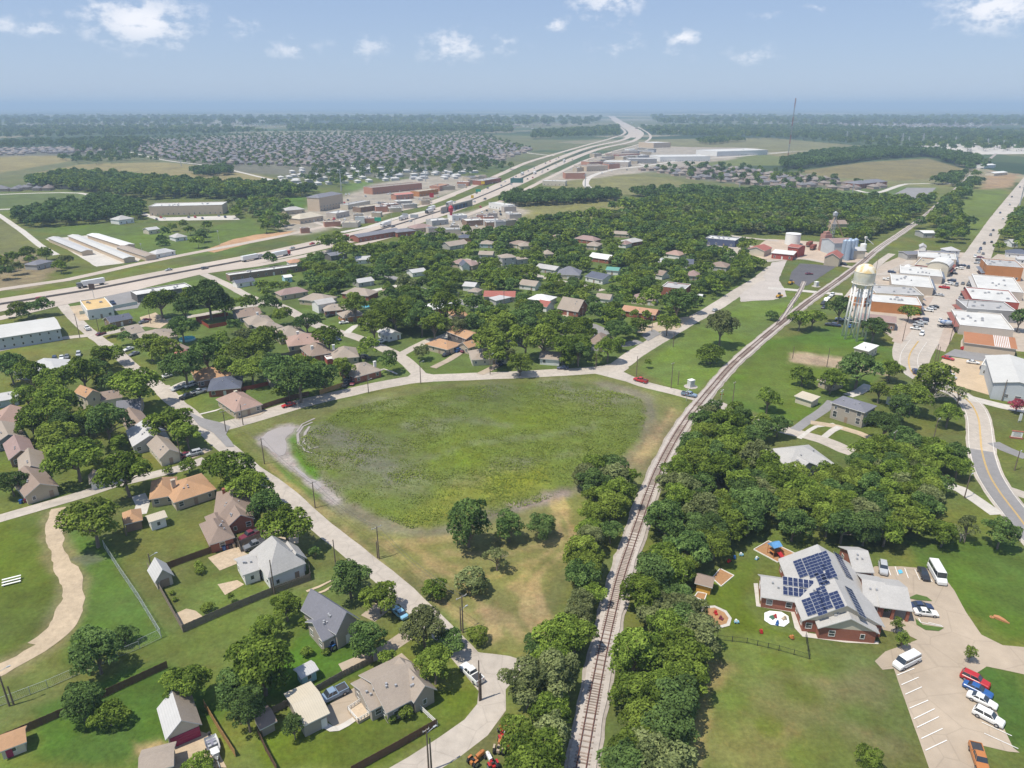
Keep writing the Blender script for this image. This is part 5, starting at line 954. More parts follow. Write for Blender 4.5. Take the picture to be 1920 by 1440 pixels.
def np_mesh(name, V, quads, mats, attr=None):
    me = bpy.data.meshes.new(name); me.vertices.add(len(V)); me.vertices.foreach_set('co', np.asarray(V, np.float32).ravel())
    me.loops.add(quads.size); me.loops.foreach_set('vertex_index', quads.ravel().astype(np.int32)); me.polygons.add(len(quads))
    me.polygons.foreach_set('loop_start', (np.arange(len(quads))*quads.shape[1]).astype(np.int32)); me.update(calc_edges=True)
    for m in mats: me.materials.append(m)
    if attr is not None:
        a = me.attributes.new('lv', 'FLOAT', 'POINT'); a.data.foreach_set('value', attr.astype(np.float32))
    return me
SHAPES = {  # half height of the crown, base of the crown, lobes, lobe radius (crown width = 1)
    'oak': (.34, .17, 34, (.12, .20)), 'round': (.42, .16, 30, (.12, .20)), 'tall': (.62, .18, 34, (.12, .20)), 'bush': (.36, -.06, 26, (.13, .21)), 'mass': (.46, .02, 32, (.12, .20)), 'sparse': (.42, .20, 20, (.09, .15))}
def crown_geo(seed, shape, nleaf, leaf):
    rs = np.random.RandomState(seed); hh, zb, nl, (r0, r1) = SHAPES[shape]; r0 *= .72
    ctr = []; rad = []
    for i in range(nl):
        for _ in range(60):
            d = rs.normal(size=3); d /= np.linalg.norm(d); d[2] = d[2] if d[2] > -.45 else -d[2]
            r = rs.uniform(r0, r1); k = rs.uniform(.58, 1.10)*(1 if i else .1)
            p = d*np.array([.5-r, .5-r, hh-r*.8])*k; p[:2] *= 1+.22*math.sin(3*math.atan2(d[1], d[0])+seed)
            if all(np.linalg.norm(p-c) > .55*min(r, q) for c, q in zip(ctr, rad)): break
        ctr.append(p); rad.append(r)
    ctr = np.array(ctr); rad = np.array(rad)
    per = rad**2; per = per/per.sum(); P = []; N = []; A = []
    for i in range(nl):
        n = int(nleaf*1.9*per[i])+4; d = rs.normal(size=(n, 3)); d /= np.linalg.norm(d, axis=1)[:, None]; d[:, 2] = np.where(d[:, 2] < -.35, -d[:, 2], d[:, 2])
        rr = rad[i]*(1-.30*rs.rand(n)**1.6)*(1+.16*np.sin(d[:, 0]*7+i)*np.cos(d[:, 1]*6)); p = ctr[i]+d*rr[:, None]*np.array([1, 1, .82])
        keep = np.ones(n, bool)
        for j in range(nl):
            if j != i: keep &= np.linalg.norm((p-ctr[j])/np.array([1, 1, .82]), axis=1) > rad[j]*.72
        P.append(p[keep]); N.append(d[keep]); A.append(np.clip(rs.uniform(.15, .85)+rs.normal(size=keep.sum())*.22, 0, 1))
    P = np.concatenate(P); N = np.concatenate(N); A = np.concatenate(A)
    if len(P) > nleaf: q = rs.permutation(len(P))[:nleaf]; P, N, A = P[q], N[q], A[q]
    P[:, 2] += hh+zb
    n = len(P); nn = N*.60+rs.normal(size=(n, 3))*.45+np.array([0, 0, .50]); nn /= np.linalg.norm(nn, axis=1)[:, None]
    t = np.cross(nn, rs.normal(size=(n, 3))); t /= np.linalg.norm(t, axis=1)[:, None]; b = np.cross(nn, t)
    s = leaf*rs.uniform(.6, 1.35, n)[:, None]; w = s*rs.uniform(.5, .8, n)[:, None]
    V = np.stack([P-t*s, P-b*w+nn*s*.25, P+t*s, P+b*w+nn*s*.25], 1).reshape(-1, 3); Q = np.arange(4*n).reshape(-1, 4)
    return V, Q, np.repeat(A, 4), ctr+np.array([0, 0, hh+zb])
def trunk_mb(shape, ctr, seed, mi=0):
    r = random.Random(seed); hh, zb = SHAPES[shape][:2]; m = MB(); z1 = max(zb+.12, .12)
    m.cyl((0, 0, -.02), (r.uniform(-.02, .02), r.uniform(-.02, .02), z1), .034, .024, 7, mi)
    for c in sorted(ctr.tolist(), key=lambda c: c[2])[:: max(1, len(ctr)//9)]:
        mid = (c[0]*.45, c[1]*.45, z1+(c[2]-z1)*.55); m.cyl((0, 0, z1-.02), mid, .018, .012, 5, mi, False); m.cyl(mid, c, .012, .004, 5, mi, False)
    return m
TREE_ME = {}
def tree_meshes(shape, var, lod, lm):
    key = (shape, var, lod, lm.name)
    if key not in TREE_ME:
        nleaf, leaf = {0: (4200, .026), 1: (1500, .040), 2: (420, .072), 3: (110, .13)}[lod]
        if shape == 'sparse': nleaf = int(nleaf*.45)
        if shape == 'bush': nleaf = int(nleaf*.6); leaf *= 1.15
        V, Q, A, ctr = crown_geo(hash((shape, var)) % 1000 if False else {'oak': 11, 'round': 37, 'tall': 53, 'bush': 71, 'mass': 97, 'sparse': 131}[shape]+var*7, shape, nleaf, leaf)
        cm = np_mesh('crown', V, Q, [lm], A); tm = trunk_mb(shape, ctr, var)
        if lod >= 2:     # one mesh, too small to show parts
            tb = MB(); z1 = max(SHAPES[shape][1]+.1, .1); tb.cyl((0, 0, -.02), (0, 0, z1), .03, .02, 4, 0, False)
            n = len(V); tv = np.array(tb.v); V2 = np.vstack([V, tv]); Q2 = np.vstack([Q, np.array(tb.f)+n])
            one = np_mesh('tree', V2, Q2, [lm, BARK], np.concatenate([A, np.full(len(tv), .5)]))
            mi = np.zeros(len(Q2), np.int32); mi[len(Q):] = 1; one.polygons.foreach_set('material_index', mi)
            TREE_ME[key] = (one, None)
        else: TREE_ME[key] = (cm, tm.mesh('trunk', [BARK]))
    return TREE_ME[key]
TREES = []   # dicts: x, y, w, shape, var, leaf, label, zone
def put(px, py, wpx, shape='oak', label=None, leaf=None, zone=None, hz=None):
    hh, zb = SHAPES[shape][:2]; w = 8.0; g = G(px, py)
    for _ in range(5):
        w = wpx/ppm(g.x, g.y); g = G(px, py, (zb+hh)*w)
    TREES.append(dict(x=g.x, y=g.y, w=w, shape=shape, var=rnd.randrange(3), leaf=leaf or LEAF, label=label, zone=zone, px=px, py=py, wpx=wpx))
# trees one can pick out, by the place and width of the crown
put(172, 977, 112, 'oak', 'big spreading oak alone on the lawn beside the dirt track'); put(233, 885, 102, 'oak', 'broad tree over the side street beside the long orange-roofed house')
put(535, 985, 105, 'oak', 'broad tree leaning over the street beside the red brick house'); put(497, 945, 70, 'oak', 'dark tree between the brick house and the street', LEAFD)
put(470, 915, 80, 'oak', 'tree at the street corner above the brick house'); put(425, 880, 88, 'oak', 'olive-green tree on the corner above the orange-roofed house')
put(655, 1085, 84, 'oak', 'dark tree with visible trunk beside the street, right of the white house', LEAFD); put(712, 1118, 76, 'oak', 'lighter green tree overhanging the street above the blue parked car')
put(535, 1136, 60, 'round', 'round tree outside the wooden fence corner, below the white house'); put(500, 1183, 62, 'mass', 'bushy tree left of the blue-roofed house'); put(490, 1252, 135, 'mass', 'large dense tree above the tan garage'); put(440, 1300, 84, 'mass', 'dense tree beside the large one above the tan garage', LEAFD); put(462, 1330, 70, 'tall', 'feathery blue-green tree by the shed at the fence corner', LEAFD)
put(550, 1362, 40, 'tall', 'small rounded tree in front of the tan garage', LEAFD); put(690, 1200, 76, 'mass', 'dense dark tree right of the blue-roofed house', LEAFD)
put(795, 1178, 90, 'oak', 'loose greyish tree overhanging the street above the bend', LEAFG); put(815, 1245, 82, 'round', 'rounded tree behind the long tan-roofed house'); put(845, 1200, 60, 'oak', 'dark tree on the street side of the loose greyish one', LEAFD)
put(348, 1280, 92, 'round', 'round tree above the garage with the magenta door'); put(152, 1318, 88, 'mass', 'dark leafy tree in the lower left lawn', LEAFD); put(205, 1345, 64, 'bush', 'shrubby tree right of the dark leafy one in the lower left lawn')
put(180, 1225, 100, 'mass', 'wide shrubby tree growing through the chain fence', LEAFD); put(232, 1195, 50, 'bush', 'low branch of shrubs at the right end of the fence thicket', LEAFD); put(372, 1440, 66, 'bush', 'bush cut by the bottom edge beside the boat')
put(878, 985, 98, 'mass', 'largest dense tree standing in the open field', LEAFD); put(955, 988, 66, 'mass', 'middle tree of the three in the open field', LEAFD); put(1016, 988, 58, 'mass', 'rightmost tree of the three in the open field', LEAFD)
put(932, 1045, 48, 'sparse', 'half-dead sparse tree in front of the three field trees', LEAFG); put(885, 1092, 74, 'bush', 'low fallen brush in the dry grass', LEAFG); put(815, 1108, 56, 'bush', 'bush on the verge right of the street'); put(896, 1193, 48, 'bush', 'bush beside the twin poles near the bend')
put(1352, 615, 62, 'round', 'big grey-green tree alone on the grass between road and tracks', LEAFG); put(1333, 664, 58, 'bush', 'broad bush on the grass beside the railway track'); put(1215, 680, 14, 'tall', 'tiny sapling on the grass beside the road fork'); put(1448, 592, 30, 'bush', 'bush near the rail spur on the grass', LEAFD)
put(1441, 745, 50, 'round', 'lone tree behind the street poles right of the crossing'); put(1500, 600, 42, 'oak', 'left tree of the pair by the tracks below the parked cars'); put(1525, 598, 42, 'oak', 'right tree of the pair by the tracks below the parked cars')
put(1575, 580, 46, 'round', 'tree behind the legs of the water tower', LEAFD); put(1640, 614, 52, 'round', 'dark tree right of the water tower legs', LEAFD); put(1705, 585, 36, 'oak', 'small street tree by the parked cars on main street')
put(1505, 708, 56, 'bush', 'broad bush on the lawn above the cream carport'); put(1560, 710, 54, 'round', 'tree beside the hidden tan-roofed house'); put(1610, 690, 82, 'oak', 'wide dark tree in the group beside main street', LEAFD); put(1670, 692, 50, 'oak', 'right-hand tree of the group beside main street'); put(1650, 735, 40, 'round', 'small round tree left of the white garage')
put(1712, 742, 74, 'oak', 'tree behind the white garage with bare limbs showing'); put(1752, 715, 80, 'mass', 'tall tree beside the row of white parked cars'); put(1780, 775, 50, 'round', 'tree at the inside of the road bend'); put(1800, 740, 40, 'sparse', 'half-bare tree beside the road bend', LEAFG); put(1690, 770, 60, 'round', 'bushy tree right of the two-storey house', LEAFD); put(1660, 800, 66, 'oak', 'large tree in front of the two-storey house', LEAFD); put(1640, 785, 40, 'bush', 'shrub at the corner of the two-storey house', LEAFD)
put(1878, 998, 62, 'round', 'dark round tree beside the road at the right edge', LEAFD); put(1815, 990, 50, 'sparse', 'grey half-bare tree left of the dark round roadside tree', LEAFG); put(1770, 1000, 62, 'mass', 'leafy tree on the lawn behind the small bus'); put(1820, 1225, 24, 'tall', 'small clipped tree on the island by the drive'); put(1683, 1170, 26, 'tall', 'upper of two small trees at the nursery entrance'); put(1692, 1200, 26, 'tall', 'lower of two small trees at the nursery entrance'); put(1628, 1428, 52, 'mass', 'bushy tree cut by the bottom edge on the big lawn')
put(1908, 758, 30, 'round', 'crimson flowering tree at the right edge below the warehouse', LEAFP); put(1912, 600, 40, 'round', 'dark tree at the right edge behind the shops', LEAFD); put(1655, 1140, 30, 'bush', 'shrub by the corner of the nursery roof')
put(590, 1035, 24, 'round', 'small tree on the lawn between the white house and the street', LEAFD); put(375, 1070, 22, 'bush', 'shrub inside the fenced yard beside the garden shed'); put(372, 1058, 18, 'round', 'yellow-green shrub inside the fenced yard'); put(390, 1140, 26, 'bush', 'shrub beside the sandy bed in the fenced yard'); put(433, 1120, 14, 'tall', 'slim sapling in the fenced yard'); put(322, 1112, 12, 'bush', 'small shrub, upper of the row by the left fence'); put(328, 1124, 12, 'bush', 'small shrub, lower of the row by the left fence')
put(575, 1222, 28, 'bush', 'round shrub on the lawn left of the tractor'); put(612, 1222, 18, 'bush', 'small shrub beside the blue tractor'); put(575, 1165, 32, 'bush', 'clipped shrub at the left corner of the blue-roofed house'); put(725, 1235, 36, 'round', 'yellowish small tree at the end of the rail fence'); put(760, 1335, 40, 'bush', 'shrub against the front of the long tan house'); put(735, 1345, 26, 'bush', 'smaller shrub against the front of the long tan house')
# trees of the streets west of the field
for px, py, w, s, lm in ((60, 705, 66, 'round', 0), (18, 690, 56, 'round', 1), (110, 712, 78, 'oak', 0), (155, 700, 66, 'round', 0), (192, 668, 56, 'round', 0), (178, 690, 50, 'oak', 1), (214, 662, 44, 'oak', 0), (255, 722, 96, 'oak', 0), (170, 738, 36, 'tall', 0), (100, 752, 84, 'oak', 0), (50, 742, 50, 'round', 0), (85, 780, 90, 'oak', 0), (120, 800, 60, 'round', 1),
        (200, 795, 86, 'oak', 1), (140, 860, 96, 'oak', 0), (105, 820, 80, 'round', 0), (60, 800, 50, 'oak', 0), (170, 845, 50, 'round', 0), (222, 838, 36, 'bush', 0), (20, 905, 56, 'oak', 1), (320, 790, 84, 'oak', 0), (350, 815, 52, 'round', 0), (455, 890, 50, 'oak', 0), (315, 886, 20, 'bush', 0), (355, 880, 34, 'bush', 0),
        (280, 645, 58, 'round', 0), (308, 665, 62, 'round', 0), (345, 690, 78, 'oak', 1), (385, 665, 70, 'round', 1), (420, 660, 44, 'oak', 0), (420, 685, 46, 'round', 0), (340, 615, 56, 'oak', 1), (410, 625, 40, 'tall', 0), (438, 600, 34, 'tall', 1), (235, 632, 28, 'round', 1), (205, 618, 28, 'oak', 0), (345, 580, 48, 'round', 1), (300, 565, 64, 'oak', 0), (390, 560, 80, 'oak', 1), (420, 575, 52, 'oak', 0), (355, 555, 40, 'round', 0), (466, 568, 40, 'round', 0), (505, 570, 44, 'round', 1),
        (35, 580, 36, 'round', 0), (60, 576, 34, 'oak', 1), (82, 572, 36, 'round', 1), (18, 592, 16, 'bush', 0), (42, 592, 30, 'bush', 1), (460, 655, 70, 'oak', 0), (500, 640, 70, 'oak', 0), (470, 690, 66, 'oak', 0), (520, 690, 74, 'round', 1), (575, 690, 60, 'round', 0), (560, 712, 90, 'oak', 1), (605, 708, 60, 'mass', 1), (525, 735, 32, 'round', 0), (642, 690, 50, 'round', 0), (646, 706, 24, 'bush', 2), (690, 650, 44, 'round', 0), (730, 675, 44, 'round', 1), (615, 635, 60, 'oak', 0), (575, 605, 50, 'oak', 1), (530, 590, 40, 'oak', 0), (790, 655, 34, 'sparse', 2), (700, 610, 62, 'round', 0), (665, 575, 50, 'round', 0), (740, 590, 70, 'oak', 0), (790, 595, 64, 'round', 1), (835, 575, 70, 'round', 0), (815, 610, 56, 'round', 0), (860, 612, 52, 'sparse', 2), (890, 570, 44, 'round', 1), (920, 640, 70, 'round', 0), (950, 610, 62, 'round', 0), (985, 640, 66, 'oak', 0), (950, 660, 40, 'sparse', 2), (930, 668, 46, 'round', 0), (975, 680, 54, 'mass', 0), (1020, 640, 66, 'round', 0), (1055, 650, 70, 'oak', 0), (1085, 620, 60, 'oak', 0), (1000, 580, 54, 'oak', 1), (1065, 672, 36, 'round', 0), (1085, 660, 50, 'round', 1), (1120, 672, 22, 'round', 0), (1140, 655, 50, 'oak', 0), (1155, 620, 50, 'oak', 1), (1180, 620, 30, 'oak', 1), (1145, 580, 42, 'oak', 0), (1252, 605, 50, 'oak', 0), (1190, 588, 20, 'round', 0), (1212, 590, 20, 'round', 0), (1270, 570, 60, 'round', 1), (1300, 565, 40, 'round', 1), (1215, 560, 46, 'round', 0), (760, 530, 40, 'round', 2), (715, 500, 40, 'tall', 1), (610, 453, 34, 'round', 0), (505, 484, 30, 'round', 1), (645, 470, 46, 'oak', 0)):
    put(px, py, w, s, None, (LEAF, LEAFD, LEAFG)[lm], 'town')
for px, py in ((492, 594), (407, 548), (1022, 555), (1147, 487), (1100, 432)): put(px, py, 16, 'round', None, LEAFP, 'town')
# thickets on both sides of the track, grown from outlines
def inside(px, py, P):
    c = False
    for i in range(len(P)):
        x0, y0 = P[i]; x1, y1 = P[(i+1) % len(P)]
        if (y0 > py) != (y1 > py) and px < (x1-x0)*(py-y0)/(y1-y0)+x0: c = not c
    return c
def fill(poly_px, wr, spacing, zone, shapes=('mass', 'round', 'oak'), leaf=(0, 0, 0, 0, 1, 1, 2), seed=1, tries=70, avoid=True, guard=True, maxn=100000, obst=True):
    rs = random.Random(seed); P = [tuple(G(*p)) for p in poly_px]; xs = [p[0] for p in P]; ys = [p[1] for p in P]; area = abs(sum(P[i-1][0]*P[i][1]-P[i][0]*P[i-1][1] for i in range(len(P))))/2
    n = int(area/(spacing*spacing)*tries/10); cell = spacing; grid = {}; out = 0
    for t in TREES:
        grid.setdefault((int(t['x']//cell), int(t['y']//cell)), []).append((t['x'], t['y'], t['w']))
    ob = {}
    for o in OBST: ob.setdefault((int(o[0]//12), int(o[1]//12)), []).append(o)
    for _ in range(n):
        x, y = rs.uniform(min(xs), max(xs)), rs.uniform(min(ys), max(ys))
        if not inside(x, y, P): continue
        w = rs.uniform(*wr); ci, cj = int(x//cell), int(y//cell)
        if any((a-x)**2+(b-y)**2 < (spacing*.5*(1+.5*(q/wr[1])))**2 for i in (-1, 0, 1) for j in (-1, 0, 1) for a, b, q in grid.get((ci+i, cj+j), ())): continue
        if obst:
            bi, bj = int(x//12), int(y//12)
            if any((a-x)**2+(b-y)**2 < (r+w*.28)**2 for i in (-1, 0, 1) for j in (-1, 0, 1) for a, b, r in ob.get((bi+i, bj+j), ())): continue
        sh = rs.choice(shapes); hh, zb = SHAPES[sh][:2]; cx, cy = to_px(x, y, (hh+zb)*w); k = w*ppm(x, y)/2
        if guard:
            d = math.hypot(x, y); bad = False
            for x0, y0, x1, y1, hd in HBOX:
                if hd > d-2 and x0-k*.15 < cx < x1+k*.15 and y0-k*.2 < cy < y1+k*.45 and (x1-x0 > 26 or rs.random() < .8): bad = True; break
            if bad: continue
        grid.setdefault((ci, cj), []).append((x, y, w)); out += 1
        TREES.append(dict(x=x, y=y, w=w, shape=sh, var=rs.randrange(3), leaf=(LEAF, LEAFD, LEAFG)[rs.choice(leaf)], label=None, zone=zone, px=cx, py=cy, wpx=2*k))
        if out >= maxn: break
fill([(1082, 915), (1120, 905), (1192, 900), (1186, 960), (1165, 1020), (1140, 1090), (1120, 1170), (1095, 1290), (1072, 1440), (1050, 1560), (930, 1560), (962, 1440), (955, 1370), (1000, 1290), (985, 1240), (1050, 1150), (1085, 1080), (1100, 1010)], (6, 10), 4.3, 'west thicket', seed=3, guard=False)
fill([(1290, 850), (1320, 790), (1400, 800), (1440, 825), (1465, 860), (1450, 910), (1570, 900), (1640, 860), (1690, 880), (1760, 905), (1780, 950), (1730, 985), (1680, 1020), (1640, 1036), (1560, 1020), (1480, 1024), (1400, 1018), (1335, 1050), (1300, 1078), (1268, 1105), (1280, 1150), (1305, 1195), (1325, 1235), (1300, 1290), (1280, 1360), (1268, 1440), (1258, 1560), (1120, 1560), (1140, 1440), (1150, 1350), (1165, 1260), (1180, 1170), (1200, 1080), (1230, 1000), (1258, 930)], (6.5, 10.5), 4.6, 'east thicket', seed=4, guard=False)
fill([(1330, 775), (1400, 790), (1470, 815), (1440, 840), (1340, 830)], (6, 9), 6, 'east thicket', seed=5)
fill([(1600, 855), (1700, 850), (1790, 880), (1800, 930), (1740, 960), (1640, 900)], (7, 11), 6.5, 'east thicket', seed=6)
N_HAND = len(TREES)
# town blocks and the woods beyond
fill([(20, 760), (130, 720), (270, 740), (200, 830), (180, 880), (110, 900), (90, 840), (40, 790)], (7, 11), 8.5, 'town', seed=11)
fill([(440, 630), (500, 640), (560, 680), (640, 700), (580, 740), (500, 740), (420, 690)], (6, 10), 9, 'town', seed=12)
fill([(430, 530), (480, 520), (600, 495), (700, 470), (860, 450), (1000, 425), (1300, 430), (1440, 480), (1430, 520), (1330, 572), (1190, 635), (1140, 675), (1060, 690), (980, 690), (900, 640), (800, 625), (740, 640), (690, 600), (560, 590), (500, 560)], (6.5, 11), 7.2, 'town', ('oak', 'round', 'mass'), (0, 0, 1), seed=13)
fill([(430, 530), (600, 495), (860, 450), (1000, 425), (1300, 430), (1440, 480), (1330, 572), (1190, 635), (1060, 690), (900, 640), (740, 640), (560, 590)], (3.2, 6), 7.5, 'town', ('round', 'mass'), (0, 1), seed=33)
fill([(560, 470), (640, 455), (760, 445), (860, 432), (980, 420), (1000, 440), (700, 480)], (8, 12), 8.5, 'town', seed=14)
fill([(1000, 425), (1120, 412), (1300, 405), (1420, 405), (1540, 405), (1680, 425), (1610, 460), (1530, 442), (1420, 440), (1300, 440), (1130, 440)], (8, 13), 8, 'town', seed=15)
fill([(1120, 398), (1240, 382), (1460, 372), (1640, 380), (1720, 388), (1770, 370), (1800, 345), (1820, 340), (1770, 395), (1700, 430), (1560, 425), (1400, 410), (1250, 408)], (9, 14), 8.5, 'belt', ('mass', 'round'), (0, 1), seed=16, guard=False)
fill([(1700, 445), (1740, 400), (1790, 365), (1830, 330), (1850, 335), (1810, 375), (1800, 410), (1830, 440), (1800, 465), (1740, 470)], (8, 13), 8.5, 'belt', ('mass', 'round'), (0, 1), seed=17)
fill([(1900, 405), (1960, 400), (1990, 470), (1900, 480), (1862, 470), (1880, 440)], (8, 12), 8.5, 'town', seed=18)
fill([(930, 382), (960, 372), (1040, 368), (1140, 366), (1165, 372), (1150, 378), (1040, 385), (960, 388)], (9, 13), 8, 'belt', ('mass', 'round'), (1,), seed=19, guard=False)
fill([(1180, 366), (1300, 362), (1480, 368), (1560, 372), (1600, 382), (1400, 388), (1250, 380)], (9, 14), 9, 'belt', ('mass',), (1,), seed=20, guard=False)
fill([(55, 345), (120, 332), (250, 338), (380, 350), (480, 355), (600, 360), (560, 372), (440, 375), (330, 372), (280, 376), (180, 362), (60, 352)], (10, 16), 10, 'belt', ('mass', 'round'), (0, 1), seed=21, guard=False)
fill([(20, 415), (60, 400), (150, 385), (210, 375), (270, 395), (265, 412), (180, 420), (60, 428)], (9, 14), 10, 'belt', ('mass', 'round'), (1,), seed=22)
fill([(360, 325), (430, 318), (435, 328), (370, 332)], (10, 14), 9, 'belt', ('mass',), (1,), seed=23, guard=False)
fill([(265, 445), (340, 420), (400, 435), (370, 470), (290, 470)], (8, 12), 22, 'belt', seed=24)
fill([(-40, 505), (20, 490), (130, 480), (150, 505), (80, 522), (-40, 530)], (7, 11), 12, 'belt', seed=25)
fill([(420, 385), (520, 378), (560, 400), (500, 420), (440, 410)], (8, 12), 14, 'belt', seed=26)
fill([(490, 420), (540, 412), (545, 432), (500, 440)], (7, 11), 9, 'belt', seed=27)
fill([(1466, 305), (1540, 290), (1640, 282), (1760, 288), (1830, 300), (1850, 312), (1820, 330), (1815, 318), (1740, 294), (1640, 300), (1500, 318), (1465, 318)], (11, 16), 10, 'belt', ('mass', 'round'), (1,), seed=28, guard=False)
fill([(1750, 345), (1800, 330), (1820, 325), (1815, 345), (1790, 352)], (10, 14), 9, 'belt', ('mass',), (1,), seed=29)
# distant woods: looser sampling
for k, (pl, sp, wr) in enumerate((([(640, 352), (560, 342), (600, 318), (760, 305), (900, 300), (960, 318), (880, 330), (760, 332), (700, 340)], 26, (9, 14)), ([(250, 300), (260, 258), (560, 250), (900, 250), (1000, 280), (900, 300), (560, 318), (400, 312)], 30, (6.5, 10.5)),
        ([(-80, 272), (250, 262), (260, 282), (100, 276), (-80, 285)], 26, (12, 18)), ([(120, 275), (260, 262), (300, 272), (250, 285), (150, 288)], 24, (12, 18)), ([(540, 238), (760, 234), (960, 240), (960, 252), (740, 250), (540, 247)], 34, (14, 22)), ([(1000, 250), (1160, 240), (1160, 256), (1000, 262)], 30, (14, 22)),
        ([(1200, 240), (1500, 238), (1920, 250), (1960, 270), (1700, 272), (1450, 262), (1230, 256)], 36, (14, 22)), ([(-100, 240), (400, 240), (520, 250), (260, 258), (-100, 262)], 44, (14, 24)), ([(1190, 316), (1330, 310), (1500, 328), (1660, 352), (1480, 358), (1290, 335)], 30, (8, 12)),
        ([(-200, 222), (900, 222), (1130, 226), (1100, 238), (-200, 238)], 95, (20, 40)), ([(1220, 222), (2100, 222), (2100, 240), (1240, 236)], 85, (20, 40)), ([(1480, 262), (1920, 262), (1960, 285), (1700, 282)], 34, (14, 20)), ([(1300, 268), (1340, 262), (1400, 265), (1330, 272)], 18, (12, 16)), ([(100, 300), (240, 285), (260, 300), (180, 312)], 26, (10, 15)))):
    fill(pl, wr, sp, 'far', ('mass', 'round'), (1, 1, 0), seed=40+k, guard=False, obst=False, maxn=4200)
def lod_for(t):
    return 0 if t['wpx'] > 46 else 1 if t['wpx'] > 27 else 2 if t['wpx'] > 9 else 3
def ordinal(n):
    return {1: 'first', 2: 'second', 3: 'third', 4: 'fourth', 5: 'fifth', 6: 'sixth', 7: 'seventh', 8: 'eighth', 9: 'ninth', 10: 'tenth', 11: 'eleventh', 12: 'twelfth'}.get(n) or '%d%s' % (n, 'th' if 10 <= n % 100 <= 20 else {1: 'st', 2: 'nd', 3: 'rd'}.get(n % 10, 'th'))
order = sorted(range(len(TREES)), key=lambda i: (-(10000 if TREES[i]['label'] else 0)-TREES[i]['wpx']*(1 if -20 < TREES[i]['px'] < 1940 and TREES[i]['py'] < 1480 else .05)))
solo = set(order[:298])
# say which one: by the house or street nearest to it in the picture
LANDM = []
for o in list(col.objects):
    if o.parent is None and 'label' in o and o.get('category') in ('house', 'shop', 'shed', 'garage', 'school', 'hall', 'barn', 'warehouse', 'office'):
        p = to_px(o.location.x, o.location.y, 1.5)
        lab = o['label'].replace('long ', '').replace('small ', ''); w = lab.split()
        LANDM.append((p[0], p[1], ' '.join(w[:8]) if len(w) > 8 else lab))
def short_ref(lab):
    w = lab.split()
    for cut in ('with', 'beside', 'in', 'at', 'on', 'of', 'between', 'right', 'among', 'inside', 'above', 'below', 'behind', 'and', 'squeezed', 'half', 'near', 'under', 'by'):
        if cut in w[3:]:
            i = w.index(cut, 3); w2 = w[:i]
            if len(w2) >= 2: w = w2
    return ' '.join(w[:7])
from collections import Counter, defaultdict
refs = Counter(short_ref(l[2]) for l in LANDM); LANDM = [(x, y, short_ref(l)) for x, y, l in LANDM if refs[short_ref(l)] == 1]
byl = defaultdict(list); zones = defaultdict(list)
for i in solo:
    t = TREES[i]
    if t['label']: continue
    if t['zone'] in ('west thicket', 'east thicket'): zones[t['zone']].append(i); continue
    x, y, ref = min(LANDM, key=lambda l: (l[0]-t['px'])**2+((l[1]-t['py'])*1.6)**2); dx, dy = t['px']-x, t['py']-y
    rel = ('right of' if dx > 0 else 'left of') if abs(dx) > abs(dy)*1.1 else ('in front of' if dy > 0 else 'behind')
    byl[(ref, rel)].append((math.hypot(dx, dy), i))
for (ref, rel), L in byl.items():
    L.sort()
    for k, (_, i) in enumerate(L):
        kind = 'crimson flowering tree' if TREES[i]['leaf'] is LEAFP else {'oak': 'spreading tree', 'round': 'rounded tree', 'mass': 'dense tree', 'tall': 'slim tree', 'bush': 'bushy shrub', 'sparse': 'thin greyish tree'}[TREES[i]['shape']]
        TREES[i]['label'] = '%s%s %s the %s' % (kind, '' if len(L) == 1 else ', %s tree' % ('nearest' if k == 0 else ordinal(k+1)+' nearest'), rel, ref)
for z, L in zones.items():
    L.sort(key=lambda i: -TREES[i]['py'])
    for k, i in enumerate(L): TREES[i]['label'] = 'thicket tree %s of the track, %s counted up from the bottom' % ('left' if z[0] == 'w' else 'right', ordinal(k+1)); TREES[i]['group'] = 'trees in the thicket %s of the track' % ('left' if z[0] == 'w' else 'right')
rest_pts = defaultdict(list)
for i, t in enumerate(TREES):
    sh, lm = t['shape'], t['leaf']; w = t['w']; rz = rnd.uniform(0, 6.28); sz = w*rnd.uniform(.92, 1.12)
    if i in solo:
        lod = lod_for(t); cm, tm = tree_meshes(sh, t['var'], min(lod, 1) if t['wpx'] > 22 else lod, lm)
        nm = 'shrub' if sh == 'bush' else 'tree'
        if tm is not None:
            r = empty(nm, (t['x'], t['y'], 0), rz); r.scale = (w, w*rnd.uniform(.9, 1.1), sz)
            link('crown', cm, r); link('trunk', tm, r)
        else: r = link(nm, cm, None, (t['x'], t['y'], 0), (0, 0, rz), (w, w, sz))
        setp(r, t['label'], 'shrub' if sh == 'bush' else 'tree', t.get('group') or 'trees and shrubs of the town')
    else: rest_pts[(sh if sh in ('mass', 'round', 'oak') else 'mass', t['var'], lod_for(t) if t['wpx'] < 27 else 1, LEAFD if lm is LEAFD else LEAF if lm is LEAF else LEAFG)].append((t['x'], t['y'], rz, w))
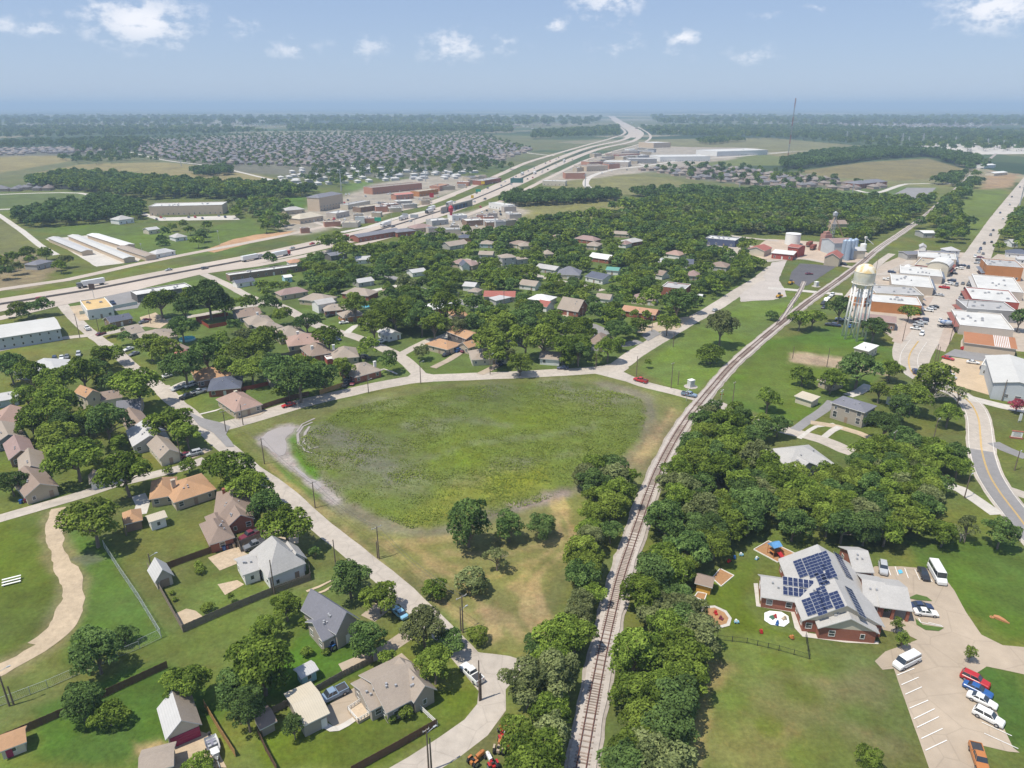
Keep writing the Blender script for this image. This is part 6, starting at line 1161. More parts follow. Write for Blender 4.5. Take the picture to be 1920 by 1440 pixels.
def scatter(name, groups, label=None, cat=None):
    """groups: list of (source mesh, [(x, y, rotation, scale)]): one object whose points carry copies of the sources"""
    pts = []; att = []
    for k, (me, L) in enumerate(groups):
        for x, y, rz, s in L: pts.append((x, y, 0)); att.append((k, rz, s))
    pm = bpy.data.meshes.new(name); pm.from_pydata(pts, [], [])
    for nm, ty, idx in (('src', 'INT', 0), ('rz', 'FLOAT', 1), ('sc', 'FLOAT', 2)):
        a = pm.attributes.new(nm, ty, 'POINT'); a.data.foreach_set('value', [q[idx] for q in att])
    ng = bpy.data.node_groups.new(name, 'GeometryNodeTree'); ng.interface.new_socket('Geometry', in_out='INPUT', socket_type='NodeSocketGeometry'); ng.interface.new_socket('Geometry', in_out='OUTPUT', socket_type='NodeSocketGeometry')
    gi = ng.nodes.new('NodeGroupInput'); go = ng.nodes.new('NodeGroupOutput'); jn = ng.nodes.new('GeometryNodeJoinGeometry')
    def named(nm, ty):
        n = ng.nodes.new('GeometryNodeInputNamedAttribute'); n.data_type = ty; n.inputs[0].default_value = nm; return n.outputs[0]
    src, rz, sc = named('src', 'INT'), named('rz', 'FLOAT'), named('sc', 'FLOAT')
    cb = ng.nodes.new('ShaderNodeCombineXYZ'); ng.links.new(rz, cb.inputs[2])
    for k, (me, L) in enumerate(groups):
        so = bpy.data.objects.new(name+'_source', me)
        oi = ng.nodes.new('GeometryNodeObjectInfo'); oi.inputs[0].default_value = so; oi.inputs['As Instance'].default_value = True
        cp = ng.nodes.new('FunctionNodeCompare'); cp.data_type = 'INT'; cp.operation = 'EQUAL'; ng.links.new(src, cp.inputs[2]); cp.inputs[3].default_value = k
        ip = ng.nodes.new('GeometryNodeInstanceOnPoints'); ng.links.new(gi.outputs[0], ip.inputs['Points']); ng.links.new(cp.outputs[0], ip.inputs['Selection']); ng.links.new(oi.outputs['Geometry'], ip.inputs['Instance'])
        ng.links.new(cb.outputs[0], ip.inputs['Rotation']); ng.links.new(sc, ip.inputs['Scale']); ng.links.new(ip.outputs[0], jn.inputs[0])
    ng.links.new(jn.outputs[0], go.inputs[0])
    o = link(name, pm); md = o.modifiers.new('scatter', 'NODES'); md.node_group = ng
    setp(o, label, cat, kind='stuff'); return o
groups = []
for (sh, var, lod, lm), L in rest_pts.items():
    cm, tm = tree_meshes(sh, var, lod, lm)
    groups.append((cm, L))
scatter('woodland', groups, 'dense green woods and garden trees reaching to the horizon')
print('TREES', len(TREES), 'solo', len(solo), 'groups', len(groups))
# ------------------------------------------------------------ vehicles
TYRE = mat('tyre_rubber', (.022, .022, .024), .9); RIM = mat('wheel_rim', (.40, .40, .42), .4, metal=.6); AUTOG = mat('car_glass', (.030, .038, .048), .08, .03, spec=.9); LAMP = mat('lamp_lens', (.62, .62, .58), .3); TAIL = mat('tail_lens', (.30, .02, .02), .35)
PAINTC = {'white': (.72, .72, .70), 'silver': (.42, .43, .44), 'grey': (.16, .165, .175), 'black': (.028, .029, .033), 'red': (.42, .022, .025), 'blue': (.025, .10, .30), 'navy': (.03, .045, .10), 'maroon': (.16, .03, .045), 'lightblue': (.22, .45, .60), 'tan': (.42, .34, .24), 'steel': (.20, .27, .36), 'green': (.05, .15, .09), 'orange': (.44, .17, .05)}
def paint(c): return mat('car_paint_'+c, PAINTC[c], .32, .03, 2, spec=.6)
def loft(mb, st, mi=0):
    n = len(st[0]); base = len(mb.v)
    for s in st: mb.v += s
    for i in range(len(st)-1):
        for k in range(n): mb.f.append((base+i*n+k, base+i*n+(k+1) % n, base+(i+1)*n+(k+1) % n, base+(i+1)*n+k)); mb.m.append(mi)
    mb.f.append(tuple(base+k for k in range(n-1, -1, -1))); mb.m.append(mi); mb.f.append(tuple(base+(len(st)-1)*n+k for k in range(n))); mb.m.append(mi)
SPEC = {  # length, width, profile of the body (x, top z, half width), cabin: base front/rear, roof front/rear, belt z, roof z
    'sedan': (4.8, 1.84, [(2.4, .58, .72), (2.25, .74, .84), (1.3, .90, .90), (.7, .97, .92), (-1.4, 1.0, .92), (-2.15, .96, .88), (-2.4, .80, .76)], (.95, -1.75, .15, -1.05, .96, 1.46)),
    'suv': (4.8, 1.94, [(2.4, .70, .78), (2.25, .95, .88), (1.2, 1.08, .95), (.8, 1.12, .97), (-2.0, 1.14, .97), (-2.4, 1.05, .90)], (1.0, -2.3, .35, -2.0, 1.10, 1.78)),
    'pickup': (5.8, 2.0, [(2.9, .75, .80), (2.75, 1.02, .92), (1.5, 1.14, .98), (-.8, 1.16, 1.0), (-.85, 1.16, 1.0), (-2.9, 1.14, .98)], (1.35, -.75, .75, -.55, 1.12, 1.86)),
    'van': (5.9, 2.05, [(2.95, .75, .84), (2.8, 1.05, .94), (2.2, 1.22, 1.0), (1.8, 1.3, 1.02), (-2.9, 1.3, 1.02), (-2.95, 1.2, .98)], (2.05, -2.9, 1.45, -2.85, 1.28, 2.15)),
    'bus': (7.0, 2.3, [(3.5, .9, .95), (3.3, 1.2, 1.05), (2.5, 1.4, 1.12), (2.3, 1.5, 1.15), (-3.45, 1.5, 1.15), (-3.5, 1.3, 1.12)], (2.5, -3.45, 2.2, -3.4, 1.5, 2.75))}
def car_parts(kind):
    L, W, prof, (cf, cr, rf, rr, bz, rz) = SPEC[kind]; body = MB(); st = []
    for x, zt, hw in prof: st.append([(x, -hw*.9, .28), (x, -hw, .52), (x, -hw*.97, zt-.10), (x, -hw*.82, zt), (x, hw*.82, zt), (x, hw*.97, zt-.10), (x, hw, .52), (x, hw*.9, .28)])
    loft(body, st[::-1])
    hb, hr = W/2*.86, W/2*.72
    if kind in ('van', 'bus'): hr = W/2*.84
    # roof panel and pillars carry the paint, the rest of the cabin is glass
    z1 = rz-.08
    body.add([(rf, -hr, z1), (rr, -hr, z1), (rr, hr, z1), (rf, hr, z1), (rf-.12, -hr*.9, rz), (rr+.1, -hr*.9, rz), (rr+.1, hr*.9, rz), (rf-.12, hr*.9, rz)], [(4, 7, 6, 5), (0, 4, 5, 1), (1, 5, 6, 2), (2, 6, 7, 3), (3, 7, 4, 0)])
    for sg in (-1, 1):
        for xb, xt in ((cf, rf), ((cf+cr)/2, (rf+rr)/2), (cr, rr)):
            body.add([(xb+.07, sg*(hb+.012), bz-.03), (xb-.07, sg*(hb+.012), bz-.03), (xt-.07, sg*(hr+.012), z1), (xt+.07, sg*(hr+.012), z1)], [(0, 1, 2, 3)])
    if kind in ('van', 'bus'):
        for sg in (-1, 1): body.add([(cr+.1, sg*(hb+.010), z1-.25), (cf-.9, sg*(hb+.010), z1-.25), (cf-.9, sg*(hr+.014), z1), (cr+.1, sg*(hr+.014), z1)], [(0, 1, 2, 3)])
    gl = MB(); gl.add([(cf, -hb, bz-.03), (cr, -hb, bz-.03), (cr, hb, bz-.03), (cf, hb, bz-.03), (rf, -hr, z1), (rr, -hr, z1), (rr, hr, z1), (rf, hr, z1)], [(0, 4, 5, 1), (1, 5, 6, 2), (2, 6, 7, 3), (3, 7, 4, 0)])
    if kind == 'pickup':
        body.add([(-.95, -.82, 1.165), (-2.8, -.82, 1.165), (-2.8, .82, 1.165), (-.95, .82, 1.165)], [(0, 3, 2, 1)], 1)
        body.box((-1.88, -.90, 1.15), (1.95, .14, .14)); body.box((-1.88, .90, 1.15), (1.95, .14, .14)); body.box((-2.82, 0, 1.15), (.1, 1.7, .14))
    wx = L/2-.95; r = .34 if kind in ('sedan',) else .39
    wheels = [(wx, W/2-.12), (wx, -W/2+.12), (-wx, W/2-.12), (-wx, -W/2+.12)]
    return body, gl, wheels, r, (L, W, prof[0][1], prof[-1][1])
CARM = {}
def wheel_mesh(r, w=.24):
    m = MB(); m.cyl((0, -w/2, 0), (0, w/2, 0), r, r, 12, 0); m.cyl((0, -w/2-.01, 0), (0, -w/2+.01, 0), r*.6, r*.55, 10, 1); m.cyl((0, w/2-.01, 0), (0, w/2+.01, 0), r*.55, r*.6, 10, 1)
    return m.mesh('wheel', [TYRE, RIM])
WHEEL = {}
BEDM = mat('bed_liner', (.05, .05, .055), .8)
def vehicle(kind, colour, px, py, hx, hy, label, group=None, parts=None, cat=None, raw=None):
    g = G(px, py) if raw is None else Vector(raw[0]); d = (G(hx, hy)-g) if raw is None else Vector(raw[1]); rz = math.atan2(d.y, d.x)
    near = ppm(g.x, g.y) > 4.4 if parts is None else parts
    cat = cat or {'sedan': 'car', 'suv': 'car', 'pickup': 'pickup', 'van': 'van', 'bus': 'bus'}[kind]; nm = {'sedan': 'parked_car', 'suv': 'parked_car', 'pickup': 'pickup_truck', 'van': 'passenger_van', 'bus': 'small_bus'}[kind]
    if raw is not None: nm = 'car' if kind in ('sedan', 'suv') else nm
    key = (kind, colour, near)
    if key not in CARM:
        body, gl, wh, r, dim = car_parts(kind)
        if near: CARM[key] = (body.mesh('body', [paint(colour), BEDM], False), gl.mesh('window_glass', [AUTOG]), wh, r, dim)
        else:
            m = MB(); m.add(body.v, body.f, 0); m.add(gl.v, gl.f, 1)
            for x, y in wh: m.cyl((x, y-.12, r), (x, y+.12, r), r, r, 8, 2)
            CARM[key] = m.mesh(nm, [paint(colour), AUTOG, TYRE])
    zc = .11
    if not near:
        o = link(nm, CARM[key], None, (g.x, g.y, zc), (0, 0, rz)); setp(o, label, cat, group)
    else:
        bm_, gm, wh, r, dim = CARM[key]; o = empty(nm, (g.x, g.y, zc), rz); setp(o, label, cat, group)
        link('body', bm_, o); link('window_glass', gm, o)
        if r not in WHEEL: WHEEL[r] = wheel_mesh(r)
        for x, y in wh: link('wheel', WHEEL[r], o, (x, y, r))
        L, W, zf, zr = dim
        if 'hl' not in WHEEL: WHEEL['hl'] = MB().box((0, 0, 0), (.10, .36, .16)).mesh('headlight', [LAMP]); WHEEL['tl'] = MB().box((0, 0, 0), (.08, .28, .18)).mesh('taillight', [TAIL])
        for sg in (-1, 1):
            link('headlight', WHEEL['hl'], o, (L/2-.06, sg*(W/2-.42), zf-.18)); link('taillight', WHEEL['tl'], o, (-L/2+.02, sg*(W/2-.32), zr-.22))
    OBST.append((g.x, g.y, 2.5)); return o
V = vehicle
for a in (('pickup', 'white', 884, 1268, 868, 1252, 'white pickup parked at the roadside by the bend'), ('sedan', 'lightblue', 749, 1153, 738, 1143, 'light blue car parked under a tree beside the street'),
        ('pickup', 'steel', 624, 1308, 606, 1317, 'blue-grey pickup beside the tan garage'), ('van', 'white', 1698, 1246, 1678, 1256, 'white passenger van beside the striped stalls'),
        ('suv', 'red', 1827, 1280, 1848, 1290, 'red car, first of four in the striped court'), ('sedan', 'blue', 1832, 1298, 1853, 1308, 'blue car between the red one and a white one'), ('sedan', 'white', 1840, 1318, 1861, 1328, 'white sedan below the blue car in the striped court'), ('suv', 'white', 1852, 1350, 1873, 1361, 'white car nearest the bottom in the striped court'),
        ('sedan', 'navy', 1726, 1141, 1745, 1142, 'dark blue car half under the nursery carport'), ('sedan', 'white', 1735, 1153, 1755, 1155, 'white sedan parked beside the nursery carport'), ('suv', 'silver', 1655, 1070, 1656, 1080, 'silver car at the left end of the upper stalls'), ('sedan', 'black', 1731, 1080, 1738, 1094, 'black car parked beside the small white bus'), ('bus', 'white', 1756, 1082, 1765, 1098, 'small white bus in the upper stalls'),
        ('pickup', 'maroon', 471, 1007, 446, 1018, 'maroon pickup in the drive of the brick house'), ('pickup', 'grey', 480, 1026, 452, 1036, 'dark grey pickup behind the white house'), ('suv', 'silver', 364, 854, 348, 858, 'silver car in the drive of the tan-roofed corner house'), ('sedan', 'maroon', 345, 858, 338, 861, 'small dark car close to the tan-roofed corner house wall'),
        ('pickup', 'black', 352, 746, 340, 750, 'black pickup in front of a white pickup in the drive'), ('pickup', 'white', 373, 738, 388, 733, 'white pickup in the drive of the blue-grey house'), ('suv', 'white', 357, 725, 345, 729, 'white car in front of the orange and brown roofed house'), ('sedan', 'silver', 333, 731, 320, 736, 'silver car below the white one by the street'), ('sedan', 'white', 313, 708, 300, 712, 'white car under the trees by the crossarm pole'),
        ('sedan', 'red', 541, 762, 530, 765, 'bright red car parked beside the curving road'), ('suv', 'silver', 655, 714, 645, 718, 'silver car in the drive of the corner house'), ('pickup', 'black', 649, 723, 643, 730, 'black pickup by the fence of the corner house'), ('sedan', 'maroon', 662, 720, 657, 728, 'dark red car nearest the road at the corner house'), ('suv', 'black', 686, 673, 698, 675, 'black car in the shade behind the corner house'),
        ('sedan', 'black', 837, 667, 850, 661, 'black car on the tan drive of the orange-roofed house'), ('suv', 'blue', 860, 659, 869, 655, 'blue car beside the sprawling orange house'), ('sedan', 'maroon', 872, 660, 881, 657, 'pinkish-red car beside the sprawling orange house'), ('suv', 'navy', 935, 684, 944, 689, 'dark blue car beside the house by the round tree'),
        ('sedan', 'navy', 1055, 692, 1043, 692, 'dark blue car parked on the curving road'), ('pickup', 'red', 1201, 716, 1190, 713, 'red pickup driving towards the road fork'), ('pickup', 'steel', 1292, 743, 1302, 745, 'dark pickup waiting at the level crossing'), ('sedan', 'silver', 1340, 583, 1348, 578, 'silver car driving up the road beside the grass strip'),
        ('pickup', 'white', 164, 618, 157, 610, 'white pickup driving on the street beside the warehouse'), ('sedan', 'maroon', 190, 628, 200, 625, 'maroon car turning at the junction beside the warehouse'), ('sedan', 'white', 241, 657, 232, 660, 'white car in a drive under trees beside the street'), ('sedan', 'grey', 252, 666, 243, 669, 'grey car below the white one under the trees'),
        ('suv', 'navy', 103, 676, 102, 682, 'dark blue car, leftmost of four behind the grey hip roof'), ('sedan', 'white', 116, 673, 115, 679, 'white car, second of four behind the grey hip roof'), ('sedan', 'grey', 126, 671, 125, 677, 'grey car, third of four behind the grey hip roof'), ('suv', 'silver', 148, 667, 147, 672, 'silver car, rightmost of four behind the grey hip roof'),
        ('sedan', 'maroon', 275, 602, 284, 600, 'maroon car beside the dark blue-roofed shop'), ('sedan', 'grey', 270, 606, 279, 604, 'grey car beside the maroon one by the dark blue-roofed shop'), ('pickup', 'navy', 212, 570, 218, 575, 'dark pickup beside the yellow-walled shop'), ('suv', 'white', 715, 643, 723, 640, 'white car beside the little white house'), ('sedan', 'white', 645, 607, 653, 606, 'white car in front of the orange-brick cottage'), ('sedan', 'black', 619, 594, 628, 592, 'black car in front of the brown-roofed brick cottage'), ('sedan', 'navy', 632, 638, 640, 640, 'dark blue car in the tree shade beside the street'),
        ('sedan', 'white', 1503, 853, 1512, 848, 'white car beside the grey-roofed house in the thicket'), ('suv', 'navy', 1715, 699, 1711, 690, 'dark car coming down the bend of main street'), ('sedan', 'red', 1777, 674, 1785, 676, 'red car at the corner of the gravel lot'), ('sedan', 'white', 1824, 682, 1832, 683, 'white sedan in the middle of the gravel lot'), ('pickup', 'navy', 1852, 695, 1862, 697, 'dark pickup beside the white office'), ('pickup', 'red', 1811, 655, 1818, 653, 'red pickup beside the rust-roofed block'),
        ('suv', 'white', 1766, 690, 1774, 692, 'white car, first of the row in the gravel lot'), ('sedan', 'white', 1771, 696, 1779, 698, 'white car, second of the row in the gravel lot'), ('suv', 'white', 1777, 703, 1785, 705, 'white car, third of the row in the gravel lot'), ('sedan', 'silver', 1781, 709, 1789, 711, 'silver car, last of the row in the gravel lot')):
    V(*a)
n_ = Counter()
def row(kind, pts, side, grp):
    for k, (px, py, hx, hy, c, kd) in enumerate(pts): V(kd, c, px, py, hx, hy, '%s %s %s, %s counting up from the bottom' % (c, {'sedan': 'car', 'suv': 'car', 'pickup': 'pickup'}[kd], side, ordinal(k+1)), grp, parts=False)
row('w', [(x, y, x-8, y-1, c, k) for x, y, c, k in ((1716, 618, 'white', 'sedan'), (1721, 612, 'silver', 'suv'), (1726, 607, 'silver', 'pickup'), (1731, 602, 'navy', 'suv'), (1721, 601, 'maroon', 'sedan'), (1740, 584, 'white', 'suv'), (1746, 580, 'silver', 'sedan'), (1751, 577, 'black', 'sedan'), (1761, 555, 'silver', 'sedan'), (1770, 541, 'red', 'pickup'), (1779, 534, 'white', 'suv'), (1784, 528, 'navy', 'suv'), (1787, 514, 'black', 'sedan'), (1799, 505, 'white', 'suv'), (1804, 499, 'navy', 'sedan'))], 'parked on the west side of main street', 'cars parked on the west side of main street')
row('e', [(x, y, x+8, y+1, c, k) for x, y, c, k in ((1801, 566, 'maroon', 'sedan'), (1805, 562, 'silver', 'suv'), (1809, 555, 'black', 'suv'), (1813, 549, 'navy', 'sedan'), (1817, 544, 'black', 'pickup'), (1820, 537, 'grey', 'suv'), (1822, 533, 'navy', 'sedan'), (1825, 528, 'black', 'suv'), (1833, 495, 'silver', 'sedan'), (1836, 490, 'grey', 'suv'), (1838, 484, 'maroon', 'sedan'))], 'parked on the east side of main street', 'cars parked on the east side of main street')
row('m', [(x, y, x-2*s, y+4*s, c, k) for x, y, c, k, s in ((1728, 628, 'white', 'suv', 1), (1763, 602, 'white', 'sedan', -1), (1793, 536, 'grey', 'suv', 1), (1805, 533, 'grey', 'sedan', -1), (1815, 503, 'black', 'suv', 1), (1828, 482, 'white', 'pickup', 1), (1835, 474, 'silver', 'suv', 1), (1843, 477, 'grey', 'sedan', -1), (1838, 468, 'navy', 'suv', 1), (1845, 458, 'black', 'suv', 1), (1859, 455, 'black', 'sedan', -1), (1857, 442, 'grey', 'suv', 1), (1862, 433, 'black', 'sedan', 1), (1880, 412, 'white', 'suv', -1), (1875, 400, 'navy', 'sedan', 1), (1893, 385, 'silver', 'suv', -1), (1897, 370, 'black', 'sedan', 1), (1912, 352, 'grey', 'suv', 1))], 'driving on main street', 'traffic on main street')
row('y', [(1560, 555, 1552, 561, 'white', 'suv'), (1555, 559, 1547, 565, 'white', 'sedan'), (1549, 565, 1541, 571, 'white', 'pickup'), (1543, 571, 1535, 577, 'black', 'suv'), (1545, 578, 1537, 582, 'black', 'sedan')][::-1], 'parked in line beside the tracks', 'cars parked beside the tracks')
row('t', [(1556, 611, 1564, 612, 'black', 'sedan'), (1567, 612, 1575, 613, 'navy', 'suv'), (1595, 614, 1602, 612, 'blue', 'sedan'), (1575, 601, 1584, 602, 'white', 'sedan'), (1590, 602, 1600, 603, 'silver', 'suv')], 'parked behind the water tower legs', 'cars parked behind the water tower')
V('pickup', 'black', 1581, 497, 1590, 499, 'black pickup crossing in front of the silos', parts=False); V('sedan', 'maroon', 1517, 515, 1524, 515, 'maroon car alone on the dark asphalt lot', parts=False)
V('suv', 'white', 1690, 530, 1698, 531, 'white car behind the west side shops', parts=False); V('sedan', 'blue', 1637, 552, 1639, 546, 'blue car between two brick shops', parts=False); V('pickup', 'white', 1664, 526, 1674, 527, 'white pickup in the yard behind the shops', parts=False); V('suv', 'navy', 1672, 512, 1680, 513, 'blue car in the yard near the pavilion', parts=False)
# freeway traffic
def lorry(colour, g, d, label, group):
    m = MB(); m.box((6.6, 0, .9), (2.4, 2.4, 2.4), 0); m.box((5.0, 0, .7), (.8, 2.0, 1.0), 3); m.box((-1.2, 0, 1.2), (12.4, 2.55, 2.8), 1); m.add([(7.82, -1.0, 2.2), (7.82, 1.0, 2.2), (7.82, 1.0, 3.0), (7.82, -1.0, 3.0)], [(0, 1, 2, 3)], 2)
    for x in (6.6, 4.2, 3.2, -5.2, -6.3):
        for y in (-1.05, 1.05): m.cyl((x, y-.15, .5), (x, y+.15, .5), .5, .5, 8, 3)
    o = m.build('lorry', [paint(colour), paint('white'), AUTOG, TYRE], None, loc=(g[0], g[1], .1), rot=(0, 0, math.atan2(d[1], d[0]))); setp(o, label, 'lorry', group)
def along(pts, n, offs, word, seed):
    rs = random.Random(seed); S = [p.xy for p in smooth_path([Vector((*G(*p), 0)) for p in pts], 10)]
    cand = [i for i in range(2, len(S)-2) if 0 < to_px(S[i].x, S[i].y, 0)[0] < 1200 and S[i].length < 1900]; pick = []
    for i in sorted(rs.sample(cand, min(n*3, len(cand))), key=lambda i: to_px(S[i].x, S[i].y, 0)[0]):
        if all(abs(i-j) > 1 for j in pick) and len(pick) < n and rs.random() < .55: pick.append(i)
    for k, i in enumerate(pick):
        d = (S[i+1]-S[i-1]).normalized(); n2 = Vector((-d.y, d.x)); p = S[i]+n2*rs.choice(offs); c = rs.choice(['white', 'white', 'silver', 'black', 'grey', 'navy', 'red', 'silver', 'black']); kd = rs.choice(['sedan', 'suv', 'pickup', 'lorry', 'suv', 'sedan'])
        w = {'lorry': 'lorry', 'pickup': 'pickup'}.get(kd, 'car'); lab = '%s %s on the %s carriageway, %s vehicle from the left' % (c, w, word, ordinal(k+1)); sgn = 1 if word == 'near' else -1
        if kd == 'lorry': lorry(c, p, d*sgn, lab, 'traffic on the freeway')
        else: V(kd, c, 0, 0, 0, 0, lab, 'traffic on the freeway', parts=False, raw=(p, d*sgn))
along([(0, 566), (175, 538), (300, 514), (480, 480), (600, 454), (690, 433), (780, 406), (860, 380), (930, 350), (1000, 318), (1060, 292), (1110, 275)], 26, (-5, -1.5, 2, 5), 'far', 5)
along([(0, 578), (175, 550), (300, 524), (480, 490), (600, 464), (700, 440), (790, 413), (872, 385), (945, 356), (1014, 324), (1075, 297), (1128, 278)], 26, (-5, -1.5, 2, 5), 'near', 6)
# cars standing in the retail lots, too small to tell apart
rs_ = random.Random(9)
for cx, cy, dx, dy, n, what in ((690, 372, 60, 12, 16, 'in front of the strip mall'), (800, 366, 40, 10, 10, 'right of the fuel station shop'), (640, 408, 50, 10, 12, 'beside the slip road shops'), (860, 424, 60, 10, 12, 'by the near strip of shops'), (930, 396, 40, 8, 8, 'at the fuel station by the field'), (360, 408, 70, 4, 10, 'in front of the long beige office'), (1120, 318, 60, 8, 10, 'in the far retail park')):
    for k in range(n):
        px, py = cx+rs_.uniform(-dx, dx), cy+rs_.uniform(-dy, dy); c = rs_.choice(['white', 'silver', 'black', 'grey', 'red', 'navy', 'white']); g = G(px, py)
        if any((o[0]-g.x)**2+(o[1]-g.y)**2 < (o[2]+1)**2 for o in OBST): continue
        V('sedan' if k % 2 else 'suv', c, px, py, px+3, py+2, 'small parked car %s' % what, 'cars parked %s' % what, parts=False)
# ------------------------------------------------------------ nursery building with solar panels
def nursery():
    root = B('grey-roofed nursery building with solar panels and brick walls', [(1504, 1164, 1660, 1176, (1477, 1049), 3.0, 4.6, 'G'), (1426, 1119, 1500, 1130, (1419, 1076), 2.95, 2.4, 'g'), (1534, 1178, 1650, 1188, 6, 2.9, 3.0, 'G'), (1619, 1132, 1664, 1140, 11, 2.9, 2.4, 'g'), (1600, 1072, 1640, 1074, 10, 2.9, 2.4, 'g')],
             'grey', 'brick', 'nursery', 'nursery_building', vents=3, win='s')
    for c in root.children:     # siding in the gable ends above the brick
        pass
    ax, ay, ang, L, D = root['_frame']; e, r = 3.0, 4.6; ux = Vector((math.cos(ang), math.sin(ang))); uy = Vector((-ux.y, ux.x)); A = Vector((ax, ay)); tilt = math.atan2(r, L/2)
    # pale siding triangle of the front gable
    t = MB(); t.add([(.9, .38, e+.05), (L-.9, .38, e+.05), (L/2, .38, e+r-.45)], [(0, 1, 2)]); t.build('gable_siding', wallm('cream'), root, loc=(ax-root.location.x, ay-root.location.y, 0), rot=(0, 0, ang))
    SOL = mat('solar_cells', (.018, .026, .075), .18, .1, 3, spec=.7); FR = mat('panel_frame', (.55, .56, .58), .4, metal=.5)
    p = MB(); p.box((0, 0, 0), (1.92, .98, .04), 1); p.add([(-.92, -.45, .045), (.92, -.45, .045), (.92, .45, .045), (-.92, .45, .045)], [(0, 1, 2, 3)], 0); p.box((0, 0, .042), (.03, .9, .008), 1)
    pm = p.mesh('solar_panel', [SOL, FR])
    def local(px, py, side):
        x = L/4 if side < 0 else L*.75; y = 0
        for _ in range(12):
            z = e+r*(1-abs(x-L/2)/(L/2)); q = G(px, py, z+.15)-A; x, y = q.dot(ux), q.dot(uy)
        return x, y
    def lay(px, py, rows, side):
        x, y = local(px, py, side)
        for k in range(rows):
            yy = y-k*1.03; xx = min(max(x, 1.2), L-1.2)
            z = e+r*(1-abs(xx-L/2)/(L/2))+.16
            q = A+ux*xx+uy*yy
            o = link('solar_panel', pm, root); o.matrix_local = Matrix.Translation((q.x-root.location.x, q.y-root.location.y, z)) @ Matrix.Rotation(ang, 4, 'Z') @ Matrix.Rotation(-tilt if side < 0 else tilt, 4, 'Y')
    Z = lambda zx, zy: (1390+zx/4.8, 990+zy/4.8)
    for zx, zy, n in ((505, 300, 6), (585, 275, 7), (660, 250, 6), (732, 228, 4), (770, 330, 5), (700, 410, 4), (755, 420, 2), (585, 650, 5), (655, 590, 7), (715, 545, 4), (755, 655, 3), (830, 590, 5), (755, 500, 1)): lay(*Z(zx, zy), n, -1)
    for zx, zy, n in ((865, 240, 9), (968, 550, 9)): lay(*Z(zx, zy), n, 1)
    # six panels on the low left wing
    W2 = (G(1426, 1119, 2.95), G(1500, 1130, 2.95)); u2 = (W2[1]-W2[0]).normalized(); v2 = Vector((-u2.y, u2.x)); dep = abs((G(1419, 1076, 2.95)-W2[0]).dot(v2)); a2 = math.atan2(u2.y, u2.x); t2 = math.atan2(2.4, dep/2)
    for k in range(6):
        for j in range(2):
            q = W2[0]+u2*(5.0+k*1.05)+v2*(dep*.22+j*1.9); z = 2.95+2.4*((q-W2[0]).dot(v2))/(dep/2)+.16
            o = link('solar_panel', pm, root); o.matrix_local = Matrix.Translation((q.x-root.location.x, q.y-root.location.y, z)) @ Matrix.Rotation(a2, 4, 'Z') @ Matrix.Rotation(t2, 4, 'X') @ Matrix.Rotation(math.pi/2, 4, 'Z')
    # drive-through canopy on posts
    a, b = G(1650, 1138, 3.1), G(1712, 1146, 3.1); u = (b-a).normalized(); L2 = (b-a).length; v = Vector((-u.y, u.x)); D2 = 10.5; an = math.atan2(u.y, u.x)
    loc = (a.x-root.location.x, a.y-root.location.y, 0)
    roof_geo(L2, D2, 3.1, 2.0, 'g', None).build('canopy_roof', [roofm('grey'), TRIM], root, loc=loc, rot=(0, 0, an))
    for x in (L2-.6, L2*.45):
        for y in (.6, D2-.6): MB().box((x, y, 0), (.55, .55, 2.95)).build('canopy_post', wallm('brick'), root, loc=loc, rot=(0, 0, an))
    return root
nursery()
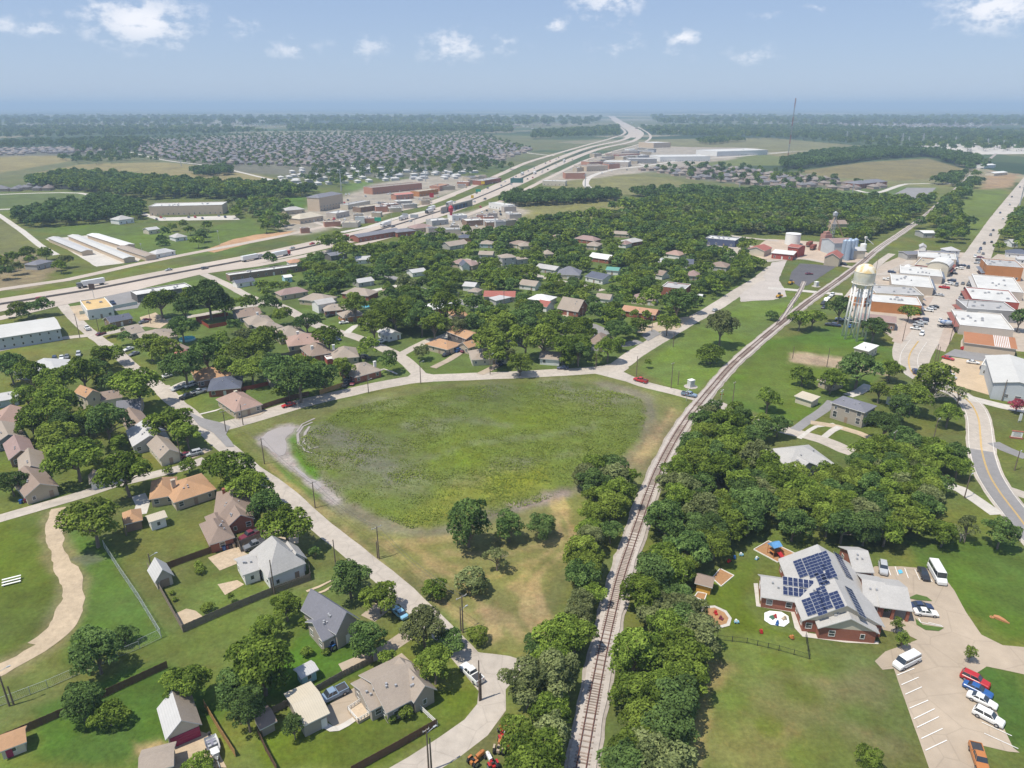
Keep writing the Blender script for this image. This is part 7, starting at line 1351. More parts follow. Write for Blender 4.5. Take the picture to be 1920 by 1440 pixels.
# ------------------------------------------------------------ fences
WOOD = mat('weathered_boards', (.235, .195, .155), .9, .15, 2, .1, .3, wave=('X', 2.2, .35)); WOODR = mat('red_stained_boards', (.36, .075, .04), .85, .12, 2, wave=('X', 2.2, .3)); WOODT = mat('new_cedar_boards', (.42, .25, .10), .85, .12, 2, wave=('X', 2.2, .3)); WOODB = mat('brown_boards', (.15, .085, .055), .9, .15, 2, wave=('X', 2.2, .3)); GALV = mat('galvanised_steel', (.50, .53, .53), .45, .06, metal=.4); BLACK = mat('black_iron', (.03, .03, .032), .6); WHITEW = mat('white_painted_wood', (.70, .68, .63), .8, .05)
PANEL = {}
def fence(label, pts, h=1.8, m=WOOD, kind='board', cat='fence', step=2.4, name='wooden_fence'):
    P = [G(*p) for p in pts]; root = empty(name, (P[0].x, P[0].y, 0)); setp(root, label, cat)
    for a, b in zip(P[:-1], P[1:]):
        L = (b-a).length; n = max(1, int(round(L/step))); w = L/n; d = (b-a)/L; an = math.atan2(d.y, d.x)
        key = (kind, round(w, 2), h, m.name)
        if key not in PANEL:
            mb = MB()
            if kind == 'board':
                nb = max(3, int(w/.3)); bw = w/nb
                for k in range(nb): mb.box((bw*(k+.5), (k % 2)*.02, .05), (bw-.015, .03, h-.05-(k % 3)*.02))
                mb.box((w/2, .05, h*.75), (w, .05, .09)); mb.box((w/2, .05, h*.25), (w, .05, .09))
            elif kind == 'rail':
                for z in (.35, .75, 1.12): mb.box((w/2, 0, z), (w, .06, .16))
            elif kind == 'chain':
                mb.cyl((0, 0, h), (w, 0, h), .03, .03, 5); mb.cyl((0, 0, .1), (w, 0, .1), .02, .02, 4)
                for k in range(1, 7): mb.cyl((0, 0, h*k/7), (w, 0, h*k/7), .008, .008, 3, caps=False)
                for k in range(1, int(w/.3)): mb.cyl((k*.3, 0, .1), (k*.3, 0, h), .008, .008, 3, caps=False)
            else:
                for z in (.15, h-.12): mb.box((w/2, 0, z), (w, .03, .04))
                for k in range(int(w/.22)): mb.box((.11+k*.22, 0, .1), (.02, .02, h-.1))
            PANEL[key] = mb.mesh('fence_panel', [m]); PANEL[key+('p',)] = MB().box((0, .0, 0), (.11, .11, h+.06)).mesh('fence_post', [m])
        for k in range(n):
            q = a+d*(w*k); link('fence_panel', PANEL[key], root, (q.x-P[0].x, q.y-P[0].y, 0), (0, 0, an)); link('fence_post', PANEL[key+('p',)], root, (q.x-P[0].x, q.y-P[0].y, 0), (0, 0, an))
    return root
fence('tall weathered board fence round the yard of the white house', [(580, 1066), (583, 1088), (515, 1113), (430, 1148), (344, 1186), (312, 1128), (278, 1066)], 1.9)
fence('board fence along the upper side of the fenced yard', [(306, 1070), (360, 1050), (410, 1032), (446, 1020)], 1.8, WOODB)
fence('short board fence between the two pickups', [(446, 1020), (452, 1036)], 1.8); fence('board fence in front of the maroon pickup', [(446, 1026), (492, 1010)], 1.7)
fence('dark wooden fence along the lawn of the long tan house', [(660, 1452), (740, 1408), (820, 1362)], 1.8, WOODB); fence('white rail fence at the side of the long tan house', [(820, 1362), (786, 1330)], 1.2, WHITEW, 'rail', name='rail_fence')
fence('weathered rail fence behind the blue-grey pickup', [(700, 1242), (640, 1272), (598, 1296), (512, 1338)], 1.6); fence('dark fence at the left side of the bright lawn', [(484, 1376), (498, 1408), (520, 1448)], 1.6, WOODB)
fence('long brown fence across the lower left lawns', [(-10, 1398), (46, 1374), (110, 1346), (180, 1316), (225, 1294), (315, 1252)], 1.7, WOODB); fence('pale board fence beside the boat yard', [(384, 1326), (410, 1370), (442, 1420)], 1.7, WOODT)
fence('grey and brown board fence beside the curving road', [(478, 772), (520, 758), (553, 748), (580, 742)], 1.9, WOODB); fence('new cedar fence panel beside the curving road', [(600, 740), (645, 725)], 1.9, WOODT)
fence('red stained fence round a small lawn', [(428, 592), (368, 601), (392, 616), (426, 610)], 1.9, WOODR); fence('board fence behind the diagonal row of houses', [(520, 672), (560, 663), (580, 658)], 1.7)
fence('red-brown fence between two gardens by the orange two-storey house', [(145, 780), (178, 770), (190, 765)], 1.7, WOODR); fence('low brown fence behind the small brown shed', [(430, 738), (480, 728), (506, 722)], 1.6, WOODR)
fence('long chain-link fence along the dirt track lawn', [(196, 1028), (226, 1075), (262, 1128), (303, 1196), (262, 1216)], 2.2, GALV, 'chain', step=3.2, name='chain_link_fence'); fence('chain-link fence running to the lower left edge', [(262, 1216), (180, 1250), (90, 1290), (-10, 1328)], 1.8, GALV, 'chain', step=3.2, name='chain_link_fence')
fence('thin black iron fence across the nursery lawn', [(1345, 1200), (1400, 1206), (1460, 1220), (1517, 1236), (1510, 1192)], 1.3, BLACK, 'bar', name='iron_fence'); fence('pale concrete wall panel fence beside the yellow-walled shop', [(150, 590), (200, 582), (258, 571)], 1.8, mat('pale_green_block', (.45, .52, .46), .9), name='block_wall', cat='wall')
# ------------------------------------------------------------ poles, wires and masts
POLEM = mat('pole_timber', (.17, .13, .10), .9, .2, 3); STEELP = mat('pale_steel', (.46, .48, .49), .5, .06, metal=.3)
def height_at(bx, by, ty):
    g = G(bx, by); d = px_dir(bx, ty); k = g.y/d.y
    return CAM_H+d.z*k
POLES = {}
def pole(bx, by, ty, label, arm=2.4, lamp=False, m=None, n=None, az=.7):
    g = G(bx, by); h = max(4.0, min(16, height_at(bx, by, ty))); root = empty('utility_pole', (g.x, g.y, 0), az); setp(root, label, 'pole', 'utility poles')
    MB().cyl((0, 0, -.2), (0, 0, h), .17, .11, 8).build('shaft', m or POLEM, root)
    if arm:
        MB().box((0, .12, h-.45), (arm, .1, .13)).build('crossarm', mat('grey_crossarm', (.42, .40, .37), .9), root)
        for k in (-.45, 0, .45): MB().cyl((arm*k, .12, h-.32), (arm*k, .12, h-.08), .06, .04, 6).build('insulator', TRIM, root)
    if lamp:
        MB().cyl((0, 0, h-.9), (1.5, 0, h-.5), .05, .05, 5).box((1.6, 0, h-.6), (.6, .25, .15)).build('lamp_arm', STEELP, root)
    if n: POLES[n] = (g.x, g.y, h, az)
    return root
for a in ((868, 1186, 1117, 'tall crossarm pole on the verge above the bend', 2.6, False, None, 'a'), (864, 1182, 1138, 'short pole with street lamp beside the tall crossarm pole', 0, True), (899, 1314, 1238, 'bare pole beside the white pickup', 0), (902, 1312, 1262, 'short stub pole beside the bare pole', 0), (804, 1446, 1367, 'pole with lamp arm at the bottom edge beside the curving lane', 1.2, True), (809, 1444, 1384, 'stub pole next to the lamp pole at the bottom edge', 0),
        (711, 1048, 987, 'crossarm pole on the field verge across from the white house', 2.6, False, None, 'b'), (708, 1046, 1015, 'brace pole beside the crossarm pole on the field verge', 0), (591, 952, 903, 'crossarm pole on the field verge by the mud flat tip', 2.4, False, None, 'c'), (496, 870, 822, 'leaning pole on the field verge beside the mud flat', 1.6, False, None, 'd'), (630, 1066, 1012, 'bare pole on the near side of the street by the white house', 0), (515, 1114, 1050, 'pole at the lower fence of the white house', 0, False, None, 'e'), (511, 1112, 1088, 'stub pole at the lower fence of the white house', 0),
        (286, 1076, 1038, 'lamp post beside the grey garden shed', 0, True), (237, 1004, 970, 'bare pole in front of the orange-roofed garage', 0), (18, 1324, 1253, 'tall pole at the left edge near the dirt track end', 0, True), (26, 1322, 1287, 'stub pole beside the tall one at the left edge', 0), (424, 810, 770, 'pole at the street corner by the field', 2.0, False, None, 'f'), (456, 797, 758, 'pole in front of the pinkish hip-roofed house', 0, True), (309, 714, 682, 'crossarm pole among trees beside the street', 2.4, False, None, 'g'),
        (340, 866, 822, 'pole at the corner of the tan-roofed house', 0), (789, 720, 676, 'pole on the verge at the street junction', 0, True), (691, 737, 709, 'pole on the field verge by the corner house', 0, True), (543, 752, 730, 'lamp pole behind the red car', 0, True), (919, 702, 662, 'lamp pole in front of the house by the round tree', 0, True), (1437, 776, 732, 'pole beside the lone tree right of the crossing', 1.6), (1373, 758, 716, 'pole right of the track beyond the crossing', 1.4), (1258, 728, 680, 'crossarm pole on the grass by the crossing', 1.6), (1271, 722, 696, 'shorter pole beside the crossarm pole on the grass', 0),
        (1193, 706, 668, 'pole at the road fork', 0), (1262, 651, 624, 'pole on the grass beside the road', 0), (1668, 864, 808, 'tall crossarm pole in front of the two-storey house', 2.4, False, None, 'h'), (1664, 862, 830, 'stub pole beside the tall crossarm pole', 0), (1751, 820, 784, 'lamp pole on the lawn by the road bend', 0, True), (1808, 934, 888, 'lamp pole beside the gravel side road', 0, True), (1902, 882, 845, 'pole right of the main road at the right edge', 0, True), (1780, 645, 590, 'crossarm pole in front of the rust-roofed block', 1.6), (1752, 682, 645, 'double crossarm pole at the gravel lot corner', 1.8), (1757, 680, 650, 'second pole at the gravel lot corner', 0), (1725, 708, 682, 'crossarm pole at the bend of main street', 1.8),
        (1550, 688, 652, 'bare pole beside the sandy strip on the lawn', 0), (1486, 672, 650, 'short pole at the left end of the sandy strip', 0), (1878, 752, 712, 'pole in front of the warehouse at the right edge', 0), (1692, 640, 605, 'pole by the pump house corner of main street', 0), (1808, 596, 560, 'pole on the east pavement of main street', 1.4), (1840, 520, 488, 'pole on the east pavement by the orange brick block', 1.4), (1640, 520, 480, 'rusty tall signal post beside the tracks by the silos', 0),
        (145, 612, 588, 'pole beside the end of the pale metal warehouse', 1.4), (150, 634, 608, 'pole at the warehouse corner of the junction', 0), (187, 628, 596, 'pole with round light at the junction lawn', 0, True), (283, 607, 580, 'pole on the tan parking pad', 0), (690, 530, 512, 'pole beside the grey asphalt street', 1.4), (860, 572, 548, 'pole near the small grey and tan roofs', 1.2), (945, 572, 545, 'pole in front of the maroon-roofed house', 1.2), (1092, 605, 575, 'pole beside the big brick house', 1.2), (1222, 622, 600, 'pole on the buff gravel lot', 0), (1117, 690, 660, 'pole on the lawn left of the road fork', 0)):
    pole(*a[:4], *(a[4:] if len(a) > 4 else ()))
WIREM = mat('wire', (.10, .10, .10), .6)
def wire(a, b, label, off=0.0, sag=1.2):
    pa, pb = POLES[a], POLES[b]; A = Vector((pa[0]+off, pa[1], pa[2]-.15)); C = Vector((pb[0]+off, pb[1], pb[2]-.15)); mb = MB(); n = 10; P = []
    for i in range(n+1):
        t = i/n; p = A.lerp(C, t); p.z -= 4*sag*t*(1-t); P.append(p)
    for i in range(n): mb.cyl(P[i], P[i+1], .028, .028, 4, caps=False)
    setp(mb.build('overhead_wire', WIREM), label, 'wire', 'overhead wires')
for a, b, w in (('a', 'b', 'between the bend pole and the verge pole opposite the white house'), ('b', 'c', 'between the verge poles beside the field'), ('c', 'd', 'between the verge poles beside the mud flat'), ('d', 'f', 'from the mud flat pole to the street corner pole')):
    wire(a, b, 'upper overhead wire '+w, -.7); wire(a, b, 'lower overhead wire '+w, .7, 1.6)
def mast():
    g = G(1476, 303); h = height_at(1476, 303, 184); root = empty('radio_mast', (g.x, g.y, 0)); setp(root, 'tall thin red and grey radio mast rising above the horizon', 'mast')
    s = 1.6; M = [mat('mast_red', (.28, .08, .06), .7), mat('mast_grey', (.30, .31, .33), .7)]; n = 7
    for k in range(n):
        m = MB(); z0, z1 = h*k/n, h*(k+1)/n
        for c in ((0, s*.58), (-s*.5, -s*.29), (s*.5, -s*.29)): m.cyl((c[0], c[1], z0), (c[0], c[1], z1), .26, .26, 5)
        C = ((0, s*.58), (-s*.5, -s*.29), (s*.5, -s*.29)); q = 8
        for i in range(q):
            for j in range(3): a, b = C[j], C[(j+1) % 3]; za = z0+(z1-z0)*i/q; zb = z0+(z1-z0)*(i+1)/q; m.cyl((a[0], a[1], za), (b[0], b[1], zb), .12, .12, 4, caps=False)
        m.build('mast_section', M[k % 2], root)
    m = MB()
    for j in range(3):
        for zz in (.5, .95): a = j*2.09+.4; m.cyl((0, 0, h*zz), (math.cos(a)*60, math.sin(a)*60, 0), .05, .05, 3, caps=False)
    m.build('guy_wires', STEELP, root)
mast()
# ------------------------------------------------------------ water tower
def tower():
    g = G(1600, 634); root = empty('water_tower', (g.x, g.y, 0)); setp(root, 'white rust-stained water tower on tall legs', 'water tower')
    WT = mat('tower_paint', (.80, .775, .73), .6, .05, .4, .05, .1); TK = mat('tank_paint', (.76, .73, .64), .6, .06, .5, rgb2=(.72, .66, .52), scale2=.45)
    h0, h1 = 25.5, 34.5; R0 = 4.4
    MB().lathe([(.6, h0-2.2), (2.8, h0-1.7), (3.8, h0-.6), (R0, h0+.4), (R0, h1-3.4)], 28).build('tank', TK, root, True)
    MB().lathe([(R0+.12, h1-3.4), (R0, h1-3.2), (4.0, h1-1.9), (3.0, h1-.8), (1.8, h1-.15), (.3, h1), (.02, h1)], 28).build('tank_dome', mat('dome_paint', (.74, .70, .58), .65, .08, .5, rgb2=(.60, .44, .20), scale2=.5), root, True)
    MB().lathe([(R0+.05, h0+.35), (R0+.55, h0+.35), (R0+.55, h0+.48), (R0+.05, h0+.48)], 28).build('walkway', WT, root)
    rl = MB(); rl.lathe([(R0+.5, h0+1.45), (R0+.55, h0+1.45), (R0+.55, h0+1.52), (R0+.5, h0+1.52)], 28)
    for k in range(20): a = k*math.pi/10; rl.cyl(((R0+.53)*math.cos(a), (R0+.53)*math.sin(a), h0+.45), ((R0+.53)*math.cos(a), (R0+.53)*math.sin(a), h0+1.5), .04, .04, 4)
    rl.build('railing', WT, root)
    legs = []
    for k in range(6):
        a = k*math.pi/3+.35; p0 = (5.0*math.cos(a), 5.0*math.sin(a), -.1); p1 = (4.0*math.cos(a), 4.0*math.sin(a), h0+.6); legs.append((p0, p1)); MB().cyl(p0, p1, .46, .38, 10).build('leg', WT, root, True)
    at = lambda k, z: tuple(legs[k % 6][0][i]+(legs[k % 6][1][i]-legs[k % 6][0][i])*z/h0 for i in range(3))
    for z in (8.5, 17.0):
        m = MB()
        for k in range(6): m.cyl(at(k, z), at(k+1, z), .11, .11, 5)
        m.build('ring_strut', WT, root)
    for k in range(6):
        m = MB()
        for z0, z1 in ((.3, 8.5), (8.5, 17), (17, 25)): m.cyl(at(k, z0), at(k+1, z1), .022, .022, 4, caps=False); m.cyl(at(k+1, z0), at(k, z1), .022, .022, 4, caps=False)
        m.build('brace_rods', WT, root)
    MB().cyl((0, 0, -.1), (0, 0, h0-1.9), .55, .5, 12).build('riser_pipe', WT, root, True)
    for k in range(6): OBST.append((g.x+6.4*math.cos(k), g.y+6.4*math.sin(k), 3))
tower()
# ------------------------------------------------------------ grain works
def silo(bx, by, wpx, ty, label, m, cat='silo', cone=.25, grp=None, ribs=True):
    g = G(bx, by); r = wpx/ppm(g.x, g.y)/2; h = height_at(bx, by, ty); root = empty('grain_silo' if cat == 'silo' else 'storage_tank', (g.x, g.y, 0)); setp(root, label, cat, grp)
    prof = []; n = 8
    for k in range(n+1): z = h*(1-cone*.4)*k/n; prof += [(r, z)] if not ribs else [(r*1.012, z), (r*.99, z+h*.02)]
    MB().lathe(prof, 20).build('shell', m, root, True); MB().lathe([(r*1.03, h*(1-cone*.4)+.1), (r*.5, h*(1-cone*.15)), (.05, h)], 20).build('cone_roof', m, root)
SIL = mat('corrugated_steel', (.36, .44, .54), .45, .06, .6, metal=.35); WHT = mat('white_tank_paint', (.76, .75, .71), .6, .04)
silo(1485, 458, 27, 437, 'squat white storage tank behind the feed store', WHT, 'tank', .12, None, False)
for k, (bx, by) in enumerate(((1580, 486), (1587, 488), (1594, 486), (1600, 480), (1590, 478))): silo(bx, by, 9.5, 448 if k < 3 else 446, 'blue-grey steel silo, %s in the cluster beside the tracks' % ('leftmost at the front', 'middle at the front', 'rightmost at the front', 'rear right', 'rear left')[k], SIL, grp='cluster of steel silos')
silo(1617, 472, 11, 456, 'short white silo right of the steel silo cluster', WHT)
def block(name, label, cat, bx, by, w, d, ty, m, legs=False):
    g = G(bx, by); h = height_at(bx, by, ty); root = empty(name, (g.x, g.y, 0), .3); setp(root, label, cat)
    return root, h
root, h = block('grain_elevator', 'tall reddish brick grain elevator tower among the silos', 'tower', 1545, 470, 0, 0, 434, None)
for k in range(4): MB().box((0, 0, h*.22*k), (6.4-.15*k, 5.6-.15*k, h*.22-.08)).build('tower_stage', mat('elevator_brick', (.36, .20, .16), .9, .18, .6), root)
MB().box((0, 0, h*.88), (3.6, 3.2, h*.12)).build('head_house', mat('elevator_brick'), root)
root, h = block('bucket_elevator', 'slender steel conveyor tower with sloping chutes above the grain elevator', 'tower', 1556, 466, 0, 0, 404, None)
m = MB()
for c in ((-.9, -.9), (.9, -.9), (.9, .9), (-.9, .9)): m.cyl((c[0], c[1], 0), (c[0], c[1], h), .14, .14, 5)
for k in range(12):
    for a, b in (((-.9, -.9), (.9, -.9)), ((.9, -.9), (.9, .9)), ((.9, .9), (-.9, .9)), ((-.9, .9), (-.9, -.9))): m.cyl((*a, h*k/12), (*b, h*(k+1)/12), .07, .07, 4, caps=False)
m.build('lattice_shaft', STEELP, root); MB().box((0, 0, h), (2.6, 2.2, 2.2)).lathe([(1.3, h+2.2), (.1, h+3.2)], 10).build('head_cap', STEELP, root)
MB().cyl((0, 0, h-.5), (-9, -4, h*.45), .3, .3, 6).cyl((0, 0, h-.5), (14, 4, h*.3), .3, .3, 6).build('chute', mat('rust_chute', (.42, .30, .18), .7), root)
root, h = block('grain_spout', 'small white grain spout tower beside the tracks', 'tower', 1620, 466, 0, 0, 446, None)
MB().cyl((0, 0, 0), (0, 0, h), .35, .35, 6).cyl((0, 0, h), (6, -2, h*.4), .3, .3, 6).build('spout_frame', WHT, root); MB().box((0, 0, h-.4), (1.4, 1.4, 1.4)).build('spout_head', WHT, root)
for bx, by, lb in ((1517, 462, 'rusty hopper wagon left of the grain elevator'), (1524, 468, 'rusty tank wagon in the works yard')):
    g = G(bx, by); r_ = empty('hopper_wagon', (g.x, g.y, 0), .9); setp(r_, lb, 'wagon'); RU = mat('rusty_steel', (.22, .07, .05), .8, .2, 1)
    MB().box((0, 0, 1.4), (9, 2.6, 2.2), top=.96).build('hopper', RU, r_); MB().box((0, 0, .9), (9.6, 2.2, .4)).build('underframe', TIE, r_)
    for x in (-3.6, -2.2, 2.2, 3.6): MB().cyl((x, -.9, .5), (x, .9, .5), .45, .45, 10).build('wheelset', RUST, r_)
# ------------------------------------------------------------ tractors, boat, machines and garden things
def tractor(px, py, hx, hy, c, label, hood=None):
    g = G(px, py); d = G(hx, hy)-g; rz = math.atan2(d.y, d.x); root = empty('vintage_tractor', (g.x, g.y, .02), rz); setp(root, label, 'tractor', 'tractors')
    pm = paint(c) if c in PAINTC else c; m = MB(); st = []
    for x, w, z0, z1 in ((.2, .30, .75, 1.35), (.9, .30, .72, 1.38), (1.7, .28, .70, 1.32), (1.95, .24, .72, 1.22)): st.append([(x, -w, z0), (x, -w, z1-.1), (x, -w*.7, z1), (x, w*.7, z1), (x, w, z1-.1), (x, w, z0)])
    loft(m, st[::-1]); m.build('hood', paint(hood) if hood else pm, root)
    MB().box((-.4, 0, .5), (1.5, .5, .55)).box((.9, 0, .45), (2.2, .26, .3)).cyl((1.2, .1, 1.3), (1.2, .1, 1.95), .035, .035, 6).build('chassis', pm, root)
    MB().box((-.55, 0, 1.15), (.45, .5, .1)).box((-.78, 0, 1.2), (.08, .5, .3)).build('seat', BLACK, root); MB().cyl((-.05, 0, 1.55), (.02, 0, 1.6), .2, .2, 10).cyl((.1, 0, 1.2), (-.02, 0, 1.58), .025, .025, 5).build('steering_wheel', BLACK, root)
    for y in (-.72, .72):
        w = wheel_mesh(.68, .34); link('rear_wheel', w, root, (-.6, y, .68)); f = MB().box((-.6, y, 1.36), (.8, .32, .06)).build('fender', pm, root)
    for y in (-.5, .5): link('front_wheel', wheel_mesh(.34, .18), root, (1.7, y, .34))
tractor(948, 1368, 952, 1350, 'orange', 'rusty orange tractor farthest up the row by the lane'); tractor(943, 1386, 938, 1368, 'red', 'faded red tractor, second in the row by the lane'); tractor(936, 1406, 940, 1388, 'tan', 'yellowish tractor with bare frame in the middle of the row', 'orange'); tractor(892, 1430, 905, 1418, 'orange', 'orange tractor nearest the lane at the bottom edge'); tractor(922, 1436, 914, 1420, 'red', 'red tractor with white hood at the bottom edge', 'white'); tractor(952, 1398, 948, 1384, 'red', 'tractor with pale wheels under the thicket edge', 'silver'); tractor(626, 1214, 636, 1206, 'blue', 'blue and red tractor by the door of the blue-roofed house', 'red')
def boat(px, py, hx, hy, label):
    g = G(px, py); d = G(hx, hy)-g; root = empty('motor_boat', (g.x, g.y, .1), math.atan2(d.y, d.x)); setp(root, label, 'boat'); m = MB(); st = []
    for x, w, z in ((-2.6, .95, .55), (-1, 1.05, .5), (.8, .95, .5), (2.0, .55, .6), (2.8, .08, .85)): st.append([(x, -w, 1.25+.05*x), (x, -w*.75, z), (x, 0, z-.12), (x, w*.75, z), (x, w, 1.25+.05*x)])
    b = len(m.v)
    for s in st: m.v += s
    for i in range(4):
        for k in range(4): m.f.append((b+i*5+k, b+i*5+k+1, b+i*5+5+k+1, b+i*5+5+k)); m.m.append(0)
    m.f.append(tuple(b+k for k in range(5))); m.m.append(0)
    m.build('hull', paint('white'), root); MB().box((.9, 0, 1.15), (1.6, 1.3, .12), top=.7).build('foredeck', paint('white'), root); MB().box((-1.0, 0, .62), (2.6, 1.5, .05)).build('deck', mat('boat_floor', (.20, .20, .25), .8), root)
    for y in (-.45, .45): MB().box((-.6, y, .65), (.5, .5, .45)).box((-.85, y, 1.1), (.1, .5, .4)).build('seat', paint('silver'), root)
    MB().box((.25, 0, 1.2), (.06, 1.3, .45)).build('windscreen', AUTOG, root); MB().box((-2.8, 0, .8), (.4, .4, .9)).build('outboard_motor', BLACK, root)
    MB().box((0, -.5, .25), (4.8, .1, .12)).box((0, .5, .25), (4.8, .1, .12)).box((3.2, 0, .25), (1.8, .1, .1)).build('trailer_frame', GALV, root)
    for y in (-1.1, 1.1): link('wheel', WHEEL.get(.34) or wheel_mesh(.34), root, (-.7, y, .3))
boat(402, 1410, 408, 1428, 'white motor boat on a trailer in the dirt yard')
def cyl_thing(name, label, cat, px, py, r, h, mats, grp=None, parts=('shell', 'lid')):
    g = G(px, py); root = empty(name, (g.x, g.y, 0)); setp(root, label, cat, grp); MB().lathe([(r*.94, 0), (r, h*.2), (r, h*.8), (r*.96, h)], 18).build(parts[0], mats[0], root, True); MB().lathe([(r*.93, h*.93), (.02, h*.93)], 18).build(parts[1], mats[1], root)
WATER = mat('pool_water', (.06, .36, .46), .08, .1, 1, spec=.6)
for px, py, r, lb in ((351, 638, 3.6, 'round turquoise pool behind the wide tan-roofed house'), (687, 577, 2.6, 'round blue pool between cottages and trees'), (886, 642, 1.8, 'small round pool in the court of the orange-roofed house'), (603, 640, 1.6, 'turquoise pool edge beside the diagonal row')): cyl_thing('garden_pool', lb, 'pool', px, py, r, 1.1, (mat('pool_wall', (.30, .55, .62), .5), WATER), parts=('pool_wall', 'water'))
for k, (px, py, c) in enumerate(((421, 1031, 'blue'), (427, 1029, 'maroon'), (433, 1028, 'black'), (439, 1026, 'tan'))): cyl_thing('barrel', '%s barrel, %s of four by the garage wall of the brick house' % (c, ordinal(k+1)), 'barrel', px, py, .42, 1.1, (paint(c), paint(c)), 'barrels by the brick garage')
for px, py, c, lb in ((40, 944, 'blue', 'blue wheelie bin beside the brown-roofed house at the left edge'), (49, 942, 'maroon', 'dark red wheelie bin beside the blue one'), (463, 770, 'navy', 'blue bin by the pinkish house wall')):
    g = G(px, py); r_ = empty('wheelie_bin', (g.x, g.y, 0)); setp(r_, lb, 'bin'); MB().box((0, 0, .1), (.6, .7, .95), top=1.12).build('bin_body', paint(c), r_); MB().box((0, 0, 1.05), (.72, .82, .08)).build('lid', paint(c), r_)
    for y in (-.25, .25): MB().cyl((-.3, y-.04, .12), (-.3, y+.04, .12), .12, .12, 8).build('wheel', TYRE, r_)
def bench(px, py, label):
    g = G(px, py); r_ = empty('bleacher_bench', (g.x, g.y, 0), .5); setp(r_, label, 'bench')
    for k in range(3): MB().box((0, k*.75, .35+.25*k), (3.6, .45, .08)).build('plank', WHT, r_)
    for x in (-1.5, 1.5): MB().box((x, .75, 0), (.1, 2.0, .4)).build('leg', GALV, r_)
bench(22, 1096, 'white three-plank bleacher on the left lawn')
def box_rim(name, label, pts, m, cat, z=.25):
    P = [G(*p) for p in pts]; root = empty(name, (P[0].x, P[0].y, 0)); setp(root, label, cat)
    for a, b in zip(P, P[1:]+P[:1]):
        L = (b-a).length; an = math.atan2((b-a).y, (b-a).x); MB().box((L/2, 0, 0), (L, .16, z)).build('timber_edge', WHITEW, root, loc=(a.x-P[0].x, a.y-P[0].y, 0), rot=(0, 0, an))
    poly('mulch', [(p.x-P[0].x, p.y-P[0].y) for p in P], m, z=.06, jit=0, raw=True, parent=root)
MUL = MATS['bark_mulch']
box_rim('play_area', 'white-edged orange mulch play area behind the nursery', [(1413, 1031), (1441, 1015), (1494, 1040), (1458, 1055)], MUL, 'play area'); box_rim('sand_box', 'white-edged play bed beside the yellow shed', [(1335, 1085), (1350, 1067), (1376, 1080), (1352, 1100)], MUL, 'play area'); box_rim('sand_box', 'small framed bed with blue toy below the yellow shed', [(1302, 1120), (1308, 1111), (1325, 1114), (1320, 1128)], MUL, 'play area')
B('yellow garden shed with brown roof at the thicket edge of the nursery lawn', [(1301, 1092), (1301, 1092)] and [(1302, 1093, 1336, 1102, 4, 2.4, 1.2, 'g')], 'brown', 'yellow', 'shed', 'garden_shed', win=None, vents=0)
def playset():
    g = G(1450, 1040); root = empty('climbing_frame', (g.x, g.y, 0), .4); setp(root, 'orange and blue climbing frame with slide in the mulch play area', 'climbing frame'); OR = paint('orange'); BL = mat('blue_plastic', (.12, .30, .55), .5); RD = paint('red')
    for x in (-1, 1):
        for y in (-1, 1): MB().cyl((x, y, 0), (x, y, 2.9), .07, .07, 6).build('post', OR, root)
    MB().box((0, 0, 1.3), (2.1, 2.1, .1)).build('platform', OR, root); MB().add([(-1.3, -1.2, 2.8), (1.3, -1.2, 2.8), (1.3, 1.2, 2.8), (-1.3, 1.2, 2.8), (-1.2, 0, 3.6), (1.2, 0, 3.6)], [(0, 1, 5, 4), (2, 3, 4, 5), (1, 2, 5), (3, 0, 4)]).build('roof', BL, root)
    MB().add([(.9, -1, 1.35), (-.1, -1, 1.35), (-.1, -3.6, .2), (.9, -3.6, .2), (.9, -1, 1.7), (-.1, -1, 1.7), (-.1, -3.6, .45), (.9, -3.6, .45)], [(0, 1, 2, 3), (0, 3, 7, 4), (1, 5, 6, 2)]).build('slide', RD, root); MB().box((1.6, 0, .2), (1.2, 2.0, .9)).build('panel', OR, root)
playset()
for k, (px, py, c, lb) in enumerate(((1390, 1042, 'lightblue', 'small light blue playhouse toy near the play area'), (1367, 1054, 'red', 'red toy car at the thicket edge of the nursery lawn'), (1377, 1047, 'blue', 'blue toy wagon at the thicket edge of the nursery lawn'), (1447, 1160, 'green', 'green toy on the white splash pad'), (1452, 1158, 'red', 'red toy on the white splash pad'), (1470, 1162, 'tan', 'yellow toy on the white splash pad'), (1457, 1171, 'blue', 'blue toy on the white splash pad'), (1342, 1152, 'red', 'red toy in the round sand pit'), (1352, 1162, 'maroon', 'purple toy in the round sand pit'), (1381, 1168, 'lightblue', 'pale round table toy beside the round sand pit'), (1419, 1049, 'lightblue', 'pale blue toy arch on the nursery lawn'), (1427, 1186, 'red', 'red toy on the lawn below the splash pad'), (1484, 1197, 'orange', 'orange toy on the lawn near the nursery path'))):
    g = G(px, py); r_ = empty('garden_toy', (g.x, g.y, 0), k*.7); setp(r_, lb, 'toy', 'toys on the nursery lawn'); MB().box((0, 0, .15), (1.0, .6, .35), top=.85).build('toy_body', paint(c), r_); MB().box((-.15, 0, .5), (.5, .5, .4), top=.7).build('toy_top', paint('white' if c == 'lightblue' else c), r_)
    for x in (-.35, .35): MB().cyl((x, -.33, .15), (x, .33, .15), .15, .15, 8).build('wheel', TYRE, r_)
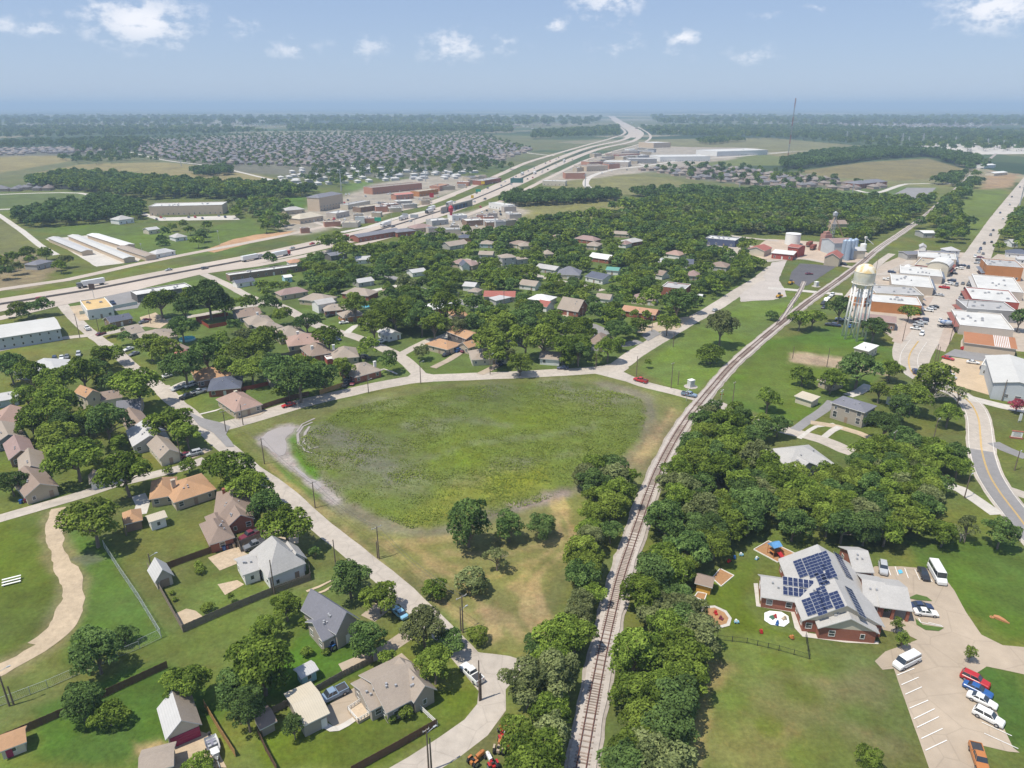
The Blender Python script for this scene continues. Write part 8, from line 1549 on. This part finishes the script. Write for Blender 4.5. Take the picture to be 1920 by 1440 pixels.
def sawhorse(px, py, label):     # rust-coloured lawn sculpture
    g = G(px, py); r_ = empty('lawn_sculpture', (g.x, g.y, 0), -.9); r_.scale = (.55, .55, .55); setp(r_, label, 'sculpture'); T = mat('terracotta', (.42, .20, .09), .8, .1)
    loft_m = MB(); loft(loft_m, [[(x, -w, 0), (x, -w, z*.7), (x, 0, z), (x, w, z*.7), (x, w, 0)] for x, w, z in ((-2.4, .7, .8), (-1, .9, 1.3), (1, .7, 1.1), (2.2, .3, .7), (3.0, .15, .5))][::-1]); loft_m.build('body', T, r_); MB().lathe([(.7, 0), (.8, .25), (.4, .3), (.3, .1)], 14, c=(-2.6, -1.2)).build('base_ring', T, r_)
sawhorse(1876, 1162, 'terracotta-coloured lawn ornament on the grass right of the drive')
V('pickup', 'orange', 1834, 1428, 1840, 1446, 'orange pickup with dark bed cut by the bottom edge', parts=True)
# pergola and truck details in the street
def mixer():
    g = G(1775, 614); root = empty('concrete_mixer', (g.x, g.y, .1), math.atan2(-.2, 1)); setp(root, 'blue and white concrete mixer truck on main street', 'lorry'); MB().box((3.4, 0, .7), (2.0, 2.3, 2.0)).build('cab', paint('white'), root); MB().box((4.42, 0, 1.7), (.04, 2.0, .8)).build('windscreen', AUTOG, root); MB().box((-.6, 0, .7), (7.4, 1.2, .4)).build('chassis', BLACK, root)
    m = MB(); prof = ((-3.4, .6), (-2.0, 1.15), (-.2, 1.35), (1.6, 1.1), (2.2, .6)); st = []
    for x, r in prof: st.append([(x, r*math.cos(a), 2.35-.1*x+r*math.sin(a)) for a in np.linspace(0, 6.283, 13)[:-1]])
    loft(m, [list(map(tuple, s)) for s in st]); m.build('drum', mat('drum_paint', (.45, .50, .56), .5, rgb2=(.06, .13, .30), scale2=.5), root)
    for x in (3.3, -1.2, -2.6):
        for y in (-1.0, 1.0): link('wheel', wheel_mesh(.5, .3), root, (x, y, .45))
mixer()
for px, py, c, lb, w in ((1482, 533, 'orange', 'yellow loader beside the asphalt lot', 'loader'), (1460, 558, 'orange', 'orange digger at the edge of the gravel turnout', 'digger')):
    g = G(px, py); r_ = empty(w, (g.x, g.y, 0), .8); setp(r_, lb, 'machine'); YM = mat('plant_yellow', (.60, .34, .04), .6); MB().box((-.3, 0, .8), (2.6, 1.6, .9)).build('body', YM, r_); MB().box((.2, 0, 1.7), (1.1, 1.2, 1.1)).build('cab', AUTOG, r_); MB().cyl((1, 0, 1.3), (2.8, 0, 1.0), .15, .15, 6).box((3.1, 0, .4), (.6, 1.8, .8)).build('bucket_arm', YM, r_)
    for x in (-1.1, 1.0):
        for y in (-.85, .85): link('wheel', wheel_mesh(.6, .4), r_, (x, y, .6))
# level crossing, cabinet, street signs
def cabinet(px, py, label):
    g = G(px, py); poly('gravel_pad', [(g.x+2.6*math.cos(a), g.y+2.6*math.sin(a)) for a in np.linspace(0, 6.28, 13)[:-1]], GRAV, raw=True, jit=.15); r_ = empty('signal_cabinet', (g.x, g.y, 0), .5); setp(r_, label, 'cabinet'); MB().box((0, 0, 0), (2.2, 1.8, 2.7)).build('housing', mat('aluminium_case', (.60, .60, .58), .5), r_); MB().box((0, 0, 2.7), (2.4, 2.0, .15)).build('lid', WHT, r_); MB().box((.3, -.93, .3), (1.0, .05, 2.0)).build('door', GALV, r_)
cabinet(1295, 725, 'pale metal signal cabinet on a round gravel pad by the crossing'); cabinet(1530, 537, 'white metal cabinet on the grass beside the tracks')
def xing(px, py, label, az):
    g = G(px, py); r_ = empty('crossing_signal', (g.x, g.y, 0), az); setp(r_, label, 'signal'); MB().cyl((0, 0, 0), (0, 0, 4.6), .09, .07, 6).build('post', STEELP, r_); m = MB(); m.cyl((-.6, 0, 3.6), (.6, 0, 4.5), .09, .09, 4).cyl((.6, .05, 3.6), (-.6, .05, 4.5), .09, .09, 4); m.build('crossbuck', WHT, r_); MB().box((0, 0, 2.6), (1.5, .1, .12)).build('light_bar', BLACK, r_)
    for x in (-.6, .6): MB().cyl((x, -.1, 2.66), (x, .05, 2.66), .2, .2, 10).build('lamp', TAIL, r_)
xing(1287, 752, 'level crossing signal with crossbuck beside the waiting pickup', .3); xing(1352, 752, 'level crossing signal right of the track', .3)
def sign(px, py, label, w, h, z, c, txt=None, posts=2, az=0.0, name='road_sign', cat='sign'):
    g = G(px, py); r_ = empty(name, (g.x, g.y, 0), az); setp(r_, label, cat)
    MB().box((0, 0, z), (w, .12, h)).build('panel', c, r_); MB().box((0, -.065, z+.08), (w-.16, .01, h-.16)).build('face', c, r_)
    for x in ((-w*.35, w*.35) if posts == 2 else (0,)): MB().cyl((x, .1, 0), (x, .1, z+h), .1, .1, 6).build('post', STEELP, r_)
GRN = mat('sign_green', (.02, .28, .17), .5); BRN = mat('sign_red', (.40, .04, .06), .5); YLS = mat('sign_yellow', (.70, .45, .05), .5)
sign(709, 421, 'green guide sign beside the freeway below the white lorry', 6, 3.4, 3, GRN); sign(897, 366, 'green guide sign over the freeway near the overpass', 6, 3, 4, GRN); sign(969, 350, 'wide dark green billboard beside the freeway', 17, 6, 5, mat('billboard_green', (.07, .17, .16), .6))
for px, py, ty, c, w, h, lb in ((811, 411, 362, BRN, 4, 4, 'tall pole sign with red board near the overpass'), (906, 380, 340, YLS, 4, 3, 'tall pole sign with yellow board by the fuel station'), (886, 388, 366, YLS, 3, 3, 'yellow-framed square pole sign by the fuel station'), (778, 428, 402, STEELP, 7, 3, 'twin-post pale board near the motel'), (760, 420, 400, STEELP, 5, 2, 'small pale pole sign by the frontage road'), (177, 562, 532, mat('sign_dark', (.10, .06, .05), .6), 3.2, 3, 'dark pole sign beside the yellow-walled shop'), (735, 430, 372, STEELP, 1, 1, 'tall bare steel pole beside the near carriageway'), (412, 462, 432, STEELP, 1, 1, 'steel pole at the dirt works beside the freeway'), (977, 350, 320, STEELP, 1.2, 1, 'steel post beside the wide green billboard'), (268, 482, 456, STEELP, 1, .8, 'pole beside the storage sheds at the freeway')):
    g = G(px, py); hh = height_at(px, py, ty); sign(px, py, lb, w, h, max(3, hh-h), c, posts=1, name='pole_sign')
g = G(846, 412); r_ = empty('roadside_emblem', (g.x, g.y, 0)); setp(r_, 'crimson roadside emblem tower beside the drive-in', 'sign'); MB().lathe([(1.2, 0), (1.6, 3), (1.0, 6), (2.2, 8), (2.4, 11), (1.0, 13), (.1, 13.5)], 14).build('emblem_body', BRN, r_); MB().box((0, 0, 0), (4, 4, .6)).build('base', WHT, r_)
def church_sign():
    g = G(1905, 822); r_ = empty('monument_sign', (g.x, g.y, 0), -.3); setp(r_, 'low white monument sign on the grass at the right edge', 'sign'); MB().box((0, 0, .5), (3.0, .3, 1.9)).build('board', WHT, r_); MB().box((0, 0, 2.4), (3.3, .45, .25)).build('cap', mat('brick_cap', (.40, .14, .10), .9), r_); MB().box((0, 0, 0), (3.6, 1.0, .5)).build('base', wallm('brick'), r_)
    for k in range(4): MB().box((0, -.16, .8+k*.38), (2.2-.3*(k % 2), .01, .1)).build('lettering_line', BLACK, r_)
church_sign(); sign(1911, 792, 'upright white banner sign on the grass at the right edge', 1.0, 2.6, .6, WHT, posts=2)
# overpass
g0, g1 = G(812, 396, 0), G(850, 386, 0); r_ = empty('overpass_bridge', (g0.x, g0.y, 0), math.atan2((g1-g0).y, (g1-g0).x)); setp(r_, 'short freeway bridge with dark underpass beneath', 'bridge'); L_ = (g1-g0).length
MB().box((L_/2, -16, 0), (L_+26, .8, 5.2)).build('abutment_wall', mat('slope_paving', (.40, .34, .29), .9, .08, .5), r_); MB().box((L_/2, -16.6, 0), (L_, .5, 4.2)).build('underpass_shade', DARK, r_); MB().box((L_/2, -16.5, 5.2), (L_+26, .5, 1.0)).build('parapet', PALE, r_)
for k in range(5): MB().box((L_*(k+.5)/5, -17.0, 0), (.9, .9, 4.4)).build('pier', mat('pier_blue', (.16, .24, .36), .8), r_)
# pylons round the far switchyard
poly('switchyard', [(1712, 272), (1780, 268), (1960, 270), (1980, 288), (1820, 290), (1740, 282)], PALE, jit=5, step=30)
def pylon(bx, by, ty, label, grp, w=7):
    g = G(bx, by); h = height_at(bx, by, ty); m = MB()
    for sx, sy in ((-1, -1), (1, -1), (1, 1), (-1, 1)): m.cyl((sx*w/2, sy*w/2, 0), (sx*.5, sy*.5, h), .38, .3, 4)
    for k in range(6):
        z0, z1 = h*k/6, h*(k+1)/6; a, b = w/2*(1-k/6)+.5*k/6, w/2*(1-(k+1)/6)+.5*(k+1)/6
        m.cyl((-a, -a, z0), (b, -b, z1), .2, .2, 3, caps=False); m.cyl((a, -a, z0), (-b, -b, z1), .2, .2, 3, caps=False)
    for z in (.72, .84, .96): m.cyl((-w, 0, h*z), (w, 0, h*z), .3, .3, 4)
    setp(m.build('lattice_pylon', STEELP, None, loc=(g.x, g.y, 0)), label, 'pylon', grp)
for k, (bx, by, ty) in enumerate(((1586, 268, 246), (1620, 262, 248), (1690, 272, 250), (1702, 274, 256), (1728, 276, 250), (1748, 270, 256), (1762, 268, 255), (1790, 272, 256), (1850, 274, 260), (1880, 276, 262), (1660, 268, 254))): pylon(bx, by, ty, 'grey lattice pylon near the far switchyard, %s from the left' % ordinal([1, 2, 4, 5, 6, 7, 8, 9, 10, 11, 3][k]), 'pylons near the far switchyard')
for bx, by, ty, lb in ((640, 358, 318, 'tall grey transmission pole left of the strip mall'), (798, 340, 302, 'tall grey transmission pole above the strip mall'), (1596, 375, 345, 'tall grey transmission pole by the park at the right'), (1385, 362, 340, 'grey transmission pole at the tree belt right of the new road'), (340, 312, 290, 'grey transmission pole beyond the tan field'), (412, 312, 290, 'second grey transmission pole beyond the tan field'), (1097, 352, 326, 'grey transmission pole by the lone store'), (1909, 396, 345, 'pale steel transmission pole at the right of main street')):
    g = G(bx, by); h = height_at(bx, by, ty); r_ = empty('transmission_pole', (g.x, g.y, 0), .4); setp(r_, lb, 'pole'); MB().cyl((0, 0, 0), (0, 0, h), .75, .4, 6).build('shaft', STEELP, r_); MB().box((0, 0, h*.86), (6, .4, .4)).box((0, 0, h*.95), (4.5, .4, .4)).build('crossarm', STEELP, r_)
# far subdivisions: roofs beyond number; the largest ones built singly
def subdivision():
    rs = random.Random(21); H = []
    for pl, sp, ang, what, cols in (([(1190, 318), (1330, 312), (1500, 330), (1660, 352), (1640, 358), (1480, 356), (1290, 335)], (17, 24), .3, 'right of the curved new road', (0, 1, 2)), ([(500, 345), (560, 318), (700, 312), (820, 322), (905, 322), (860, 335), (720, 342), (640, 345), (560, 350)], (20, 34), .5, 'of white mobile homes beyond the strip mall', (3, 3, 4)),
            ([(260, 285), (270, 262), (560, 256), (900, 256), (1000, 282), (930, 305), (760, 308), (560, 312), (420, 308), (330, 300)], (18, 29), .2, '', (0, 1, 2, 2)), ([(-80, 282), (220, 276), (240, 286), (-80, 294)], (20, 32), .1, '', (0, 2)), ([(1400, 236), (1740, 226), (1900, 234), (1700, 246), (1460, 250)], (34, 60), .1, '', (0, 2, 3)), ([(-40, 358), (60, 345), (150, 352), (80, 362)], (18, 30), .1, 'left of the dark wood', (2, 2, 1)), ([(-100, 232), (700, 228), (1100, 232), (1000, 240), (-100, 242)], (80, 120), .1, '', (0, 2, 3)), ([(-300, 222), (2200, 222), (2200, 246), (-300, 246)], (240, 330), .1, '', (3, 3, 0))):
        P = [tuple(G(*p)) for p in pl]; xs = [p[0] for p in P]; ys = [p[1] for p in P]; ca, sa = math.cos(ang), math.sin(ang); R_ = max(max(xs)-min(xs), max(ys)-min(ys)); cx, cy = sum(xs)/len(P), sum(ys)/len(P)
        for i in range(int(-R_/sp[0]/1.4), int(R_/sp[0]/1.4)):
            for j in range(int(-R_/sp[1]/1.4), int(R_/sp[1]/1.4)):
                u, v = i*sp[0]+rs.uniform(-5, 5)+8*math.sin(j*.7), j*sp[1]+(6 if j % 2 else -6)+rs.uniform(-3, 3)+10*math.sin(i*.21); x, y = cx+u*ca-v*sa, cy+u*sa+v*ca
                if not inside(x, y, P) or rs.random() < .14: continue
                H.append((x, y, ang+rs.choice((0, math.pi/2)), rs.uniform(9.5, 13.5), rs.uniform(8, 10.5), rs.choice(cols), what))
    COLS = [mat('far_roof_%d' % k, c, .9, .1, .3) for k, c in enumerate(((.25, .215, .19), (.20, .165, .15), (.17, .165, .175), (.52, .51, .49), (.40, .40, .41)))]; WL = [mat('far_wall', (.42, .33, .27), .9, .1), mat('far_wall_white', (.52, .51, .48), .9, .1)]
    def geo(x, y, a, L, D, c, mb, e=3.2, r=2.8):
        ca, sa = math.cos(a), math.sin(a); T = lambda u, v, z: (x+u*ca-v*sa, y+u*sa+v*ca, z); l, d = L/2, D/2
        if c >= 3: r = 1.4; d = 3.6
        mb.add([T(-l, -d, 0), T(l, -d, 0), T(l, d, 0), T(-l, d, 0), T(-l, -d, e), T(l, -d, e), T(l, d, e), T(-l, d, e)], [(0, 1, 5, 4), (1, 2, 6, 5), (2, 3, 7, 6), (3, 0, 4, 7)], 5+(c >= 3)); k = min(d, l-.5); o = .5
        mb.add([T(-l-o, -d-o, e), T(l+o, -d-o, e), T(l+o, d+o, e), T(-l-o, d+o, e), T(-l+k, 0, e+r), T(l-k, 0, e+r)], [(0, 1, 5, 4), (1, 2, 5), (2, 3, 4, 5), (3, 0, 4)], c)
    H.sort(key=lambda h: h[1]); rest = MB(); n = 0; proto = {}
    for h in H:
        if h[6] and n < 170:
            key = (h[5], int(h[3]))
            if key not in proto: mb = MB(); geo(0, 0, 0, h[3], h[4], h[5], mb); proto[key] = mb.mesh('suburban_house', COLS+WL)
            word = ('tan', 'brown', 'grey', 'white', 'pale grey')[h[5]]
            o = link('suburban_house', proto[key], None, (h[0], h[1], 0), (0, 0, h[2])); setp(o, 'small %s-roofed house in the far subdivision %s' % (word, h[6]) if h[5] < 3 else 'small %s home in the far park %s' % (word, h[6]), 'house', 'houses in the far subdivision '+h[6]); n += 1
        else: geo(*h[:6], rest)
    setp(rest.build('far_suburb', COLS+WL), 'countless small roofs of distant suburbs under haze', kind='stuff'); print('SUBURB', len(H), n)
subdivision()
# bare dead trees
def dead_tree(px, py, wpx, label, seed):
    g = G(px, py); w = wpx/ppm(g.x, g.y); r_ = empty('dead_tree', (g.x, g.y, 0), seed); setp(r_, label, 'tree'); rs = random.Random(seed); tr = MB(); br = MB(); DM = mat('dead_wood', (.36, .325, .28), .9, .12, 3)
    tr.cyl((0, 0, 0), (.2, .1, w*.28), w*.030, w*.022, 7)
    def grow(p, d, L, r, k):
        q = p+d*L; br.cyl(p, q, r, r*.55, 5, 0, False)
        if k:
            for _ in range(3 if k > 1 else 2): grow(q, (d+Vector((rs.uniform(-.8, .8), rs.uniform(-.8, .8), rs.uniform(-.35, .5)))).normalized(), L*rs.uniform(.55, .8), r*.55, k-1)
    for k in range(5): a = k*1.26+rs.uniform(-.3, .3); grow(Vector((.2, .1, w*.26)), Vector((math.cos(a), math.sin(a), rs.uniform(.4, 1.0))).normalized(), w*.22, w*.016, 3)
    tr.build('trunk', DM, r_); br.build('branches', DM, r_)
dead_tree(1243, 1098, 92, 'bare dead tree sprawling at the thicket edge near the yellow shed', 3); dead_tree(1262, 1270, 60, 'bare grey limbs inside the thicket right of the track', 5); dead_tree(1800, 1015, 44, 'bare dead tree beside the leafy lawn tree behind the bus', 7); dead_tree(1085, 1155, 48, 'pale bare branches in the thicket left of the track', 8); dead_tree(1745, 760, 60, 'bare pale tree standing behind the white garage', 9); dead_tree(935, 1062, 40, 'bare snag in the dry grass of the field', 11); dead_tree(1560, 935, 44, 'bare snag in the middle of the wide thicket', 12)
# rank weeds and tussocks of the open field
def weeds():
    rs = np.random.RandomState(5); CF = [G(*p) for p in ((548, 835), (640, 768), (830, 728), (1060, 713), (1200, 747), (1214, 772), (1204, 812), (1135, 888), (1010, 943), (845, 986), (770, 992), (640, 940), (585, 890))]
    P = [(p.x, p.y) for p in CF]; xs = [p[0] for p in P]; ys = [p[1] for p in P]; n = 170000; X = rs.uniform(min(xs), max(xs), n); Y = rs.uniform(min(ys), max(ys), n); ins = np.zeros(n, bool)
    for i in range(len(P)):
        (x0, y0), (x1, y1) = P[i], P[(i+1) % len(P)]; ins ^= ((y0 > Y) != (y1 > Y)) & (X < (x1-x0)*(Y-y0)/(y1-y0+1e-9)+x0)
    dn = fbm(X, Y, 9, 4)+.6*fbm(X, Y*2.5+X, 5, 3); keep = ins & (dn+rs.normal(size=n)*.22 > .06); X, Y, dn = X[keep], Y[keep], dn[keep]; n = len(X)
    s = rs.uniform(.10, .26, n)*(1+dn*1.0); nn = rs.normal(size=(n, 3))*.42+np.array([-.25, -.15, 1.0]); nn /= np.linalg.norm(nn, axis=1)[:, None]
    t = np.cross(nn, rs.normal(size=(n, 3))); t /= np.linalg.norm(t, axis=1)[:, None]; b = np.cross(nn, t); Pt = np.stack([X, Y, .10+rs.rand(n)*.30*(1+dn)], 1); s = s[:, None]; w = s*.62
    VV = np.stack([Pt-t*s, Pt-b*w+nn*s*.2, Pt+t*s, Pt+b*w+nn*s*.2], 1).reshape(-1, 3); Q = np.arange(4*n).reshape(-1, 4); A = np.repeat(np.clip(.45+rs.normal(size=n)*.2+dn, 0, 1), 4)
    me = np_mesh('field_weeds', VV, Q, [leaf_mat('weed_leaves', (.112, .152, .030), (.160, .195, .038), (.14, .17, .036), .3)], A); setp(link('field_weeds', me), 'rank green weeds covering the open field', kind='stuff'); print('WEEDS', n)
weeds()
def build_haze():
    m = bpy.data.materials.new('haze_air'); m.use_nodes = True; t = m.node_tree; t.nodes.clear()
    out = nd(t, 'ShaderNodeOutputMaterial')
    pv = nd(t, 'ShaderNodeVolumePrincipled', ins={'Density': HAZE_DENS, 'Color': HAZE_COL, 'Anisotropy': 0.0})
    pv.inputs['Density Attribute'].default_value = ''; pv.inputs['Temperature Attribute'].default_value = ''
    m.cycles.homogeneous_volume = True
    t.links.new(pv.outputs[0], out.inputs['Volume'])
    o = MB().box((0, 0, -1.5), (92000, 92000, 163.5)).build('haze', m); setp(o, 'pale summer haze filling the air', kind='stuff')
build_haze()
